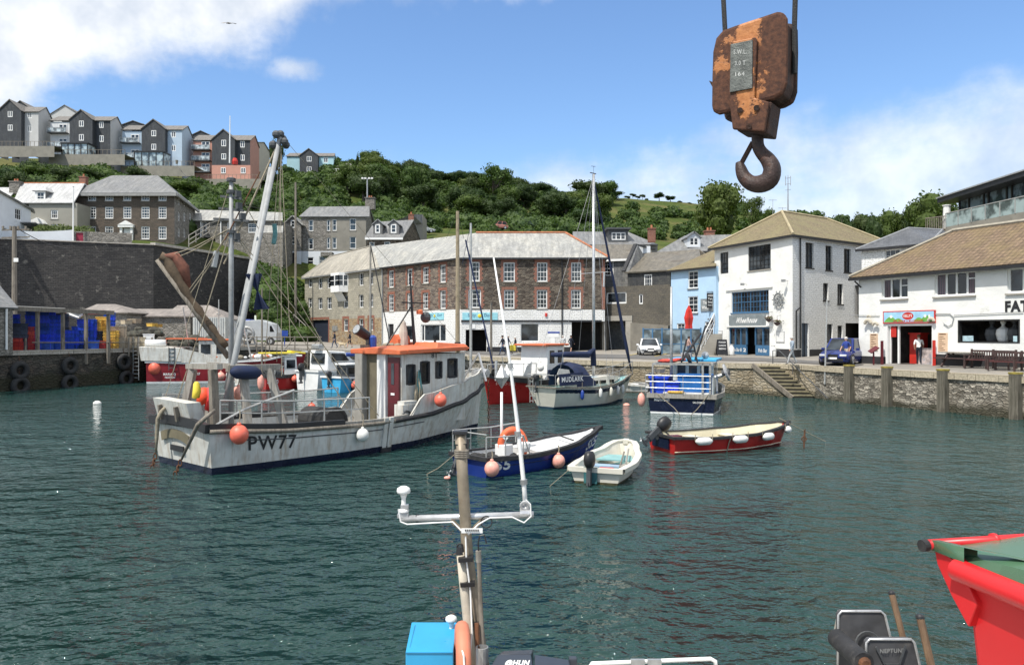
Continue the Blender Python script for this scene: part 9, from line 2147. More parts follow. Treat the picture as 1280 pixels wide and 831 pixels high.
def car(label,cat,p,rz,L,Wd,H,paint,suv=False,plate=True,name='parked_car',wheels_r=.32):
 root=thing(name,label,cat,p,rz);w=Wd/2
 bl=.74 if suv else .68
 st=[(-L/2,w*.80,.32,bl-.14),(-L/2+.12,w*.92,.24,bl+.04),(-L/2+.9,w,.2,bl+.12),(-.3,w,.2,bl+.2),(L*.16,w,.2,bl+.16),(L/2-.75,w*.98,.2,bl+.08),(L/2-.2,w*.9,.22,bl-.04),(L/2,w*.76,.3,bl-.2)]
 mb=MB();rows=[]
 for x,hw,zb,zt in st:rows.append([Vc((x,-hw*.9,zb)),Vc((x,-hw,zb+.18)),Vc((x,-hw,zt-.12)),Vc((x,-hw*.9,zt)),Vc((x,0,zt+.05)),Vc((x,hw*.9,zt)),Vc((x,hw,zt-.12)),Vc((x,hw,zb+.18)),Vc((x,hw*.9,zb))])
 for a,b in zip(rows[:-1],rows[1:]):
  for k in range(8):mb.quad(a[k],a[k+1],b[k+1],b[k])
  mb.quad(a[8],a[0],b[0],b[8])
 mb.poly(rows[0]);mb.poly(rows[-1][::-1]);body=mb.bd('body',paint,root,sm=True,autos=50)
 zt=bl+.15;xr,xf=(-L/2+(.25 if suv else .75)),L*.2;rr,rf=xr+.45,xf-.75;rw=w*.72;ww=w*.9
 A=[Vc((xr,-ww,zt)),Vc((xf,-ww,zt)),Vc((rf,-rw,H)),Vc((rr,-rw,H))];B_=[Vc((q.x,-q.y,q.z))for q in A]
 mb=MB();mb.poly(A);mb.poly(B_[::-1]);mb.quad(A[3],A[2],B_[2],B_[3]);mb.quad(A[0],A[3],B_[3],B_[0]);mb.quad(A[1],B_[1],B_[2],A[2]);mb.bd('cabin',paint,root)
 g=M['glassdk'];mb=MB();n=(A[2]-A[1]);q=lambda p_,f:p_;i_=.12
 a,b,c,d=A[1].lerp(B_[1],.06),B_[1].lerp(A[1],.06),B_[2].lerp(A[2],.1),A[2].lerp(B_[2],.1);o=Vc((.04,0,.03));mb.quad(a+o,b+o,c.lerp(b,.08)+o,d.lerp(a,.08)+o);mb.bd('windscreen',M['glass'],root)
 for sd,S in((-1,A),(1,B_)):
  mb=MB();o=Vc((0,sd*.02,.01));m0,m1=S[0].lerp(S[1],.5),S[3].lerp(S[2],.5)
  for p0,p1,p2,p3 in((S[0],m0,m1,S[3]),(m0,S[1],S[2],m1)):c=(p0+p1+p2+p3)/4;mb.poly([c+(x-c)*.84+o for x in(p0,p1,p2,p3)])
  mb.bd('side_window',g,root)
  mb=MB();mb.box((xf-.35,sd*(w+.08),zt+.08),(.12,.2,.14));mb.bd('wing_mirror',paint,root,bevel=.02)
  for x in(-L/2+.85,L/2-.85):
   mb=MB();mb.cyl((x,sd*(w-.2),wheels_r),(x,sd*(w+.015),wheels_r),wheels_r,n=18);t=mb.bd('wheel',M['tyre'],root);mb=MB();mb.cyl((x,sd*(w+.0),wheels_r),(x,sd*(w+.025),wheels_r),wheels_r*.64,n=14)
   [mb.beam((x,sd*(w+.03),wheels_r),(x+math.cos(k*1.257)*wheels_r*.6,sd*(w+.03),wheels_r+math.sin(k*1.257)*wheels_r*.6),.02,.05)for k in range(5)];mb.bd('rim',M['alu'],t)
  mb=MB();mb.box((L/2-.09,sd*w*.62,bl-.12),(.22,.38,.12));mb.bd('headlight',plain('lamp_glass',(.6,.62,.65),.15),root,bevel=.03)
 mb=MB();mb.box((L/2-.02,0,bl-.14),(.1,w*.62,.16));mb.box((L/2-.03,0,.36),(.12,w*1.3,.16));mb.bd('grille',M['black'],root)
 mb=MB();mb.box((L/2+.035,0,.45),(.03,.5,.11));mb.bd('number_plate',M['white'],root)
 mb=MB();mb.box((0,0,.3),(L*.9,Wd*.8,.2));mb.bd('underbody',M['black'],root)
a=GP(811,443.6);car('white saloon car parked facing the harbour in front of the garage block','car',a,R(-96),4.6,1.82,1.43,plain('car_white',(.78,.79,.80),.18,.03,2))
a=GP(1050,456.5);a=a+Vc((.6,1.0,0));car('dark blue estate car parked between the restaurant and the shop','car',a,R(-128),4.4,1.85,1.62,plain('car_blue',(.015,.03,.16),.2,.1,2),suv=True,wheels_r=.35)
h1=hill_pt(623,152);h1.z=Z(287,152);car('faded red pickup parked on the hillside track above the warehouse','pickup',h1,R(200),4.0,1.7,1.6,plain('faded_red_car',(.4,.16,.13),.5),suv=True)
h1=hill_pt(530,140);h1.z=Z(291,140);car('pale grey car parked behind the grey box house','car',h1,R(20),4.0,1.7,1.5,plain('silver_car',(.4,.42,.42),.3))
def truck():
 p=GP(322,434,2.62);Y=77;x0=P(302,434,Y).x;root=thing('flatbed_truck','pale grey truck with blue load parked on the quay behind the gallows','truck',(x0,Y,2.62));mb=MB();L=P(346,434,Y).x-x0
 mb.pz([(L*.5,0,.5),(L*.98,0,.5),(L,0,1.3),(L*.86,0,2.2),(L*.5,0,2.6),(L*.05,0,2.5),(L*.05,0,.9)],(0,2,0));mb.bd('body',plain('truck_grey',(.42,.44,.45),.4,.1,2),root,bevel=.05);mb=MB();mb.pz([(L*.8,-.02,1.4),(L*.93,-.02,1.4),(L*.85,-.02,2.0),(L*.8,-.02,2.0)],(0,.03,0));mb.bd('side_window',M['glassdk'],root)
 mb=MB();mb.box((-.1,1,2.2),(1.8,1.6,.9));mb.bd('blue_load',M['blue'],root,bevel=.08)
 for x in(.5,L*.82):mb=MB();mb.cyl((x,-.1,.42),(x,.15,.42),.42,n=16);t=mb.bd('wheel',M['tyre'],root);mb=MB();mb.cyl((x,-.12,.42),(x,-.08,.42),.22,n=12);mb.bd('rim',M['alu'],t)
truck()
def winch():
 p=P(309,430,71.5);root=thing('quay_winch','old grey winch with large wheel on the quay behind the gallows','winch',(p.x,p.y,2.6));mb=MB();mb.torus((0,-.1,1.2),.62,.16,18,8,M=Matrix.Rotation(R(90),3,'X'));mb.cyl((0,-.4,1.2),(0,.6,1.2),.2,n=10);mb.bd('wheel',M['grey'],root);mb=MB();[mb.beam((x,.2,0),(x*.4,.2,1.3),.14,.14)for x in(-.8,.8)];mb.beam((-1.2,.2,.2),(1.4,.2,.2),.2,.2);mb.beam((-.4,.2,.3),(-1.6,.1,2.9),.18,.18);mb.bd('frame',M['grey'],root)
 root=thing('scaffold_rail','long grey scaffold railing with diagonal braces along the far quay edge','railing',P(330,440,71));mb=MB();A,B_=P(303,440,70.5),P(402,440,71.5)
 for z in(2.05,2.75,3.5):mb.cyl((A.x,A.y,z),(B_.x,B_.y,z),.05,n=5)
 N=6
 for k in range(N+1):x=A.x+(B_.x-A.x)*k/N;mb.cyl((x,71,.5),(x,71,3.6),.05,n=5);(k<N)and mb.cyl((x,71,2.05),(x+(B_.x-A.x)/N,71,3.5 if k%2 else 1.0),.035,n=5)
 mb.bd('rail',M['timb'],root,wd=True)
 w=Wall(P2(352,99),P2(390,92));root=thing('stone_stair','outdoor stone stair climbing beside the garage end of the warehouse','stair',GP(378,425,2.9));mb=MB()
 for k in range(11):q0=P(380-2.6*k,420-2.5*k,97+.3*k);mb.box((q0.x,q0.y,(q0.z+2)/2),(.45,1.6,q0.z-2))
 mb=mb.bd('stair_flight',M['conc'],root,wd=True)
 mb=MB();a,c=P(382,407,96),P(352,379,99.5);mb.beam(a,c,.06,.08);[mb.beam(a.lerp(c,f)-Vc((0,0,1)),a.lerp(c,f),.06,.06)for f in(0,.25,.5,.75,1)];mb.bd('handrail',M['timbgr'],root,wd=True)
 p=GP(355.5,433,2.55);mb=MB();a,c=P(351.5,413,73.5),P(360,420,73.5);mb.box(((a.x+c.x)/2,73.5,(a.z+c.z)/2),(c.x-a.x,.06,a.z-c.z));mb.cyl(((a.x+c.x)/2,73.5,2.6),((a.x+c.x)/2,73.5,c.z),.05,n=6);t=mb.bd('blue_notice',M['blue']);tag(t,'small blue notice board on a post near the stone stair','sign')
winch()
def pole(name,label,u,vt,Y,zb,r,mat,cat='pole',top=None,r1=None):p=P(u,vt,Y);root=thing(name,label,cat,(p.x,p.y,zb));mb=MB();mb.tube([(p.x,p.y,zb-.3),(p.x,p.y,p.z)],[r,r1 or r*.7],8);mb.bd('post',M[mat],root,wd=True);return root,p
root,p=pole('telegraph_pole','brown telegraph pole behind the blue crates with a wire to the right',18,283,60,2.7,.22,'timb');mb=MB();[mb.beam(p+Vc((-1.0,0,-o)),p+Vc((1.0,.3,-o+.1)),.08,.1)for o in(.3,.9)];[mb.box(p+Vc((.9-.6*k,0,-.1)),(.12,.12,.25))for k in range(4)];mb.bd('crossarm',M['timb'],root,wd=True);mb=MB();mb.box(P(20,325,59.7),(.35,.06,.3));mb.bd('notice',M['white'],root,wd=True)
def wire(label,pts,sag,r=.025):
 mb=MB();a,c=Vc(pts[0]),Vc(pts[1]);mb.tube([a.lerp(c,k/14)-Vc((0,0,sag*4*(k/14)*(1-k/14)))for k in range(15)],r,4);t=mb.bd('overhead_wire',M['black']);tag(t,label,'wire')
wire('dark overhead wire running down right from the telegraph pole',(p,P(88,311,85)),.4,.04);wire('pale cable hanging across the bushes below the terracotta house',(P(221,207,160),P(272,243,150)),1.2,.07);wire('thin cable between the mast and the grey terrace',(P(300,256,118),P(372,262,118)),.3,.03)
root,p=pole('lighting_mast','tall floodlight mast behind the grey terrace',459,224,132,14,.16,'galv','lamp post');mb=MB();mb.beam(p+Vc((-.9,0,0)),p+Vc((.9,0,0)),.1,.1);mb.bd('lamp_bar',M['galv'],root,wd=True)
for dx in(-.8,-.3,.35,.85):mb=MB();mb.box(p+Vc((dx,-.1,.12)),(.34,.25,.25));mb.bd('floodlight',M['white'],root,wd=True)
root,p=pole('utility_pole','thin dark utility pole in front of the gabled bay house',369.5,228,100,3,.18,'timb');root,p=pole('utility_pole','stout brown pole beside the terrace retaining wall under the blue estate house',221,205,158,40,.3,'timb')
root,p=pole('radio_mast','lattice radio mast on the skyline behind the restaurant roof',985,219,180,25,.3,'galv','mast',r1=.08);mb=MB();[mb.beam(p+Vc((-.7,0,-o)),p+Vc((.7,0,-o+.2)),.1,.1)for o in(.8,2.2,3.6)];[mb.cyl(p+Vc((dx,0,-2.5)),p+Vc((dx,0,-.2)),.08,n=5)for dx in(-.6,.6)];mb.bd('antenna',M['galv'],root,wd=True)
for u,vt,Y,l in((966,249,75,'small television aerial left of the restaurant roof peak'),(978,259,76,'lowest television aerial at the restaurant roof peak')):root,p=pole('tv_aerial',l,u,vt,Y,11,.03,'galv','aerial');mb=MB();mb.beam(p+Vc((-.4,0,-.1)),p+Vc((.4,0,-.1)),.04,.04);mb.bd('antenna',M['galv'],root,wd=True)
root,p=pole('quay_mast','tall brown timber mast standing in front of the warehouse',572,264,61.3,.5,.2,'pole','mast',r1=.13);mb=MB();mb.tube([p,p+Vc((-.9,0,-2.2))],.015,4);mb.tube([p,p+Vc((.5,0,-2.2))],.015,4);mb.box(P(572,433,60.8),(.45,.4,.7));mb.bd('stay',M['black'],root,wd=True)
root,p=pole('boat_mast','grey wooden mast left of the orange wheelhouse roof',463,305,68,.5,.12,'timbgr','mast');mb=MB();mb.tube([p,P(487,425,66)],.05,5);mb.bd('boom',M['black'],root,wd=True)
root,p=pole('boat_mast','slim silver mast beside the brown timber mast',588.5,279,50,.6,.1,'rail','mast');mb=MB();mb.tube([p,P(578,330,50)],.015,4);mb.tube([P(582,300,50),P(617,460,49)],.06,6);mb.beam(P(580,361,50),P(600,359,50),.04,.04);mb.bd('rigging',M['navy'],root,wd=True)
root,p=pole('boat_mast','short grey post mast in front of the warehouse shop',614,378,52,.6,.1,'timb','mast');root,p=pole('boat_mast','thin brown mast behind the gallows of the white fishing boat',327.5,360,56,.8,.08,'timb','mast')
def gull():
 p=P(286,29.5,46);mb=MB();mb.tube([p+Vc((-.16,0,-.02)),p+Vc((-.08,0,.01)),p,p+Vc((.1,0,.01)),p+Vc((.2,0,.0))],[.01,.035,.05,.035,.01],7)
 for s,pts in((-1,((-.03,-.05,.03),(-.1,-.28,-.06),(-.17,-.5,-.2),(.0,-.5,-.2),(.06,-.25,-.04),(.06,-.05,.03))),(1,((-.03,.05,.03),(.02,.3,.14),(.02,.62,.2),(.14,.55,.19),(.12,.28,.12),(.06,.05,.03)))):
  mb.pz([p+Vc(q)+Vc((abs(q[1])*.25*s,0,0))for q in pts],(0,0,.012))
 t=mb.bd('gull',plain('gull_grey',(.3,.28,.26),.8,.3,8));tag(t,'gull gliding in the upper left sky with wings spread','bird')
gull()
# ================================================================ FOREGROUND: CRANE HOOK
def hook():
 Y=5.0;th=R(-36);c0=P(946,90,Y);root=thing('crane_hook','rusty orange crane block and hook hanging on two cables in the upper right','crane hook',c0,th)
 ct,st=math.cos(th),math.sin(th)
 def L(u,v,y=0.0):
  k=(u-CU)/F;px,py=c0.x-st*y,c0.y+ct*y;s=(k*py-px)/(ct-k*st);Yw=py+s*st;return Vc((s,y,Z(v,Yw)-c0.z))
 def plate(pts,y,t):q=[L(u,v,0)for u,v in pts];return[Vc((p.x,y,p.z))for p in q],(0,t,0)
 m,t=newmat('rusted_orange_paint');tc=t.n('ShaderNodeTexCoord').outputs['Object'];n=t.noise(tc,3.2,10,.68).outputs[0];n2=t.noise(tc,30,6,.7).outputs[0]
 x=t.n('ShaderNodeSeparateXYZ',{0:tc});d=t.math('ADD',t.math('MULTIPLY',t.math('ABSOLUTE',t.math('ADD',x.outputs[0],.02)),.95),t.math('MULTIPLY',t.math('ABSOLUTE',t.math('ADD',x.outputs[2],-.02)),.5))
 f=t.math('ADD',d,t.math('MULTIPLY',t.math('SUBTRACT',n,.5),.9));f=t.math('ADD',f,t.math('MULTIPLY',t.math('SUBTRACT',n2,.5),.12));rm=t.mr(f,.115,.15)
 rust=t.mix(t.mr(n2,.3,.7),(.045,.02,.014,1),(.13,.055,.03,1));col=t.mix(rm,t.mix(t.mr(n2,.3,.7),(.34,.12,.03,1),(.50,.20,.06,1)),rust)
 finish(t,col,t.mr(rm,0,1,.5,.9),t.math('ADD',t.math('MULTIPLY',rm,-.4),t.math('MULTIPLY',n2,.6)),.6,.01);M['hookpaint']=m
 darkrust=plain('dark_rust',(.055,.028,.02),.8,.5,9,bump=.5,bscale=60,dirt=.5,dcol=(.14,.055,.025));
 out=[(911.7,45),(925,40),(960,28.5),(978,22.5),(986,23),(991,31),(991.5,60),(990.5,110),(986,124),(975,130),(957,134.5),(925,145),(907,148.5),(899,145),(897.6,137),(898,100),(899,72),(903,55)]
 for y,nme in((-.13,'cheek_plate'),(.09,'cheek_plate')):mb=MB();mb.pz(*plate(out,y,.045));mb.bd(nme,M['hookpaint']if y<0 else darkrust,root,bevel=.022)
 mb=MB();c=[((u-945)*.93+945,(v-85)*.93+85)for u,v in out];mb.pz(*plate(c,-.086,.175));mb.bd('sheave_guard',darkrust,root,bevel=.01)
 mb=MB();mb.pz(*plate([(922,62),(954,56),(956,60),(953,130),(971,135),(965,171),(926,168),(921.5,128)],-.16,.03));mb.bd('centre_strap',M['hookpaint'],root,bevel=.008)
 mb=MB();mb.pz(*plate([(925,130),(972,133),(966,172),(929,169)],-.12,.2));mb.bd('hook_housing',darkrust,root,bevel=.01)
 mb=MB();mb.pz(*plate([(924.5,65.5),(951.5,60),(951,119),(923.5,124)],-.172,.012));pl=mb.bd('load_plate',plain('grey_load_plate',(.13,.14,.13),.5,.4,14,metal=.3,bump=.3,bscale=70,dirt=.3,dcol=(.05,.05,.045)),root,bevel=.003)
 for s,u,v,w,h in(('S.W.L.',930,78,16,6),('3.0 T',931.5,91.5,13,5.5),('164',932,104.5,11.5,5)):
  a=L(u-1.5,v,0);b=L(u+w-1.5,v-.6,0);mb=MB();tr_(mb,s,(a.x,-.1735,a.z),(b.x-a.x,0,b.z-a.z),(0,0,h*Y/F));mb.bd('lettering',plain('worn_white_letters',(.45,.46,.44),.6,.3,20),pl)
 mb=MB();[mb.cyl(L(u,v,-.175),L(u,v,-.14),.018,n=10)for u,v in((945.5,135),(936,158),(925,138))];mb.bd('bolt',darkrust,root);mb=MB();mb.pz(*plate([(893,106),(899,108),(898,115)],-.1,.05));mb.bd('side_lug',darkrust,root)
 pts=[(947,168,8),(947.5,182,8),(952,191,8.5),(960,200,10),(965,211,11.5),(962,224,12.5),(951,230,12),(939,229,10.5),(930,221,9),(926,211,7.5),(924,203,5)]
 sm_=[]
 for i in range(len(pts)-1):
  p0,p1,p2,p3=(pts[max(0,min(len(pts)-1,i+o))]for o in(-1,0,1,2))
  for k in range(4):f=k/4;sm_.append(tuple(.5*(2*b_+(c_-a_)*f+(2*a_-5*b_+4*c_-d_)*f*f+(3*b_-a_-3*c_+d_)*f**3)for a_,b_,c_,d_ in zip(p0,p1,p2,p3)))
 pts=sm_+[pts[-1]]
 mb=MB();mb.tube([L(u,v,-.02)for u,v,r in pts],[r*Y/F*.92 for u,v,r in pts],18);hk=mb.bd('hook',plain('forged_hook',(.04,.022,.018),.55,.4,8,bump=.4,bscale=50,dirt=.35,dcol=(.11,.045,.025)),root,sm=True)
 mb=MB();mb.beam(L(941,178,-.02),L(927.5,203,-.02),.03,.022);mb.bd('safety_latch',darkrust,root)
 for u0,v0,u1 in((907,52,904.3),(993,34,994)):a=L(u0,v0,.03);b=Vc((a.x,a.y,a.z+6));b=Vc((L(u1,0,.03).x,.03,L(u1,0,.03).z));b=a+(b-a)*30;mb=MB();mb.tube([a-Vc((0,0,.3)),a,b],.017,8);mb.bd('cable',plain('greased_cable',(.02,.02,.02),.6,.3,40,bump=.6,bscale=120),root)
hook()
# ================================================================ FOREGROUND BOAT BELOW THE QUAY
def nearboat():
 root=thing('moored_fishing_boat','fishing boat directly below the camera with leaning mast, crossbar and aerials','fishing boat',(0,6,0))
 mb=MB();pts=[(-3.2,4.6),(2.9,4.5),(4.0,5.0),(4.4,5.6),(3.6,6.1),(2.6,6.35),(-.5,6.6),(-2.6,6.5),(-3.3,6.1)];mb.pz([(x,y,-.4)for x,y in pts],(0,0,.95));mb.bd('hull',M['boatwhite'],root,wd=True)
 q=lambda u,v,Y:P(u,v,Y);galv=plain('stained_mast',(.27,.225,.165),.5,.25,6,metal=.25,dirt=.35,dcol=(.2,.13,.08));pvc=plain('old_pvc',(.52,.47,.38),.6,.15,5,dirt=.3,dcol=(.3,.24,.16));blk=M['black']
 def part(name,mat,fn,pa=root,**k):mb=MB();fn(mb);return mb.bd(name,mat,pa,wd=True,**k)
 mast=part('mast',galv,lambda mb:mb.tube([q(575.5,541,6.95),q(578.5,600,6.92),q(584,690,6.9),q(593,760,6.86),q(604,835,6.8),q(612,940,6.7)],[.052,.052,.052,.058,.06,.06],14),sm=True)
 part('mast_cap',blk,lambda mb:mb.box(q(575.3,540,6.95),(.13,.13,.025)),mast);part('tape_band',blk,lambda mb:mb.cyl(q(576.2,554,6.95),q(576.5,560,6.95),.058,n=14),mast);part('rope_lashing',M['timb'],lambda mb:[mb.torus(q(577+.1*k,563+2.5*k,6.94),.058,.012,14,6)for k in range(4)],mast)
 part('crossbar',M['alu'],lambda mb:mb.cyl(q(500,648.5,7.0),q(667,643,6.95),.032,n=10),sm=True);[part('tape_band',blk,lambda mb:mb.cyl(q(u,648.3-(u-500)*.033,7),q(u+4,648.2-(u-500)*.033,7),.036,n=10))for u in(520,546,560,632)]
 part('bar_bracket',galv,lambda mb:(mb.beam(q(564,650,6.95),q(583,667,6.9),.03,.03),mb.beam(q(604,649,6.95),q(585,667,6.9),.03,.03)))
 def dome(u,v,Y,s,base):
  p=q(u,v,Y);W1=M['white'];part('gps_dome',W1,lambda mb:mb.lt_([(.02*s,-.01*s),(.058*s,0),(.064*s,.02*s),(.058*s,.045*s),(.03*s,.062*s),(.004,.066*s)],p,18),sm=True);part('gps_stem',W1,lambda mb:mb.lt_([(.05*s,-base),(.05*s,-base+.015),(.022*s,-base+.03),(.02*s,-.05*s),(.035*s,-.01)],p,12))
 dome(504.5,616,7.0,1.0,.17);part('gps_mount',M['alu'],lambda mb:(mb.box(q(506,637,7),(.07,.05,.1)),mb.box(q(504,644,7),(.1,.06,.035))))
 dome(564,776,7.05,.85,.12)
 part('aerial_base',M['alu'],lambda mb:(mb.box(q(656,637,6.95),(.09,.06,.1)),mb.cyl(q(650,641,6.9),q(663,641,6.9),.035,n=8),mb.torus(q(656,632,6.9),.035,.014,12,6,M=Matrix.Rotation(R(90),3,'X'))));part('whip_aerial',M['winwhite'],lambda mb:mb.tube([q(657,636,6.95),q(655,607,6.95),q(648,540,6.95),q(637,450,6.95),q(617,322,6.95)],[.023,.021,.019,.014,.007],8),sm=True)
 part('aerial_joint',M['galv'],lambda mb:[mb.cyl(q(u,v,6.95),q(u-.5,v-6,6.95),r,n=8)for u,v,r in((655,605,.034),(647.5,545,.03),(638,460,.026))])
 part('white_cable',M['winwhite'],lambda mb:(mb.tube([q(500,648,6.9),q(498,636,6.9),q(501,652,6.9),q(509,655,6.9),q(545,653,6.9),q(566,652,6.9),q(578,664,6.85)],.007,6),mb.tube([q(585,668,6.83),q(598,655,6.85),q(612,647,6.85),q(640,646,6.85),q(655,653,6.85),q(664,645,6.85),q(663,630,6.85),q(657,624,6.85)],.007,6),mb.tube([q(582,670,6.82),q(583,700,6.8),q(588,740,6.78),q(590,790,6.7),q(586,835,6.6)],.008,6)))
 part('coiled_cable',blk,lambda mb:mb.torus(q(608,652,6.9),.05,.006,18,5,M=Matrix.Rotation(R(80),3,'X')))
 pt=part('name_plate',M['winwhite'],lambda mb:mb.box(q(590,663,6.8),(.19,.015,.04)));part('plate_studs',blk,lambda mb:[mb.box(q(582+2.6*k,662.5,6.785),(.01,.01,.014))for k in range(7)],pt)
 part('strapped_tube',pvc,lambda mb:mb.tube([q(575.5,690,6.86),q(580,735,6.82),q(586,790,6.75),q(590,835,6.7)],[.037,.04,.042,.042],12),sm=True);part('tube_cap',blk,lambda mb:(mb.cyl(q(575.2,692,6.86),q(575,683,6.86),.042,.03,10),mb.torus(q(575,683,6.86),.025,.01,10,5,M=Matrix.Rotation(R(90),3,'X'))))
 for u,v in((581.5,698),(584,729),(589.5,779)):part('tape_band',blk,lambda mb:mb.pz([q(u-9,v,6.76),q(u+9,v-1,6.76),q(u+9.5,v+4,6.76),q(u-8.5,v+5,6.76)],(0,.16,0)))
 part('gaff_pole',M['timb'],lambda mb:mb.tube([q(598,688,6.7),q(600,740,6.68),q(603,806,6.6),q(604,860,6.5)],[.018,.02,.022,.022],8));part('gaff_hook',blk,lambda mb:mb.tube([q(598,690,6.7),q(598,676,6.7),q(600,669,6.7),q(605,668,6.7),q(607,674,6.7),q(608,679,6.7)],.007,6));part('gaff_sleeve',M['timbgr'],lambda mb:mb.cyl(q(598,688,6.7),q(598.4,702,6.7),.025,n=8));part('thin_stake',M['rust'],lambda mb:mb.tube([q(596,778,6.6),q(598,835,6.5)],.02,7))
 part('rod_holder',M['galv'],lambda mb:mb.lt_([(.05,-.5),(.055,0),(.048,.002),(.045,-.4)],q(602.5,808,6.5),14))
 m2=plain('cyan_locker',(.03,.33,.62),.35,.06,3,dirt=.08,dcol=(.02,.16,.3));lk=part('locker',m2,lambda mb:mb.pz([q(507,814,6.53),q(566.5,814,6.53),q(571,777,7.2),q(514.5,777,7.2)],(0,0,-.6)),bevel=.008)
 part('locker_lid_seam',plain('locker_seam',(.015,.16,.32),.5),lambda mb:(mb.beam(q(519,781,7.12)+Vc((0,0,.002)),q(512.5,809,6.62)+Vc((0,0,.002)),.006,.003),mb.beam(q(507.5,816,6.525),q(566.5,816,6.525),.004,.01)),lk)
 part('engine_cowl',plain('slate_cowl',(.035,.042,.055),.35,.15,4,dirt=.15,dcol=(.08,.09,.1)),lambda mb:(mb.pz([q(622,818,6.6),q(664,817,6.6),q(667,811,6.75),q(628,813,6.75)],(0,0,-.35)),mb.pz([q(609,838,6.25),q(667,838,6.25),q(664,817,6.55),q(622,817.5,6.55)],(0,.02,-.25)),mb.pz([q(668,817,6.6),q(712,824,6.6),q(714,845,6.2),q(668,840,6.2)],(0,.02,-.3)),mb.box(q(716,828,6.6),(.07,.07,.1))),bevel=.012)
 part('cowl_lettering',M['winwhite'],lambda mb:tr_(mb,'@HUN',q(630,833,6.2),q(660,833,6.2)-q(630,833,6.2),q(633,824,6.28)-q(630,833,6.2),.04))
 part('white_rail',M['winwhite'],lambda mb:mb.tube([q(735,836,6.6),q(740,829,6.6),q(790,827,6.7),q(850,824.5,6.75),q(888,823,6.8),q(894,826,6.8),q(895,836,6.8)],.02,8),sm=True);part('rail_clips',M['galv'],lambda mb:[mb.box(q(u,827,6.68),(.12,.03,.05))for u in(797,818)])
 hg=plain('cast_hauler',(.09,.09,.095),.6,.25,6,metal=.3,dirt=.3,dcol=(.16,.15,.14));ed=M['alu']
 for pts,Y in(([(1048,768),(1052,763.5),(1101,763.5),(1106,768),(1114,800),(1120,850),(1048,850)],5.7),([(1083,803),(1087,798.5),(1139,798.5),(1143,803),(1150,832),(1154,860),(1084,860)],5.3)):
  part('hauler_plate',hg,lambda mb:mb.pz([q(u,v,Y)for u,v in pts],(0,.05,0)),bevel=.006);a=[q(u,v,Y-.005)for u,v in pts[:-1]];a=[q(pts[0][0]-1,835,Y-.005)]+a;part('plate_edge',ed,lambda mb:mb.tube(a,.009,6),sm=True)
 part('plate_recess',M['darkgrey'],lambda mb:(mb.beam(q(1095,808,5.28),q(1106,830,5.28),.01,.012),mb.beam(q(1132,806,5.28),q(1124,830,5.28),.01,.012),mb.beam(q(1106,830,5.28),q(1124,830,5.28),.01,.012),mb.torus(q(1085,805,5.66),.09,.008,18,5,M=Matrix.Rotation(R(80),3,'X'))));part('cast_lettering',M['grey'],lambda mb:tr_(mb,'NEPTUNE',q(1100,816,5.285),q(1131,815,5.285)-q(1100,816,5.285),Vc((0,0,.03))))
 part('hauler_roller',M['blackrub'],lambda mb:mb.cyl(q(1046,797,5.6),q(1080,828,5.15),.068,n=18),sm=True,autos=40);part('roller_axle',M['rust'],lambda mb:mb.cyl(q(1080,828,5.16),q(1083,831,5.12),.05,.03,12));part('side_strut',M['timbgr'],lambda mb:mb.beam(q(1050,763,5.75),q(1045,790,5.75),.03,.02))
 for a,b,r in(((1114.5,741),(1131,805),.022),((1150,771),(1166,840),.026)):s=part('timber_stake',wood('stake',(.12,.07,.04),(.22,.14,.08)),lambda mb:mb.cyl(q(*a,5.6 if r<.024 else 5.3),q(*b,5.5 if r<.024 else 5.2),r,n=10));part('stake_cap',blk,lambda mb:mb.ball(q(*a,5.6 if r<.024 else 5.3),r*1.15,(1,1,.8),10,6),s)
 t=thing('life_ring','faded orange life ring seen edge on beside the foreground mast','life ring',q(578,815,6.45));mb=MB();Mx=Matrix.Rotation(R(6),3,'Z')@Matrix.Rotation(R(90),3,'Y');mb.torus((0,0,-.08),.27,.062,26,12,M=Mx);mb.bd('ring',plain('faded_ring',(.66,.22,.13),.6,.12,5,dirt=.2,dcol=(.5,.3,.22)),t,sm=True)
 mb=MB();mb.torus((0,-.27,-.08),.0,.0,3,3);mb=MB();mb.cyl((0,-.26,-.03),(0,-.275,-.09),.067,n=12);mb.bd('white_band',M['white'],t);mb=MB();mb.tube([(.0,-.2,.14),(.03,-.3,.1),(.04,-.34,-.03),(.03,-.34,-.2)],.008,5);mb.bd('grab_line',M['winwhite'],t)
nearboat()
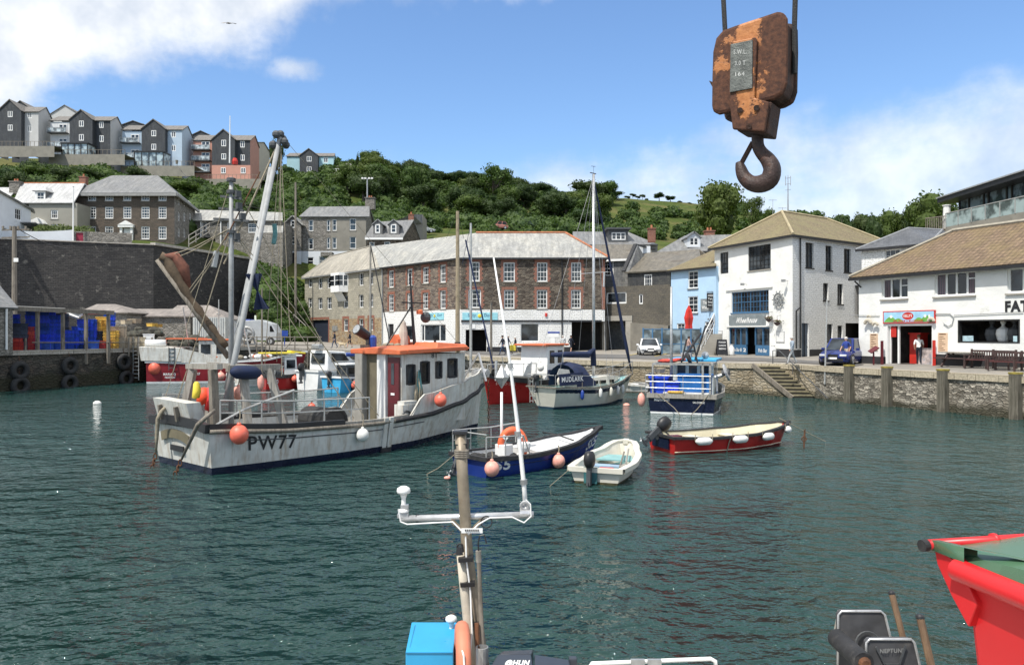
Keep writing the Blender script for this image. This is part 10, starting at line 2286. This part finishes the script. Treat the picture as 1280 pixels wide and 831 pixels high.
def wheelie():
 red=plain('red_bin_plastic',(.62,.018,.022),.42,.08,2.5,dirt=.12,dcol=(.5,.05,.05));grn=plain('green_lid_plastic',(.07,.15,.085),.28,.12,3,dirt=.15,dcol=(.18,.25,.18))
 root=thing('wheelie_bin','red wheelie bin with green lid at the lower right corner','wheelie bin',(1.2,2.02,2.3),R(9));X,D,H=.6,.72,1.0
 mb=MB();z1=H-.02;b=[(.07,-.05),(X-.07,-.05),(X-.07,-D+.12),(.07,-D+.12)];t=[(.0,-.0),(X,-.0),(X,-D),(.0,-D)]
 mb.add([(x,y,.12)for x,y in b]+[(x,y,z1)for x,y in t],[(0,1,2,3),(0,4,5,1),(1,5,6,2),(2,6,7,3),(3,7,4,0)]);mb.bd('bin_body',red,root,bevel=.02)
 mb=MB();r=[(-.01,.01),(X+.02,.01),(X+.02,-D-.02),(-.01,-D-.02)]
 for a,c in zip(r,r[1:]+r[:1]):mb.tube([(*a,H-.012),(*c,H-.012)],.03,12)
 mb.bd('bin_rim',red,root,sm=True,autos=60)
 for x0,w0 in((-.012,.035),(X-.03,.04)):mb=MB();mb.pz([(x0,.0,H+.0),(x0,.10,H+.035),(x0,.085,H-.02),(x0,.03,H-.09),(x0,-.03,H-.15),(x0,-.06,H-.08)],(w0,0,0));mb.bd('handle_bracket',red,root,bevel=.004)
 mb=MB();mb.cyl((-.03,.095,H+.032),(X+.03,.095,H+.04),.014,n=14);mb.cyl((.17,.095,H+.035),(.18,.095,H+.035),.02,n=14);mb.bd('handle',red,root,sm=True);mb=MB();mb.cyl((-.052,.093,H+.03),(-.035,.095,H+.031),.0165,n=14);mb.bd('handle_cap',M['blackrub'],root)
 mb=MB();rows=[]
 for k in range(9):
  f=k/8;y=.085-(D+.095)*f;h=H+.03+.055*math.sin(min(1,f*1.6)*math.pi/2)-.02*f;ins=.0+.012*max(0,1-f*5);rows.append([(ins,y,H+.012),(ins+.01,y,h-.018),(ins+.05,y,h),(X/2,y,h+.02),(X-ins-.05,y,h),(X-ins-.01,y,h-.018),(X-ins,y,H+.012)])
 for a,c in zip(rows[:-1],rows[1:]):
  for j in range(6):mb.quad(a[j],a[j+1],c[j+1],c[j])
 mb.poly(rows[0][::-1]);mb.poly(rows[-1]);mb.bd('lid',grn,root,sm=True,autos=50)
 for x0 in(-.025,X-.0):
  mb=MB();mb.add([(x0,.1,H+.045),(x0+.022,.1,H+.045),(x0+.022,.1,H+.018),(x0,.1,H+.018),(x0+.01,-.02,H+.055),(x0+.05,-.02,H+.05),(x0+.05,-.02,H+.015),(x0+.01,-.02,H+.015),(x0+.06,-.16,H+.06),(x0+.075,-.16,H+.06)],[(0,1,2,3),(0,4,5,1),(1,5,6,2),(3,7,4,0),(4,8,9,5)]);mb.bd('hinge_arm',grn,root,sm=True)
 for x in(.06,X-.06):mb=MB();mb.cyl((x-.03,.02,.1),(x+.03,.02,.1),.1,n=18);mb.bd('wheel',M['tyre'],root)
 root.location.z=2.3+(H and .02)
wheelie()
# ================================================================ PEOPLE
def person(label,p,h,face,top,legs,hair='hairdk',walk=.25,arms=.15,sleeve=True,shorts=False,slim=1.0,armpose=None,skin=None,hat=None):
 """one skinned body; face = heading in degrees (0 looks along +x)"""
 root=thing('person',label,'person',p,R(face));s=h/1.75;J={};a=walk
 J['pel']=(0,0,.96);J['chest']=(.02,0,1.28);J['neck']=(.02,0,1.48);J['head']=(.05,0,1.60);J['crown']=(.04,0,1.70)
 for sd,n,f in((1,'l',1),(-1,'r',-1)):
  J['hip'+n]=(0,.09*sd,.92);J['kn'+n]=(a*.55*f+.06,.09*sd,.50);J['an'+n]=(a*f+(-.02 if f<0 else .02),.09*sd,.09+(.05 if f<0 and a>.1 else 0));J['to'+n]=(a*f+.17,.1*sd,.04+(.02 if f<0 and a>.1 else 0))
  J['sh'+n]=(.01,.18*sd,1.42);J['el'+n]=(-arms*f*.8,.23*sd,1.15);J['wr'+n]=(-arms*f+.12,.21*sd,.92);J['ha'+n]=(-arms*f+.16,.2*sd,.84)
 if armpose:J.update(armpose)
 E=[('pel','chest','t'),('chest','neck','t'),('neck','head','s'),('head','crown','h')]
 for n in 'lr':E+=[('pel','hip'+n,'l'),('hip'+n,'kn'+n,'l'),('kn'+n,'an'+n,'s' if shorts else 'l'),('an'+n,'to'+n,'f'),('chest','sh'+n,'t'),('sh'+n,'el'+n,'t'),('el'+n,'wr'+n,'t' if sleeve else 's'),('wr'+n,'ha'+n,'s')]
 Rd={'pel':.145,'chest':.155,'neck':.055,'head':.10,'crown':.09,'hip':.095,'kn':.06,'an':.042,'to':.035,'sh':.065,'el':.045,'wr':.032,'ha':.038}
 ks=list(J);me=bpy.data.meshes.new('person');me.from_pydata([tuple(c*s for c in J[k])for k in ks],[(ks.index(x),ks.index(y))for x,y,_ in E],[])
 o=bpy.data.objects.new('tmp',me);COL.objects.link(o);m=o.modifiers.new('s','SKIN');m.use_smooth_shade=True;o.modifiers.new('b','SUBSURF').levels=1
 for i,k in enumerate(ks):r=Rd.get(k,Rd.get(k[:-1]))*s*(slim if k in('pel','chest')else 1);me.skin_vertices[0].data[i].radius=(r,r*(.8 if k in('pel','chest')else 1));me.skin_vertices[0].data[i].use_root=(k=='pel')
 dg=bpy.context.evaluated_depsgraph_get();nm=bpy.data.meshes.new_from_object(o.evaluated_get(dg));bpy.data.objects.remove(o)
 mats={'t':M[top],'l':M[legs],'s':M['skin'],'h':M[hair],'f':M['darkgrey']};order=list(mats);nm.materials.clear()
 for k in order:nm.materials.append(mats[k])
 segs=[(Vc(J[x])*s,Vc(J[y])*s,t)for x,y,t in E]
 for f in nm.polygons:
  c=f.center;best=None
  for x,y,t in segs:d=y-x;q=max(0,min(1,(c-x).dot(d)/d.length_squared));e=(c-(x+d*q)).length;best=(e,t)if best is None or e<best[0]else best
  t=best[1]
  if c.z>1.50*s:t='s'
  elif t=='t' and c.z<1.0*s and abs(c.y)<.17*s:t='l'
  f.material_index=order.index(t)
 b=bpy.data.objects.new('body',nm);COL.objects.link(b);b.parent=root
 mb=MB();hc=Vc(J['head'])*s;mb.ball(hc+Vc((-.02,0,.045))*s,.108*s,(1.02,.95,.9),12,8);mb.v=[(x,y,max(z,hc.z-.03*s)if x>hc.x+.0*s else z)for x,y,z in mb.v];mb.bd('hair' if not hat else 'hat',M[hat or hair],root,sm=True)
 mb=MB();mb.ball(hc+Vc((.1,0,-.01))*s,.016*s,n=6,k=4);mb.bd('nose',M['skin'],root);return root
M['hairdk']=plain('dark_hair',(.03,.02,.015),.8);M['hairwh']=plain('white_hair',(.6,.58,.54),.8);M['hairbr']=plain('brown_hair',(.12,.07,.04),.8)
M['denim']=plain('denim',(.04,.07,.13),.9,.25,8);M['khaki']=plain('khaki_cloth',(.42,.36,.27),.9);M['lightcl']=plain('pale_grey_cloth',(.46,.47,.47),.9);M['paleblue']=plain('pale_blue_cloth',(.32,.38,.45),.9);M['royalcl']=plain('royal_blue_cloth',(.03,.06,.28),.9);M['pinkcl']=plain('dusty_pink_cloth',(.42,.27,.23),.9);M['bluecl']=plain('dark_navy_cloth',(.012,.016,.03),.9)
for l,u,v,fc,top,legs,k in(('man in dark jacket and jeans walking past the warehouse garage, left of the dog',418.5,435.3,185,'bluecl','denim',{}),('person in dark coat and shorts walking right of the dog by the warehouse',437.5,435,190,'bluecl','bluecl',dict(shorts=True)),('woman in long navy coat and blue trousers walking by the shop front',628.5,444,200,'bluecl','denim',dict(walk=.3)),('person with white hair partly behind the woman in the navy coat',635,441,10,'bluecl','bluecl',dict(hair='hairwh')),('woman in dark top carrying a yellow bag by the shop front',644.5,443.5,170,'bluecl','khaki',dict(hair='hairwh',walk=.3)),('man in pale shirt standing beside the notice boards',703.5,441,80,'lightcl','khaki',dict(hair='hairwh',walk=.05)),('person in dark top and shorts standing at the passage entrance',713.5,441,30,'bluecl','bluecl',dict(shorts=True,walk=.08)),('man in dusty pink top and jeans walking in front of the glass screens',860.5,449,0,'pinkcl','denim',dict(walk=.28)),('man in pale blue jacket and grey trousers walking past the restaurant corner',990.5,455.5,180,'paleblue','lightcl',dict(hair='hairwh',walk=.3,arms=-.1)),('white haired man in royal blue shirt and khaki shorts in front of the blue car',1058,456.5,200,'royalcl','khaki',dict(hair='hairwh',shorts=True,sleeve=False,walk=.28)),('woman in white top and black leggings at the ice cream shop doorway',1148.5,455,60,'white','bluecl',dict(hair='hairbr',walk=.15,sleeve=False,slim=.9))):
 p=GP(u,v);hh={628.5:1.72,644.5:1.62}.get(u,1.72);person(l,p,hh,fc,top,legs,**k)
p=GP(644.5,443.5);mb=MB();mb.box(p+Vc((-.25,-.15,.62)),(.5,.22,.5));mb.tube([p+Vc((-.4,-.15,.86)),p+Vc((-.28,-.15,1.1)),p+Vc((-.1,-.15,.86))],.02,5);t=mb.bd('shopping_bag',M['yellow'],bevel=.04);tag(t,'yellow bag carried by the woman at the shop front','bag')
def dog():
 p=GP(428,435.2);root=thing('dog','pale cream dog walking on a lead between the two walkers','dog',p,R(180));vs={'b':(-.25,0,.42),'m':(0,0,.42),'c':(.22,0,.44),'n':(.36,0,.55),'h':(.46,0,.62),'z':(.6,0,.58),'t':(-.38,0,.5),'u':(-.48,0,.62)};E=[('m','b'),('m','c'),('c','n'),('n','h'),('h','z'),('b','t'),('t','u')];rd=dict(b=.1,m=.11,c=.12,n=.07,h=.075,z=.035,t=.03,u=.025)
 for sd,q in((1,'L'),(-1,'R')):
  vs['f'+q]=(.22+.03*sd,.08*sd,.26);vs['g'+q]=(.24+.09*sd,.08*sd,.12);vs['k'+q]=(.27+.09*sd,.08*sd,.02);vs['r'+q]=(-.2-.02*sd,.08*sd,.28);vs['s'+q]=(-.32-.06*sd,.08*sd,.15);vs['w'+q]=(-.26-.06*sd,.08*sd,.02)
  E+=[('c','f'+q),('f'+q,'g'+q),('g'+q,'k'+q),('b','r'+q),('r'+q,'s'+q),('s'+q,'w'+q)]
 ks=list(vs);me=bpy.data.meshes.new('dog');me.from_pydata([vs[k]for k in ks],[(ks.index(a),ks.index(b))for a,b in E],[]);o=bpy.data.objects.new('tmp',me);COL.objects.link(o);o.modifiers.new('s','SKIN').use_smooth_shade=True;o.modifiers.new('b','SUBSURF').levels=1
 for i,k in enumerate(ks):r=rd.get(k,.06 if k[0]=='r' else .032);me.skin_vertices[0].data[i].radius=(r,r);me.skin_vertices[0].data[i].use_root=k=='m'
 nm=bpy.data.meshes.new_from_object(o.evaluated_get(bpy.context.evaluated_depsgraph_get()));bpy.data.objects.remove(o);nm.materials.clear();nm.materials.append(plain('cream_fur',(.55,.45,.30),.9,.2,12));b=bpy.data.objects.new('body',nm);COL.objects.link(b);b.parent=root
 mb=MB();[mb.ball((.44,y,.66),.03,(1,.5,1.6),6,5)for y in(-.05,.05)];mb.bd('ear',plain('tan_ear',(.4,.28,.16),.9),root)
dog()
